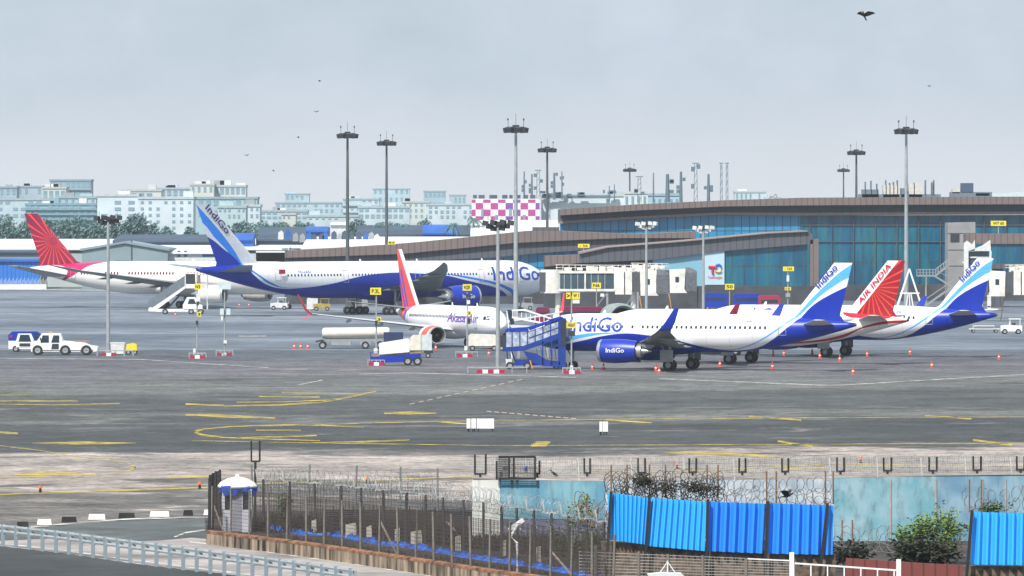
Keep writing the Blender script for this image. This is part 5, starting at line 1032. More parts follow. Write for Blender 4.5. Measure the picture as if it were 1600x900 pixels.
t = thing('low_wall', 'low white wall with coiled wire in front of the blue fence at the far left', 'wall', (XW(20, 1428), 1428, 0)); MB().b2(-9, 7.5, 0, .4, 0, 1.2).build('wall', M_offw, t); k = MB()
for i in range(60): k.bar((-9 + i * .28, 0, 1.2), (-8.8 + i * .28, 0, 2.0 + .3 * (i % 3)), .06)
k.build('wire', M_offw, t)
# clutter among the sheds
for i in range(16):
    a = 440 + i * 10 + R.uniform(-3, 3); Y_ = 1478; tag(MB().prism([(-.6, 0), (-.5, 1.6), (.2, 2.1), (.7, 1.4), (.7, 0)], -.5, .5).build('roof_cowl', R.choice([M_dr, M_bl, M_offw, M_grey]), loc=(XW(a, Y_), Y_, ZW(R.uniform(372, 380), Y_))), 'small dark ventilation cowl among the cluttered shed roofs left of the masts', 'cowl', 'ventilation cowls on the shed roofs')
# ------------------------------------------------------------------ city
_wm = {}
M_cwin = mat('haze tinted city window', (.2, .31, .38), .3, var=.3, scale=.2)  # pane colour lightened, distance haze painted in
def tower(label, px0, px1, ytop, Y, col, rows=0, cols=0, depth=14, wy0=None, wy1=None, top=None, bands=False, name='apartment_building', cat='building'):
    t = thing(name, label, cat, (XW((px0 + px1) / 2, Y), Y, 0)); W = (px1 - px0) * Y / F; H = ZW(ytop + 3, Y); q_ = min(1, max(.25, (Y - 1500) / 2200)) * .5 + .3; col = tuple(c * (1 - q_) + k_ * q_ for c, k_ in zip(col, (.34, .47, .57)))  # distance haze painted in: wall colour mixed towards blue grey with Y
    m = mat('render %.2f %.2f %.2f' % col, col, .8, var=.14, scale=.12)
    MB().b2(-W / 2, W / 2, 0, depth, 0, H).build('wall', m, t); k = MB(); k.b2(-W / 2 - .25, W / 2 + .25, -.25, depth + .25, H, H + .7); rf = k.build('roof', mat('parapet ' + m.name, tuple(c * .8 for c in col), .8), t)
    if top is None: top = R.randint(1, 3)
    for i in range(top):
        a = R.uniform(-W / 2 + 1.5, W / 2 - 1.5); s = R.uniform(1.0, 2.2); MB().b2(a - s, a + s, 2, 5, H + .7, H + R.uniform(1.3, 2.4)).build('roof_tank', R.choice([m, M_grey, M_offw]), rf)
    if rows:
        zb = ZW(wy1 or (ytop + (345 - ytop) * .95), Y); zt_ = ZW(wy0 or ytop + 2, Y); dh = (zt_ - zb) / rows; dw = W / cols
        key = (round(dw, 1), round(dh, 1)); wv = R.uniform(.35, .7); hv = R.uniform(.38, .6); skip = R.uniform(.03, .25); key += (round(wv, 1),)
        for r_ in range(rows):
            if bands: MB().b2(-W / 2 - .3, W / 2 + .3, -.7, 0, zb + r_ * dh - .1, zb + r_ * dh + .5).build('balcony_band', rf.data.materials[0], t)
            for c in range(cols):
                if R.random() < skip: continue
                if key not in _wm: o = MB().box((0, 0, 0), (dw * wv, .2, dh * hv)).build('window', M_cwin, t); _wm[key] = o.data
                else: o = bpy.data.objects.new('window', _wm[key]); COL.objects.link(o); o.parent = t
                o.location = (-W / 2 + (c + .5) * dw, -.06, zb + (r_ + .6) * dh)
    return t
wh, cr, gb, tl, gy = (.62, .66, .7), (.62, .58, .5), (.22, .3, .36), (.12, .28, .34), (.3, .35, .4)
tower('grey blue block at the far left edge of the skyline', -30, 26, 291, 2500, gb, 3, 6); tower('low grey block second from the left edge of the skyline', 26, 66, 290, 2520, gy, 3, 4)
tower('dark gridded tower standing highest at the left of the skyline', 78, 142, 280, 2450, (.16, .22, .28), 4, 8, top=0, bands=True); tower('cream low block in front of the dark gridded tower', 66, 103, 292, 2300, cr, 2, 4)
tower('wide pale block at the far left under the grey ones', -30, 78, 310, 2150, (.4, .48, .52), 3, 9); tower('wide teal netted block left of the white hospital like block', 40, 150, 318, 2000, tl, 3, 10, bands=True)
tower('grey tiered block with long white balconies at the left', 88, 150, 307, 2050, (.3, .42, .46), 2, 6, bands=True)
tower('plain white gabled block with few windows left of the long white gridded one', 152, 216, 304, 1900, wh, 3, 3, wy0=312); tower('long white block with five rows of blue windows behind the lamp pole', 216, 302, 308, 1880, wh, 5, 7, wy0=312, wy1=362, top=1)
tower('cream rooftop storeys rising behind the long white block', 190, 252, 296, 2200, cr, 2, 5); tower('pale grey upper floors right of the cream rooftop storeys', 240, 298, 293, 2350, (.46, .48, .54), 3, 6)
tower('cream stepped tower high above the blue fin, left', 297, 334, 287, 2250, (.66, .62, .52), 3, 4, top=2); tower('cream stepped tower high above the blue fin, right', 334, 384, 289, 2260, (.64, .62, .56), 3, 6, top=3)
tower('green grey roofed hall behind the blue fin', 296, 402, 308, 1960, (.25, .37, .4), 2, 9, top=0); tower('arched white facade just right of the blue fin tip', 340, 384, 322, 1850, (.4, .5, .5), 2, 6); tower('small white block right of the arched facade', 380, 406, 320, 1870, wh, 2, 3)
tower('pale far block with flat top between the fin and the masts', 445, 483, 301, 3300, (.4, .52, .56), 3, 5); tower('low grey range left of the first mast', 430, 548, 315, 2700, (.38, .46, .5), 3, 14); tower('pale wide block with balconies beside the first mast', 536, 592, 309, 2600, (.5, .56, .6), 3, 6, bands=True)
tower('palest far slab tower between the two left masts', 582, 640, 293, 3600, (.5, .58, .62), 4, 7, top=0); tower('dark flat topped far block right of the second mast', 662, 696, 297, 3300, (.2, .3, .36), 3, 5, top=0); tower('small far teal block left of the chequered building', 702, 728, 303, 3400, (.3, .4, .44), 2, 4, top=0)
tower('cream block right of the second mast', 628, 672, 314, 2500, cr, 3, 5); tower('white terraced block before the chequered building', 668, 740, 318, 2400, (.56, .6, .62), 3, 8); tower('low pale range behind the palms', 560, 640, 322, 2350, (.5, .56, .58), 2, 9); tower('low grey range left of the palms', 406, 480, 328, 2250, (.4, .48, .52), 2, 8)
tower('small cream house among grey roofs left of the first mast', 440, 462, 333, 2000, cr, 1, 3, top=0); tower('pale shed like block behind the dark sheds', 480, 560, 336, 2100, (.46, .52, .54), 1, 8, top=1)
# chequered building
Y_ = 1650; t = thing('chequered_building', 'building chequered in pink, purple and white squares with lettering on top', 'building', (XW(790, Y_), Y_, 0)); W = 106 * Y_ / F; H = ZW(312, Y_)
mA, n, l, b = newmat('pink and white chequer'); b.inputs['Roughness'].default_value = .7; tt = n.new('ShaderNodeTexCoord'); ck = n.new('ShaderNodeTexChecker'); sx = n.new('ShaderNodeSeparateXYZ'); cx = n.new('ShaderNodeCombineXYZ')
l.new(tt.outputs['Object'], sx.inputs[0]); l.new(mth(n, l, 'DIVIDE', sx.outputs[0], 1.93), cx.inputs[0]); l.new(mth(n, l, 'DIVIDE', mth(n, l, 'ADD', sx.outputs[2], .75), 1.7), cx.inputs[1]); cx.inputs[2].default_value = .5
l.new(cx.outputs[0], ck.inputs['Vector']); ck.inputs['Scale'].default_value = 1
zz = n.new('ShaderNodeTexWhiteNoise'); zz.noise_dimensions = '1D'; l.new(mth(n, l, 'FLOOR', mth(n, l, 'DIVIDE', sx.outputs[0], 3.86)), zz.inputs['W'])
l.new(mixc(n, l, mth(n, l, 'GREATER_THAN', zz.outputs[0], .45), (.42, .05, .25), (.2, .07, .34)), ck.inputs['Color1']); ck.inputs['Color2'].default_value = (.72, .72, .74, 1); l.new(ck.outputs[0], b.inputs['Base Color'])
MB().b2(-W / 2, W / 2, 0, 14, 0, H).build('wall', mA, t); k = MB()
for i in range(4): MB().box((-6 + i * 3.6, -.1, H - 3.4 - (i % 2) * 1.6), (.7, .2, 2.2)).build('window', M_cwin, t)
MB().b2(-W / 2, W / 2, 0, 14, H, H + .25).build('roof', M_offw, t)
for a, ww in ((-7.9, 1.0), (-6.2, 1.6), (-3.6, 1.2), (-2.6, .9), (-.2, 1.4), (1.4, .9), (3.2, 1.3), (5.2, 1.2), (7, 1.4)): MB().box((a, 2, H + .75), (ww, 1.2, .95)).build('rooftop_unit', M_dr, t)
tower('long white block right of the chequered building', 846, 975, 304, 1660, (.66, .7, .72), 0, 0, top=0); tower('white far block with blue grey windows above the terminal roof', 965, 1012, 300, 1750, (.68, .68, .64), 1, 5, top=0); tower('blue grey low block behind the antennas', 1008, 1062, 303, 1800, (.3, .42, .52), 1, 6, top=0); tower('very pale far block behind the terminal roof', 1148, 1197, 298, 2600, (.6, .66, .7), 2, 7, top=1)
k = thing('roof_truss', 'dark pipes and ducts along the white block roof right of the tall mast', 'rooftop equipment', (XW(900, 1658), 1658, ZW(310, 1658))); g = MB(); g.b2(-9, 9, 0, .5, .0, .8); 
for i in range(12): g.box((R.uniform(-9, 11), 0, R.uniform(.8, 1.8)), (R.uniform(.5, 2), .6, R.uniform(.3, 1)))
g.build('duct', mat('slate duct', (.1, .16, .22), .7), k)
t = thing('glass_roof', 'faint pale curved roof behind the right end of the terminal', 'building', (XW(1610, 2300), 2300, 0)); MB().prism([(-20, 0), (-20, ZW(305, 2300)), (0, ZW(299, 2300)), (22, ZW(294, 2300)), (22, 0)], 0, 10).build('roof', mat('pale roof', (.5, .58, .62), .6), t)
# antennas
ORD = ['first', 'second', 'third', 'fourth', 'fifth', 'sixth', 'seventh', 'eighth', 'ninth', 'tenth']
def antenna(label, px, ytop, ybot, Y, w_, arms=True, lattice=False):
    t = thing('antenna_mast', label, 'antenna', (XW(px, Y), Y, ZW(ybot, Y)), 0, 'antenna masts on the far roofs'); H = (ybot - ytop) * Y / F; k = MB(); m = mat('slate antenna steel', (.1, .15, .2), .6)
    if lattice:
        for s in (-1, 1): k.bar((s * w_ / 2, 0, 0), (s * w_ / 3, 0, H), .14)
        for i in range(5): k.bar((-w_ / 2.2, 0, H * i / 5), (w_ / 2.2, 0, H * (i + 1) / 5), .1)
        k.bar((-w_, 0, H), (w_, 0, H), .2)
    else: k.cyl((0, 0, 0), (0, 0, H), w_ / 2, w_ / 3, 6)
    k.build('pole', m, t)
    if arms:
        for i in range(3): a = R.uniform(.3, .95); MB().box((R.choice([-1, 1]) * w_ * .9, 0, H * a), (w_ * .9, .3, H * .12)).build('antenna_panel', m, t)
    return t
nm_ = ['slim dark antenna mast', 'grey panel antenna mast', 'tall thin antenna mast', 'stubby antenna mast with panels']
for i, (px, a, w_, lt) in enumerate([(819, 268, .5, 0), (831, 272, .6, 0), (841, 266, .9, 1), (866, 270, .7, 0), (878, 268, .4, 0)]): antenna(nm_[i % 4] + ', %s from the left by the chequered roof' % ORD[i], px, a, 312, 1655, w_, True, lt)
for i, (px, a, w_, lt) in enumerate([(952, 290, .3, 0), (960, 288, .3, 0), (999, 276, .9, 1), (1021, 270, .4, 0), (1043, 272, 1.1, 0), (1064, 268, .8, 0), (1087, 255, .8, 1), (1107, 272, .8, 0), (1127, 255, .5, 1), (1136, 255, .5, 1)]):
    antenna(['thin aerial', 'thin aerial', 'lattice mast', 'thin mast', 'broad panel mast', 'panel mast', 'tall lattice mast', 'dark panel mast', 'tall twin mast', 'tall twin mast'][i] + ', %s from the left in the row above the terminal roof' % ORD[i], px, a, 316, 1500, w_, w_ > .6, lt)
# ------------------------------------------------------------------ trees
def leafm(name, c): 
    m, n, l, b = newmat(name); b.inputs['Roughness'].default_value = .7; oi = n.new('ShaderNodeTexCoord'); z = n.new('ShaderNodeTexNoise'); z.inputs['Scale'].default_value = .9; l.new(oi.outputs['Object'], z.inputs[0])
    l.new(mixc(n, l, z.outputs[0], tuple(q * .65 for q in c), tuple(min(1, q * 1.4) for q in c)), b.inputs['Base Color']); return m
M_leaf = leafm('haze tinted leaf green', (.1, .19, .19)); M_leaf2 = leafm('dark haze tinted leaf green', (.085, .165, .17)); M_bark = mat('bark', (.1, .07, .05), .9)  # both leaf colours paled and blued, distance haze painted in
def leaves(g, c, r, n_, s):
    for _ in range(n_):
        while 1:
            p = Vector((R.uniform(-1, 1), R.uniform(-1, 1), R.uniform(-1, 1)))
            if .3 < p.length < 1: break
        p = Vector(c) + Vector((p.x * r[0], p.y * r[1], p.z * r[2])); a = Vector((R.gauss(0, 1), R.gauss(0, 1), R.gauss(0, 1))).normalized(); b_ = a.orthogonal().normalized(); d = a.cross(b_); q = s * R.uniform(.6, 1.3)
        g.face(g.verts([p + b_ * q, p + d * q * .5, p - b_ * q, p - d * q * .5]))
def tree(label, px, ytop, Y, wpx, m, group='trees behind the cargo sheds'):
    t = thing('tree', label, 'tree', (XW(px, Y), Y, 0), 0, group); H = ZW(ytop, Y); W = wpx * Y / F / 2
    k = MB(); k.cyl((0, 0, 0), (0, 0, H * .6), .45, .25, 8)
    cl = []
    for i in range(7):
        a = i * .9 + R.uniform(0, 1); q = R.uniform(.3, .8) * W; z_ = H * R.uniform(.55, .86); k.tube([(0, 0, H * .4), (q * .5 * math.cos(a), q * .5 * math.sin(a), z_ * .8), (q * math.cos(a), q * math.sin(a), z_)], .13, 4); cl.append((q * math.cos(a), q * .6 * math.sin(a), z_))
    k.build('trunk', M_bark, t); g = MB(); cl.append((0, 0, H * .82))
    for c in cl: leaves(g, c, (W * .48, W * .4, H * .17), 150, .5)
    g.build('crown', m, t, recalc=False)
for i, (px, a, Y, wd) in enumerate([(8, 333, 1650, 60), (-25, 338, 1640, 50), (40, 345, 1680, 50), (78, 342, 1700, 50), (104, 337, 1660, 50), (134, 340, 1690, 50), (160, 348, 1640, 40), (186, 344, 1650, 50), (208, 333, 1600, 44), (232, 348, 1680, 40), (262, 354, 1700, 40), (296, 352, 1700, 40), (345, 348, 1700, 44), (372, 346, 1690, 44), (398, 345, 1720, 50), (430, 346, 1750, 50), (470, 346, 1760, 44), (556, 342, 1780, 44), (610, 346, 1760, 40), (660, 342, 1800, 40), (1210, 303, 2500, 60)]):
    tree(['rounded hazy green tree', 'dark hazy tree', 'broad pale green tree'][i % 3] + ' number %d from the left in the belt behind the sheds' % (i + 1 if i > 1 else 2 - i), px, a, Y, wd, [M_leaf, M_leaf2][i % 2])
def palm(label, px, ytop, Y, wpx):
    t = thing('palm_tree', label, 'palm', (XW(px, Y), Y, 0), 0, 'palms behind the terminal wing'); H = ZW(ytop, Y) - 1; W = wpx * Y / F / 2; MB().cyl((0, 0, 0), (.2, 0, H - .8), .3, .18, 8).build('trunk', M_bark, t); g = MB()
    for i in range(16):
        a = i * 2.4; el_ = R.uniform(-.1, 1.1); pts = []
        for j in range(7):
            u = j / 6; pts.append(Vector((.2 + math.cos(a) * W * u * math.cos(el_) * 1.1, math.sin(a) * W * u * math.cos(el_), H - .8 + W * (math.sin(el_) * u * 1.3 - 1.1 * u * u))))
        for j in range(6):
            d = (pts[j + 1] - pts[j]); sd_ = d.cross(Vector((0, 0, 1))).normalized() * .32 * (1 - abs(j / 6 - .35))
            for s in (-1, 1):
                for e in (.0, .5): q = pts[j] + d * e; g.face(g.verts([q, q + d * .45, q + d * .6 + sd_ * s * 2 - Vector((0, 0, .35))]))
    g.build('crown', M_leaf2, t, recalc=False)
for a in ((593, 338, 1540, 28, 'left'), (632, 341, 1540, 26, 'second'), (707, 340, 1500, 28, 'third'), (739, 331, 1480, 36, 'tallest, nearest the chequered building')): palm('palm tree behind the terminal wing, ' + a[4], *a[:4])
tree('dark rounded bush like tree right of the tallest palm', 762, 342, 1500, 20, M_leaf2)
def wallm(name, c, c2, sc=.5, drip=.45, dsc=(2.2, 1, .35)):
    m, n, l, b = newmat(name); b.inputs['Roughness'].default_value = .85; t_, x, y, z = objxyz(n, l)
    mp2 = n.new('ShaderNodeMapping'); mp2.inputs['Scale'].default_value = dsc; z1 = n.new('ShaderNodeTexNoise'); z1.inputs['Scale'].default_value = 1.3; z1.inputs['Detail'].default_value = 8; z1.inputs['Roughness'].default_value = .7; l.new(t_.outputs['Object'], mp2.inputs[0]); l.new(mp2.outputs[0], z1.inputs[0])
    z2 = n.new('ShaderNodeTexNoise'); z2.inputs['Scale'].default_value = sc; z2.inputs['Detail'].default_value = 5; l.new(t_.outputs['Object'], z2.inputs[0])
    r = n.new('ShaderNodeValToRGB'); r.color_ramp.elements[0].position = .5; r.color_ramp.elements[1].position = .72; l.new(z1.outputs[0], r.inputs[0]); r2 = n.new('ShaderNodeValToRGB'); r2.color_ramp.elements[0].position = .4; r2.color_ramp.elements[1].position = .62; l.new(z2.outputs[0], r2.inputs[0])
    base = mixc(n, l, r2.outputs[0], c, c2); l.new(mixc(n, l, mth(n, l, 'MULTIPLY', r.outputs[0], drip), base, (.08, .08, .075)), b.inputs['Base Color']); return m
# ------------------------------------------------------------------ foreground: road, guard rail, kerb
def gline(pts, wpx, name, m, z): return line(pts, wpx, m, z, name)
m_road = ground_mat('dark service road asphalt', (.055, .065, .068), (.08, .092, .095), (.12, .13, .13), .08)
m_pave = ground_mat('pale concrete strip', (.2, .185, .18), (.33, .3, .29), (.42, .38, .365), .12)
m_tarn = ground_mat('near black asphalt', (.022, .026, .028), (.034, .038, .04), (.055, .06, .06), .1)
patch('service_road', [(0, 836), (60, 826), (120, 820), (200, 814), (300, 811), (380, 810), (500, 808), (420, 850), (370, 850), (330, 845), (300, 840), (250, 846), (170, 848), (100, 842), (0, 846)], .040, m_road)
patch('verge', [(-60, 858), (0, 846), (100, 842), (170, 848), (250, 846), (300, 841), (440, 856), (560, 876), (700, 897), (860, 925), (700, 950), (-60, 950)], .044, m_pave)
gline([(20, 828), (60, 824), (120, 818.5), (200, 812.5), (300, 810), (330, 810)], 2.2, 'road_edge_line', m_wl, .06); gline([(272, 841), (290, 834), (320, 829.5)], 2.2, 'road_edge_line', m_wl, .06); gline([(295, 848), (380, 858), (500, 876), (640, 896), (800, 922)], 2.6, 'road_edge_line', m_wl, .06)
patch('near_road', [(-200, 850), (0, 855), (100, 866), (200, 881), (300, 893), (420, 908), (620, 935), (620, 1000), (-200, 1000)], .056, m_tarn)
gline([(-100, 848), (0, 851), (100, 862), (200, 876), (300, 889), (420, 904), (560, 922)], 2.0, 'road_edge_line', m_wl, .066)
# black and white kerb blocks
for i, (a, b_, c, bk) in enumerate([(26, 45, 820, 1), (58, 81, 816, 0), (96, 120, 812, 1), (138, 165, 808, 0), (185, 211, 806, 1), (234, 265, 803.5, 0), (286, 302, 801.5, 1), (318, 332, 801, 0)]):
    p = G((a + b_) / 2, c + 5); W = (b_ - a) * p.y / F; k = MB(); k.prism([(-W / 2, 0), (-W / 2 + .05, .3), (W / 2 - .05, .3), (W / 2, 0)], -.18, .18)
    tag(k.build('kerb_block', M_black if bk else M_white, loc=p + Vector((0, 0, .045))), ('black' if bk else 'white') + ' concrete kerb block on the curved road edge, ' + ['first', 'second', 'third', 'fourth', 'fifth', 'sixth', 'seventh', 'eighth'][i] + ' from the left', 'kerb block', 'black and white kerb blocks')
# guard rail
t = thing('guard_rail', 'galvanised steel guard rail with many short posts crossing the lower left corner', 'guard rail', G(100, 866)); o_ = t.location.copy()
gl = [(-45, 851), (0, 855), (100, 867), (200, 881), (300, 894.5), (400, 908), (470, 918), (560, 931)]
def along(pl, step, z=0):
    q = [G(*p, z) if len(p) == 2 else p for p in pl]; out_ = []; d = 0
    tot = sum((q[i + 1] - q[i]).length for i in range(len(q) - 1)); k_ = 0
    while k_ * step <= tot:
        s_ = k_ * step
        for i in range(len(q) - 1):
            ln = (q[i + 1] - q[i]).length
            if s_ <= ln: out_.append(q[i] + (q[i + 1] - q[i]) * (s_ / ln)); break
            s_ -= ln
        k_ += 1
    return out_
ps = along(gl, 1.72); me = None
M_gr = mat('galvanised rail', (.42, .47, .5), .45, .3, .15)
for p in ps:
    if me is None: k = MB(); k.b2(-.09, .09, -.1, .1, 0, 1.2); o = k.build('post', mat('bluish rail post', (.2, .26, .31), .6), t); me = o.data
    else: o = bpy.data.objects.new('post', me); COL.objects.link(o); o.parent = t
    o.location = p - o_; k = MB(); k.b2(.06, .3, -.22, -.08, .72, 1.1); k.build('spacer_block', M_grey, o)
for z0_, z1_ in ((.74, .9), (1.0, 1.18)):
    k = MB(); v = []
    for p in ps: c = p - o_; v.append(k.verts([(c.x + .12, c.y - .26, z0_), (c.x + .12, c.y - .32, (z0_ + z1_) / 2), (c.x + .12, c.y - .26, z1_), (c.x + .12, c.y - .2, (z0_ + z1_) / 2)]))
    for a, b_ in zip(v, v[1:]):
        for i in range(4): k.face([a[i], a[(i + 1) % 4], b_[(i + 1) % 4], b_[i]])
    k.build('rail', M_gr, t)
# ------------------------------------------------------------------ fenced plot
m_soil = ground_mat('dark brown littered soil', (.01, .008, .007), (.028, .021, .018), (.08, .06, .05), .35)
patch('soil', [(318, 800), (740, 797), (960, 808), (1640, 808), (1640, 960), (900, 960), (760, 915), (620, 893), (480, 870), (325, 850)], .050, m_soil)
M_rust = mat('stained kerb concrete', (.26, .16, .1), .95, var=.95, scale=2.6, streak=(1.4, .5, .35)); M_post = mat('weathered concrete post', (.17, .155, .14), .9, var=.3, scale=3)
kb = [(322, 852), (480, 872), (620, 893), (760, 915), (880, 932), (1000, 950)]
t = thing('kerb_wall', 'low rust stained concrete kerb wall along the foot of the wire fence', 'wall', G(322, 852)); k = MB(); q = [G(a, b_) - t.location for a, b_ in kb]; v = []
for p in q: v.append(k.verts([(p.x, p.y, 0), (p.x, p.y, .72), (p.x + .12, p.y + .5, .76), (p.x + .12, p.y + .5, 0)]))
for a, b_ in zip(v, v[1:]):
    for i in range(4): k.face([a[i], a[(i + 1) % 4], b_[(i + 1) % 4], b_[i]])
k.face(v[0]); k.face(v[-1][::-1]); k.build('wall', mat('rust stained kerb concrete', (.2, .155, .115), .95, var=.95, scale=2.4, streak=(1.6, .6, .14)), t)
k = MB(); v = [k.verts([(p.x, p.y - .02, .73), (p.x, p.y - .03, .62), (p.x + .12, p.y + .5, .7), (p.x + .12, p.y + .5, .78)]) for p in q]
for a, b_ in zip(v, v[1:]):
    for i in range(4): k.face([a[i], a[(i + 1) % 4], b_[(i + 1) % 4], b_[i]])
k.build('rusty_cap', mat('rusty cap', (.2, .095, .05), .9, var=.8, scale=1.6), t)
M_wire = mat('rusty grey wire', (.22, .22, .22), .5, .4); M_coil = mat('razor wire', (.3, .33, .34), .5, .4, .4); M_wdark = mat('dark rusty wire', (.035, .027, .024), .7)
def coil(g, pts, r, turns_per_m, th=.010, sq=1.0, jitter=.12):
    """a concertina roll hung along a polyline"""
    q = [Vector(p) for p in pts]; out_ = []
    for i in range(len(q) - 1):
        ln = (q[i + 1] - q[i]).length; n_ = max(8, int(ln * turns_per_m * 10)); d = (q[i + 1] - q[i]).normalized(); s_ = d.cross(Vector((0, 0, 1))).normalized()
        for j in range(n_):
            u = j / n_; a = 2 * math.pi * turns_per_m * ln * u + i; rr = r * (1 + jitter * math.sin(a * .37 + i)); c = q[i].lerp(q[i + 1], u)
            out_.append(c + s_ * rr * math.cos(a) + d * rr * .8 * math.cos(a) + Vector((0, 0, rr * sq * math.sin(a))))
    g.tube(out_, th, 3)
def wire_fence(label, name, pl, H, step, zbase=0.0, hw=10, vstep=.11, m_post=None, coilr=None, lean=0, post_r=.07, fork=False, wire=True, post_top=0, group=None, m_wire=None, coil_m=None, tpm=2.2):
    t = thing(name, label, 'fence', G(*pl[0])); o = t.location.copy(); P_ = along(pl, step); me = None; me2 = None
    for p in P_:
        if me is None: k = MB(); k.cyl((0, 0, 0), (0, 0, H + post_top), post_r, post_r * .85, 6); x_ = k.build('post', m_post or M_post, t); me = x_.data
        else: x_ = bpy.data.objects.new('post', me); COL.objects.link(x_); x_.parent = t
        x_.location = p - o + Vector((0, 0, zbase)); x_.rotation_euler = (R.uniform(-.03, .03) + lean, R.uniform(-.03, .03), 0)
        if fork:
            if me2 is None: k = MB(); k.bar((-.34, 0, H), (.34, 0, H), .07); k.bar((-.33, 0, H), (-.4, 0, H + .55), .065); k.bar((.33, 0, H), (.4, 0, H + .55), .065); y_ = k.build('fork', mat('weathered fork steel', (.36, .37, .37), .7, var=.3), x_); me2 = y_.data
            else: y_ = bpy.data.objects.new('fork', me2); COL.objects.link(y_); y_.parent = x_
    if wire:
        g = MB()
        for i in range(hw + 1): g.tube([p - o + Vector((0, 0, zbase + .05 + (H - .1) * i / hw)) for p in P_], .011, 3)
        if vstep:
            for a, b_ in zip(P_, P_[1:]):
                n_ = int((b_ - a).length / vstep)
                for j in range(n_): c = a.lerp(b_, j / n_) - o; g.tube([c + Vector((0, 0, zbase + .03)), c + Vector((0, 0, zbase + H - .03))], .011, 3)
        g.build('wire_mesh', m_wire or M_wdark, t, recalc=False)
    if coilr:
        g = MB(); 
        for dz in coilr[1:]: coil(g, [p - o + Vector((0, 0, zbase + dz)) for p in P_], coilr[0], tpm)
        g.build('razor_coil', coil_m or M_coil, t, recalc=False)
    return t
wire_fence('concrete posted wire fence standing on the stained kerb wall, nearest the guard rail', 'wire_fence', [(332, 850), (480, 869), (620, 889), (760, 911), (880, 929), (990, 946)], 2.3, 2.55, .7, hw=12, post_r=.062)
wire_fence('short return of wire fence at the left end beside the guard booth', 'wire_fence', [(332, 850), (326, 838), (330, 826), (345, 818)], 2.6, 2.4, .4, hw=10, m_post=M_black)
wire_fence('fence of dark posts with white forked tops carrying razor coils through the plot', 'razor_fence', [(412, 828), (520, 838), (640, 853), (765, 872), (860, 890), (935, 905), (1010, 920)], 2.75, 3.0, 0, m_post=mat('dark fence post', (.05, .05, .05), .8), fork=True, coilr=(.36, 3.1, 2.6), hw=12, vstep=.18, post_r=.08, tpm=1.8)
wire_fence('further fence of thin grey poles strung with razor wire behind the booth', 'razor_fence', [(395, 812), (500, 812), (620, 816), (736, 822)], 2.2, 3.1, 0, m_post=mat('grey fence pole', (.16, .17, .17), .7), coilr=(.34, 2.0, 2.5, 1.5), hw=12, vstep=.2, post_top=.9, post_r=.06, tpm=2.0)
# dark slatted netting along the plot
t = thing('netting_fence', 'dark slatted netting fence stretching behind the razor fence to the white wall end', 'fence', G(500, 836)); q = [G(505, 838), G(600, 838), G(740, 842)]; k = MB()
for a, b_ in zip(q, q[1:]):
    for i in range(9): k.bar(a - t.location + Vector((0, 0, .5 + i * .11)), b_ - t.location + Vector((0, 0, .5 + i * .11)), .03, .07)
k.build('slat', mat('dark slat', (.02, .02, .022), .8), t); k = MB()
for i in range(14): c = q[0].lerp(q[1], i / 6.) if i < 7 else q[1].lerp(q[2], (i - 6) / 7.); k.bar(c - t.location, c - t.location + Vector((0, 0, 1.6)), .06)
k.build('upright', M_dark, t)
# low soil bank with dead growth
def rubble(name, pl, wd, h, n_, m, kind='stuff'):
    g = MB(); q = [G(*p) for p in pl]
    for _ in range(n_):
        i = R.randrange(len(q) - 1); c = q[i].lerp(q[i + 1], R.random()) + Vector((R.uniform(-.5, .5), R.uniform(-wd, wd), 0)); a = R.uniform(0, 6.3); hh = h * R.uniform(.3, 1); d = Vector((math.cos(a), math.sin(a), 0)) * .06; e = Vector((R.uniform(-.3, .3), R.uniform(-.3, .3), hh))
        g.face(g.verts([c - d, c + d, c + e]))
    o = g.build(name, m, recalc=False); o['kind'] = kind; return o
rubble('dry_grass', [(420, 850), (620, 880), (860, 912)], 6, .45, 7000, leafm('dead grass', (.06, .045, .032))); rubble('dry_grass', [(400, 822), (620, 834), (760, 850), (950, 870)], 7, .7, 8000, leafm('dark dead stalks', (.022, .018, .016)))
# blue tarpaulin hose strip on the ground
t = thing('tarpaulin_strip', 'crumpled bright blue tarpaulin strip lying along the ground inside the wire fence', 'tarpaulin', G(420, 832)); k = MB(); pl = [(418, 830), (450, 833), (480, 838), (520, 838), (560, 846), (600, 853), (640, 857), (690, 865), (730, 873), (790, 881), (840, 889), (900, 899), (960, 915)]; v = []
q = along(pl, .35)
for i, p in enumerate(q):
    c = p - t.location; w1 = .25 + .12 * math.sin(i * .9) + R.uniform(-.1, .1); h1 = .1 + .07 * math.sin(i * .61) + R.uniform(0, .14); v.append(k.verts([(c.x - .1, c.y - w1 - .5, .02), (c.x, c.y - w1 * .4, h1), (c.x, c.y, h1 * .6), (c.x, c.y + w1 * .5, h1 + .1), (c.x + .1, c.y + w1 + .4, .03)]))
for a, b_ in zip(v, v[1:]):
    for i in range(4): k.face([a[i], a[i + 1], b_[i + 1], b_[i]])
k.build('tarpaulin', mat('blue ground tarpaulin', (.015, .11, .5), .5, var=.8, scale=3), t)
for i, (a, b_) in enumerate([(491, 832), (549, 838), (577, 842), (621, 846), (651, 850), (716, 858), (787, 866), (841, 876)]):
    c = G(a, b_ + 4); k = MB(); w_ = .3 if i in (1, 4) else .14; k.prism([(-w_, 0), (-w_, .75), (w_ * .8, .85), (w_, 0)], -.1, .1); tag(k.build('marker_stone', mat('cream stone', (.55, .52, .44), .8), loc=c), 'small cream marker stone in the fenced plot, number %d from the left' % (i + 1), 'marker', 'cream marker stones')
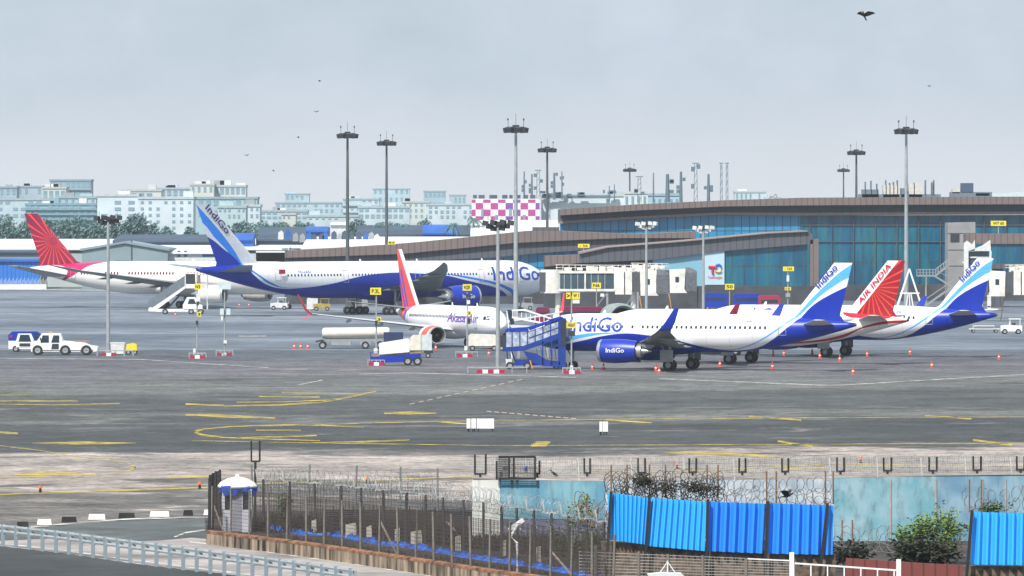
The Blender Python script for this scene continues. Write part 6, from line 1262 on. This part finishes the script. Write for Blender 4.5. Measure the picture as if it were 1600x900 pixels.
# bent white post
p = G(808, 905); t = thing('bent_pole', 'white bent metal pole leaning in front of the blue wall', 'pole', p); k = MB(); k.tube([(0, 0, 0), (0, 0, 1.7), (-.3, 0, 2.0), (.1, 0, 2.7)], .07, 6); k.build('pole', M_white, t); k = MB(); k.bar((.3, 0, 2.8), (-.4, 0, 2.3), .06, .2); k.build('plate', M_offw, t)
# leaning stays
for i, (a, b_, c, d_) in enumerate([(334, 790, 352, 838), (593, 812, 622, 870), (698, 815, 712, 830), (862, 862, 893, 898)]):
    Y_ = G(c, d_ + 12).y; k = MB(); k.bar(P(a, b_, Y_), P(c, d_, Y_), .09); o = k.build('brace_pole', mat('pale brace', (.4, .33, .28), .8)); tag(o, 'pale diagonal brace pole leaning on the fence, ' + ['beside the booth', 'long one left of the white wall', 'short one near the netting', 'right of the bent white pole'][i], 'pole', 'diagonal fence braces')
for i, (a, b_, c_) in enumerate([(63, 768, 'orange'), (312, 762, 'orange'), (574, 754, 'orange'), (1058, 731, 'orange'), (1345, 722, 'orange'), (822, 737, 'blue')]):
    t = thing('taxiway_light', 'tiny %s edge light on the worn concrete, %s from the left' % (c_, ['first', 'second', 'third', 'fifth', 'sixth', 'fourth'][i]), 'edge light', G(a, b_ + 2), 0, 'small taxiway edge lights'); MB().cyl((0, 0, 0), (0, 0, .28), .1, .07, 8).build('stem', M_black, t); MB().cyl((0, 0, .28), (0, 0, .46), .12, .08, 8).build('lens', mat(c_ + ' lens', (.7, .15, .03) if c_ == 'orange' else (.03, .1, .6), .4), t)
# ------------------------------------------------------------------ guard booth
p = G(371, 832); t = thing('guard_booth', 'small white guard booth with domed roof draped in bright blue tarpaulin', 'booth', p)
M_bw = mat('lilac white booth panel', (.62, .62, .72), .6, var=.15, scale=2)
k = MB(); k.b2(-.75, .75, -.7, .7, 0, 1.25)
for x_ in (-.72, -.25, .25, .72): k.b2(x_ - .07, x_ + .07, -.72, -.62, 1.25, 2.35)
for x_ in (-.72, .72):
    for y_ in (-.6, .6): k.b2(x_ - .05, x_ + .05, y_ - .06, y_ + .06, 1.25, 2.35)
k.build('body', M_bw, t); MB().b2(-.68, .68, -.6, .6, 1.26, 2.34).build('window', M_glass, t); MB().b2(-.25, .25, -.74, -.71, .1, 2.2).build('door', mat('dim booth door', (.3, .3, .36), .6), t)
k = MB(); k.lathe([(1.05, 2.42), (1.08, 2.5), (.9, 2.72), (.5, 2.92), (.12, 3.0), (.1, 3.12), (.01, 3.14)], n=24); k.build('domed_roof', mat('cream roof', (.7, .68, .6), .6), t, True)
k = MB(); v = []
for i in range(36):
    a = i * math.pi / 18; r_ = 1.02 + .06 * math.sin(a * 5) + R.uniform(-.05, .05); v.append(k.verts([(r_ * 1.03 * math.cos(a), r_ * 1.03 * math.sin(a), 2.56 + R.uniform(-.04, .04)), (r_ * math.cos(a), r_ * math.sin(a), 2.25 + R.uniform(-.06, .06)), (r_ * .94 * math.cos(a), r_ * .94 * math.sin(a), 2.12 + .1 * math.sin(a * 4) + R.uniform(-.1, .05))]))
for i in range(36):
    a, b_ = v[i], v[(i + 1) % 36]
    for j in range(2): k.face([a[j], b_[j], b_[j + 1], a[j + 1]])
k.build('tarpaulin_skirt', mat('blue tarpaulin', (.02, .12, .62), .4), t)
for a, nm2, lb in ((399, 'forked_pole', 'tall black pole with a U shaped bracket on top standing behind the guard booth'),):
    Y_ = 352; t = thing(nm2, lb, 'pole', (XW(a, Y_), Y_, 0)); k = MB(); k.bar((0, 0, 0), (0, 0, ZW(722, Y_)), .13); k.build('pole', M_black, t); k = MB(); k.bar((-.22, 0, ZW(721, Y_)), (.25, 0, ZW(721, Y_)), .09); k.bar((-.22, 0, ZW(721, Y_)), (-.22, 0, ZW(689, Y_)), .09); k.bar((.24, 0, ZW(721, Y_)), (.24, 0, ZW(689, Y_)), .1); k.build('fork', M_black, t)
# ------------------------------------------------------------------ boundary wall
YW = 334
M_blue = wallm('flaking blue wall paint', (.1, .28, .4), (.2, .4, .48), .6, .6); M_whw = wallm('flaking white wall paint', (.62, .63, .6), (.7, .72, .7)); M_pale = wallm('pale blue grey wall paint', (.3, .38, .46), (.5, .55, .6), 1.5); M_teal = wallm('washed teal wall paint', (.14, .33, .4), (.27, .42, .5), .6, .7, (1.6, 1, .5))
t = thing('boundary_wall', 'long painted boundary wall, white at its left end, flaking blue and teal to the right', 'wall', (XW(1170, YW), YW, 0))
def wseg(nm3, a, b_, y0, y1, m, zb=0): 
    k = MB(); X0, X1, xo = XW(a, YW), XW(b_, YW), XW(1170, YW); k.prism([(X0 - xo, zb), (X0 - xo, ZW(y0, YW)), (X1 - xo, ZW(y1, YW)), (X1 - xo, zb)], 0, .3); return k.build(nm3, m, t)
wseg('white_panel', 738, 781, 748, 750, M_whw); wseg('blue_panel', 781.05, 946, 750, 752, M_blue, 1.2); wseg('purple_grey_base', 781.05, 946, 812, 812, wallm('mauve grey wall paint', (.12, .12, .2), (.2, .2, .3)))
wseg('pale_panel', 946.05, 1303, 752, 748, M_pale); wseg('teal_panel', 1303.05, 1462, 747, 744, M_teal); wseg('blue_panel', 1462.05, 1680, 743.5, 741, wallm('dull blue wall paint', (.12, .24, .36), (.22, .36, .46), .6, .7))
k = MB(); k.prism([(XW(738, YW) - XW(1170, YW), ZW(748, YW) + .01), (XW(1680, YW) - XW(1170, YW), ZW(741, YW) + .01), (XW(1680, YW) - XW(1170, YW), ZW(739, YW)), (XW(738, YW) - XW(1170, YW), ZW(746, YW))], -.06, .36); k.build('coping', M_con, t)
for a in (1391, 1462, 1535, 1571): k = MB(); k.box((XW(a, YW) - XW(1170, YW), -.03, 1.75), (.09, .06, 3.1)); k.build('wall_rib', M_con, t)
# U brackets and barbed strands on the wall
tops = lambda px: 748 - (px - 738) * 7 / 942
BR = [(742, 759, 710), (836, 843, 720), (913, 922, 716), (997, 1008, 716), (1077, 1088, 716), (1155, 1165, 716), (1222, 1232, 716), (1308, 1319, 715), (1381, 1393, 715), (1452, 1464, 714), (1521, 1533, 713), (1589, 1601, 713), (1664, 1676, 712)]
fm = None
for i, (a, b_, yt) in enumerate(BR):
    c = (a + b_) / 2; zb = ZW(tops(c) - 2, YW); t = thing('wall_bracket', 'black U shaped wire bracket on the boundary wall, number %d from the left' % (i + 1), 'bracket', (XW(c, YW), YW + .15, zb), 0, 'black U brackets along the wall top')
    w_ = (b_ - a) * YW / F / 2; h_ = ZW(yt, YW) - zb; k = MB(); k.bar((-w_, 0, .2), (-w_, 0, h_), .09); k.bar((w_, 0, .2), (w_, 0, h_), .1); k.bar((-w_ - .04, 0, .18), (w_ + .04, 0, .18), .08); k.bar((0, 0, 0), (0, 0, .2), .12)
    k.build('bracket_frame', M_black, t)
t = thing('barbed_wire', 'straight barbed strands strung between the black brackets above the boundary wall', 'barbed wire', (XW(1170, YW), YW + .15, 3.3)); k = MB()
for j in range(11):
    k.tube([(XW(a, YW) - t.location.x, 0, ZW(tops(a) - 3 - j * 2.8 + (.9 if n_ % 2 else 0), YW) - 3.3) for n_, a in enumerate(range(742, 1690, 24))], .012, 3)
for i in range(330): a = 740 + i * 2.7; k.tube([(XW(a, YW) - t.location.x, 0, ZW(tops(a) - 1, YW) - 3.3), (XW(a + 1.5, YW) - t.location.x, 0, ZW(tops(a) - 31, YW) - 3.3)], .009, 3)
k.build('wire_strand', M_wire, t, recalc=False); k = MB(); coil(k, [(XW(a, YW) - t.location.x, 0, ZW(tops(a) - 20, YW) - 3.3) for a in range(760, 1680, 60)], .42, 1.6, .009); k.build('razor_coil', M_wire, t, recalc=False)
for i, a in enumerate((907, 990, 1072, 1150, 1300, 1374, 1443, 1512, 1583)):
    Y_ = YW + 2; k = MB(); k.bar((-.14, 0, ZW(715, Y_)), (.12, 0, 0), .05); tag(k.build('thin_stake', M_offw, loc=(XW(a, Y_), Y_, 0)), 'thin pale slanting stake rising behind the boundary wall, number %d from the left' % (i + 1), 'stake', 'pale stakes behind the wall')
# cage on the wall
c = XW(806, YW); z0_ = ZW(749, YW); t = thing('wire_cage', 'black wire mesh cage on top of the wall above its white end', 'cage', (c, YW, z0_)); k = MB(); w_ = 30 * YW / F; h_ = 35 * YW / F
for x_ in (-w_, -w_ * .35, -w_ * .1, w_): 
    for y_ in (-.3, .9): k.bar((x_, y_, 0), (x_, y_, h_ * (1 if x_ > -w_ else .8)), .1)
for z_ in (.05, h_): 
    for y_ in (-.3, .9): k.bar((-w_ * .9, y_, z_), (w_, y_, z_), .07)
for x_ in (-w_ * .35, w_): k.bar((x_, -.3, h_), (x_, .9, h_), .07)
k.build('cage_frame', M_black, t); k = MB()
for i in range(12): k.bar((-w_, -.3, h_ * i / 12), (w_, -.3, h_ * i / 12), .018)
for i in range(26): k.bar((-w_ + 2 * w_ * i / 26, -.3, 0), (-w_ + 2 * w_ * i / 26, -.3, h_), .014); k.bar((-w_ * .9 + w_ * .6 * i / 26, .9, 0), (-w_ * .9 + w_ * .6 * i / 26, .9, h_), .02)
k.build('cage_mesh', M_dark, t)
# ------------------------------------------------------------------ corrugated panels on a stone base
YP = 290; x0_ = XW(950, YP)
M_corr = mat('bright blue corrugated sheet', (.035, .43, .92), .45, var=.06, scale=.8, streak=(1, 1, .2)); M_corr2 = mat('deep blue corrugated sheet', (.02, .26, .85), .45, var=.05, scale=.8, streak=(1, 1, .2))
M_stone = mat('brown rubble stone', (.13, .095, .07), .95, var=.6, scale=3.5, bump=.5)
def corr(label, pts, m, per=.2, amp=.07, Y=YP, turn=0.0):
    (a, ya), (b_, yb), (c, yc), (d_, yd) = pts   # top left, top right, bottom right, bottom left
    X0, X1 = XW(a, Y), XW(b_, Y); t = thing('corrugated_panel', label, 'sheet panel', ((X0 + X1) / 2, Y, ZW((yc + yd) / 2, Y)), 0, 'blue corrugated panels on the stone wall'); k = MB(); n_ = int((X1 - X0) / per * 8); f_, k_ = [], []
    zb = t.location.z
    for i in range(n_ + 1):
        u = i / n_; x_ = X0 + (X1 - X0) * u - t.location.x; xb_ = XW(d_, Y) + (XW(c, Y) - XW(d_, Y)) * u - t.location.x; y_ = amp * max(-.6, min(.6, math.sin(2 * math.pi * x_ / per))) / .6 + turn * u; zt = ZW(ya + (yb - ya) * u, Y) - zb; zz_ = ZW(yd + (yc - yd) * u, Y) - zb
        f_.append(k.verts([(xb_, y_, zz_), (x_, y_, zt)])); k_.append(k.verts([(xb_, y_ + .02, zz_), (x_, y_ + .02, zt)]))
    for g_ in (f_, k_):
        for p, q in zip(g_, g_[1:]): k.face([p[0], q[0], q[1], p[1]])
    for p, q in zip(f_, k_): k.face([p[1], q[1], q[0], p[0]]) if p is f_[0] or p is f_[-1] else None
    k.build('sheet', m, t); k = MB(); k.bar((X0 - t.location.x, .26, .5), (X1 - t.location.x, .26 + turn, .5), .08); k.bar((X0 - t.location.x, .26, 2.0), (X1 - t.location.x, .26 + turn, 2.0), .08); k.build('cross_rail', M_dark, t); return t
corr('leftmost bright blue corrugated panel, tilted, beside the plants', [(949, 769), (1014, 778), (1008, 851), (952, 843)], M_corr, .2, .07)
corr('second bright blue corrugated panel from the left with fine ribs', [(1017, 778), (1105, 784), (1101, 861), (1010, 853)], M_corr, .26, .08)
corr('third corrugated panel from the left with broad ribs', [(1107, 784), (1198, 787), (1194, 865), (1104, 861)], M_corr2, .42, .13)
corr('fourth corrugated panel, deepest blue, ending at the teal wall', [(1200, 786), (1303, 790), (1301, 867), (1197, 865)], M_corr2, .44, .13)
corr('corrugated panel at the right edge of the picture beyond the bushes', [(1519, 800), (1680, 803), (1680, 884), (1516, 882)], M_corr, .38, .12)
for i, (a, ya, b_, yb) in enumerate([(955, 768, 945, 900), (1015, 774, 1004, 900), (1106, 780, 1103, 900), (1200, 783, 1194, 900), (1293, 786, 1278, 900), (1519, 797, 1508, 900)]):
    k = MB(); k.bar(P(a, ya, YP - .2), P(b_, yb + 28, YP - .2), .13); tag(k.build('black_post', M_black), 'black leaning steel post holding the corrugated panels, number %d from the left' % (i + 1), 'post', 'black posts of the corrugated panels')
for i, (a, b_, yt, ct) in enumerate([(940, 1306, (846, 866), 'left'), (1506, 1690, (884, 886), 'right')]):
    k = MB(); X0, X1 = XW(a, YP), XW(b_, YP); k.prism([(X0, 0), (X0, ZW(yt[0], YP) - .02), (X1, ZW(yt[1], YP) - .02), (X1, 0)], .3 + YP, .8 + YP); tag(k.build('stone_wall', M_stone), 'rough brown stone wall under the blue corrugated panels on the %s' % ct, 'wall')
# chain link before the stone wall, pale posts
Y_ = 286; t = thing('chain_link_fence', 'chain link fence on pale posts before the brown stone wall', 'fence', (XW(1120, Y_), Y_, 0)); k = MB()
for i in range(14): k.tube([(XW(905, Y_) - t.location.x, 0, .15 + i * .145), (XW(1236, Y_) - t.location.x, 0, .1 + i * .12)], .012, 3)
for i in range(70): x_ = XW(905 + i * 4.7, Y_) - t.location.x; k.tube([(x_, 0, 0), (x_, 0, 2.05 - i * .005)], .01, 3)
k.build('wire_mesh', M_wire, t, recalc=False)
for a, ya in ((931, 852), (998, 862), (1044, 866), (1098, 868), (1166, 872)): k = MB(); k.cyl((0, 0, 0), (0, 0, ZW(ya, Y_)), .07, n=6); k.build('post', M_post, t, loc=(XW(a, Y_) - t.location.x, 0, 0))
p = P(1043, 897, 284); t = thing('white_canopy', 'small pale canopy sheet with tent poles at the foot of the stone wall', 'canopy', p); k = MB(); k.prism([(-.9, 0), (-.3, .08), (.6, .05), (.75, -.1), (-.8, -.12)], -.5, .5); k.build('sheet', M_offw, t); k = MB(); k.bar((0, 0, 0), (0, 0, .6), .05); k.bar((0, 0, .55), (-.35, 0, .05), .04); k.bar((0, 0, .55), (.35, 0, .05), .04); k.build('pole', M_offw, t)
# white metal railing at the bottom
Y_ = 280; t = thing('white_railing', 'white painted metal railing with square posts at the bottom right', 'railing', (XW(1320, Y_), Y_, 0)); k = MB(); X = lambda a: XW(a, Y_) - t.location.x
for a, ya in ((1237, 863), (1404, 874)): k = MB(); k.b2(X(a) - .1, X(a) + .1, -.1, .1, 0, ZW(ya, Y_)); k.build('post', M_white, t)
k = MB(); k.bar((X(1241), 0, ZW(880, Y_)), (X(1400), 0, ZW(891, Y_)), .07); k.bar((X(1241), 0, ZW(906, Y_)), (X(1400), 0, ZW(912, Y_)), .07); k.bar((X(1168), 0, ZW(873, Y_)), (X(1233), 0, ZW(876, Y_)), .05); k.build('rail', M_white, t)
for i in range(7): a = 1241 + i * 26; k = MB(); k.bar((X(a), 0, ZW(906 + i, Y_)), (X(a), 0, ZW(880 + i * 1.7, Y_)), .055); k.build('bar', M_white, t)
# red sheet wall
Y_ = 300; M_rs = ribbed('rusty red sheet', (.2, .05, .045), .55)
for i, (a, b_, ya, yb) in enumerate([(1322, 1412, 872, 878), (1412.2, 1506, 878, 884)]):
    k = MB(); k.prism([(XW(a, Y_), 0), (XW(a, Y_), ZW(ya, Y_)), (XW(b_, Y_), ZW(yb, Y_)), (XW(b_, Y_), 0)], Y_, Y_ + .15); tag(k.build('red_sheet_wall', M_rs), ['rusty red sheet wall behind the white railing', 'rusty red sheet wall right of the white railing below the bushes'][i], 'wall')
# coils above and beside the panels
def loose_coil(label, a, b_, y, Y, r, tpm, m, rows=2, ph=18, posts=()):
    c = XW((a + b_) / 2, Y); t = thing('razor_wire', label, 'razor wire', (c, Y, ZW(y, Y)), 0, 'tangled razor wire rolls'); g = MB()
    for j in range(rows): coil(g, [(XW(a + (b_ - a) * i / 6, Y) - c, R.uniform(-.1, .1), -j * ph * Y / F + R.uniform(-.12, .12)) for i in range(7)], r, tpm, .017, 1, .25)
    g.build('razor_coil', m, t, recalc=False)
    for p in posts: k = MB(); k.bar((XW(p, Y) - c, .05, -.75), (XW(p, Y) - c, .05, .75), .07); k.build('post', mat('rusty post', (.16, .09, .05), .9), t)
loose_coil('dark tangled razor wire above the left corrugated panels', 955, 1130, 752, 290.9, .4, 3.6, M_wdark, 5, 7, (955, 980, 1015, 1040, 1105, 1122)); loose_coil('pale razor wire above the third and fourth corrugated panels', 1125, 1303, 762, 290.9, .34, 2.6, mat('grey rusty razor wire', (.14, .13, .13), .6), 3, 12, (1198, 1213, 1290, 1302))
loose_coil('razor wire rolls low in front of the teal wall', 1305, 1405, 836, 322, .45, 2.0, mat('grey rusty razor wire', (.14, .13, .13), .6), 2, 15, (1316, 1332)); loose_coil('razor wire rolls above the right edge panel', 1512, 1640, 775, 290.9, .42, 2.0, mat('grey rusty razor wire', (.14, .13, .13), .6), 2, 17, (1515, 1534)); loose_coil('rusty razor wire roll beside the plants at the end of the blue wall', 905, 950, 790, 300, .5, 2.2, mat('red rusty wire', (.13, .06, .05), .8), 2, 16); loose_coil('razor wire rolls along the foot of the blue wall', 790, 940, 822, 318, .34, 1.8, M_coil, 1, 15)
# ------------------------------------------------------------------ bushes
def bush(label, px, py, Y, wpx, hpx, n_, m, s=.13, name='bush', creep=False):
    zb = max(0, ZW(py + hpx / 2, Y) - .5); t = thing(name, label, 'bush', (XW(px, Y), Y, 0), 0); W, H = wpx * Y / F / 2, hpx * Y / F / 2; cz = ZW(py, Y); k = MB(); cl = []
    g = MB(); z00 = cz - H if creep else 0; ns = max(14, n_ // 38)
    for i in range(ns):
        an = R.uniform(0, math.pi); q = R.uniform(.25, 1.12); tip = Vector((math.cos(an) * W * q, R.uniform(-.8, .8), cz - H * .35 + math.sin(an) * H * 1.35 * q + R.uniform(-.1, .1))); x0 = tip.x * .35 + R.uniform(-.2, .2)
        st = Vector((x0, tip.y * .4, z00)); mid = Vector((x0 + (tip.x - x0) * .45, tip.y * .6, z00 + (tip.z - z00) * .8)); pts = []
        for u in range(9): u /= 8; pts.append(st * (1 - u) ** 2 + mid * 2 * u * (1 - u) + tip * u * u + Vector((0, 0, -.18 * u ** 3)))
        if i % 2 == 0: k.tube(pts, .014, 3)
        for _ in range(34):
            u = R.uniform(.25, 1) * 7.99; c = pts[int(u)].lerp(pts[int(u) + 1], u % 1); a = R.uniform(0, 6.28); d = Vector((math.cos(a), R.uniform(-.5, .5), R.uniform(-.45, .45))).normalized(); p = c + d * R.uniform(.02, .22); sd_ = d.cross(Vector((R.uniform(-1, 1), R.uniform(-1, 1), 1))).normalized() * s * .42; e = d * s * R.uniform(1.1, 2)
            g.face(g.verts([p, p + e * .5 + sd_, p + e, p + e * .5 - sd_]))
    k.build('stem', M_bark, t)
    g.build('foliage', m, t, recalc=False); return t
M_lg = leafm('bright bush green', (.12, .2, .03)); M_ld = leafm('very dark scrub', (.018, .024, .012))
bush('tall green bush with bright leaf tips right of the middle before the teal wall', 1470, 812, 312, 78, 56, 1500, M_lg, .12); bush('lower green bush touching the tall one on its left', 1425, 825, 312, 60, 50, 1200, M_lg, .12); bush('dark scrub mass below the green bushes', 1440, 856, 306, 140, 46, 2600, M_ld, .15); bush('dark scrub at the left foot of the teal wall', 1330, 858, 308, 70, 34, 1200, M_ld, .13)
bush('green climbing plant at the end of the blue wall, upper one', 912, 785, 304, 38, 44, 500, M_lg, .11); bush('green plant at the foot of the blue wall beside the first panel', 935, 832, 304, 44, 40, 500, leafm('mid bush green', (.06, .11, .03)), .11); bush('dark green plant low before the blue wall', 880, 833, 312, 34, 24, 350, leafm('mid bush green', (.06, .11, .03)), .1); bush('small creeper above the right edge panel', 1548, 792, 290.8, 60, 20, 350, leafm('mid bush green', (.06, .11, .03)), .1, creep=True); bush('small creeper tangled in the wire above the left panels', 1005, 750, 290.9, 34, 18, 200, M_ld, .09, creep=True); bush('dark dead creeper hanging in the wire above the second blue panel', 1075, 758, 290.9, 110, 22, 700, M_ld, .1, creep=True); bush('small plant growing inside the fence near the booth', 442, 776, 345, 24, 20, 200, leafm('mid bush green', (.06, .11, .03)), .1)
# ------------------------------------------------------------------ birds
def bird(label, loc, s, fly=True, rz=0, roll=0):
    t = thing('crow' if not fly else 'bird', label, 'bird', loc, rz); t.rotation_euler[1] = roll; k = MB(); m = mat('black feathers', (.015, .015, .018), .7)
    k.loft([[(x_, q * math.cos(a), z_ + q * 1.0 * math.sin(a)) for a in [2 * math.pi * j / 10 for j in range(10)]] for x_, z_, q in ((-1.0, .12, .02), (-.85, .12, .05), (-.75, .14, .13), (-.55, .1, .12), (-.4, .03, .17), (0, 0, .22), (.4, -.02, .15), (.65, 0, .08), (1.15, 0, .03))]); 
    for v in k.bm.verts: v.co *= s
    b_ = k.build('body', m, t, True); k = MB(); k.prism([(.5, -.02), (1.2, .0), (1.2, .04), (.5, .05)], -.14, .14)
    for v in k.bm.verts: v.co *= s
    k.build('tail', m, t)
    for sgn in (-1, 1):
        k = MB()
        if fly: pts = [(-.35, .15, .08), (-.5, .8, .55), (-.2, 1.6, .75), (.15, 2.1, .7), (.25, 1.5, .6), (.4, .8, .4), (.35, .15, .05)]
        else: pts = [(-.35, .17, .1), (-.1, .24, .05), (.5, .22, -.02), (1.0, .1, -.02), (.5, .2, -.12), (-.2, .22, -.12)]
        v = k.verts([(x_, sgn * y_, z_) for x_, y_, z_ in pts]); w_ = k.verts([(x_, sgn * y_, z_ + .05) for x_, y_, z_ in pts]); k.face(v); k.face(w_)
        for i in range(len(v)): k.face([v[i], v[(i + 1) % len(v)], w_[(i + 1) % len(v)], w_[i]])
        for q in k.bm.verts: q.co *= s
        k.build('wing', m, t)
    return t
bird('dark bird gliding high at the upper right of the sky', P(1350, 24, 260), .22, True, .9, .9)
for i, (px, py, d) in enumerate([(427, 267, 'low over the skyline left of the masts'), (494, 175, 'in mid sky left of the first tall mast'), (500, 127, 'small speck above the first tall mast'), (1453, 135, 'at the upper right below the big one'), (385, 243, 'above the blue fin'), (466, 215, 'left of the first tall mast head')]): bird('distant bird ' + d, P(px, py, 700), .16, True, i * 1.3, .3)
for (px, Y_, zz_, rz_, d, f_) in [(866, YW + .15, tops(866) - 6, 2.2, 'black crow perched on the boundary wall beside the wire cage', False), (1230, 290.4, 776, 2.8, 'black crow landing on the razor wire above the deep blue panels', True)]:
    b_ = bird(d, P(px, zz_, Y_) + Vector((0, 0, .04)), .34, f_, rz_, -.5 if not f_ else .2)
# ------------------------------------------------------------------ haze
k = MB(); k.b2(-6000, 6000, -150, 6000, -1, 46); m = bpy.data.materials.new('haze air'); m.use_nodes = True; n = m.node_tree.nodes; n.clear(); vo = n.new('ShaderNodeVolumePrincipled'); oo = n.new('ShaderNodeOutputMaterial'); m.node_tree.links.new(vo.outputs[0], oo.inputs['Volume'])
vo.inputs['Color'].default_value = (.86, .93, 1, 1); vo.inputs['Density'].default_value = HAZE; vo.inputs['Anisotropy'].default_value = .25
o = k.build('haze', m); o['kind'] = 'stuff'
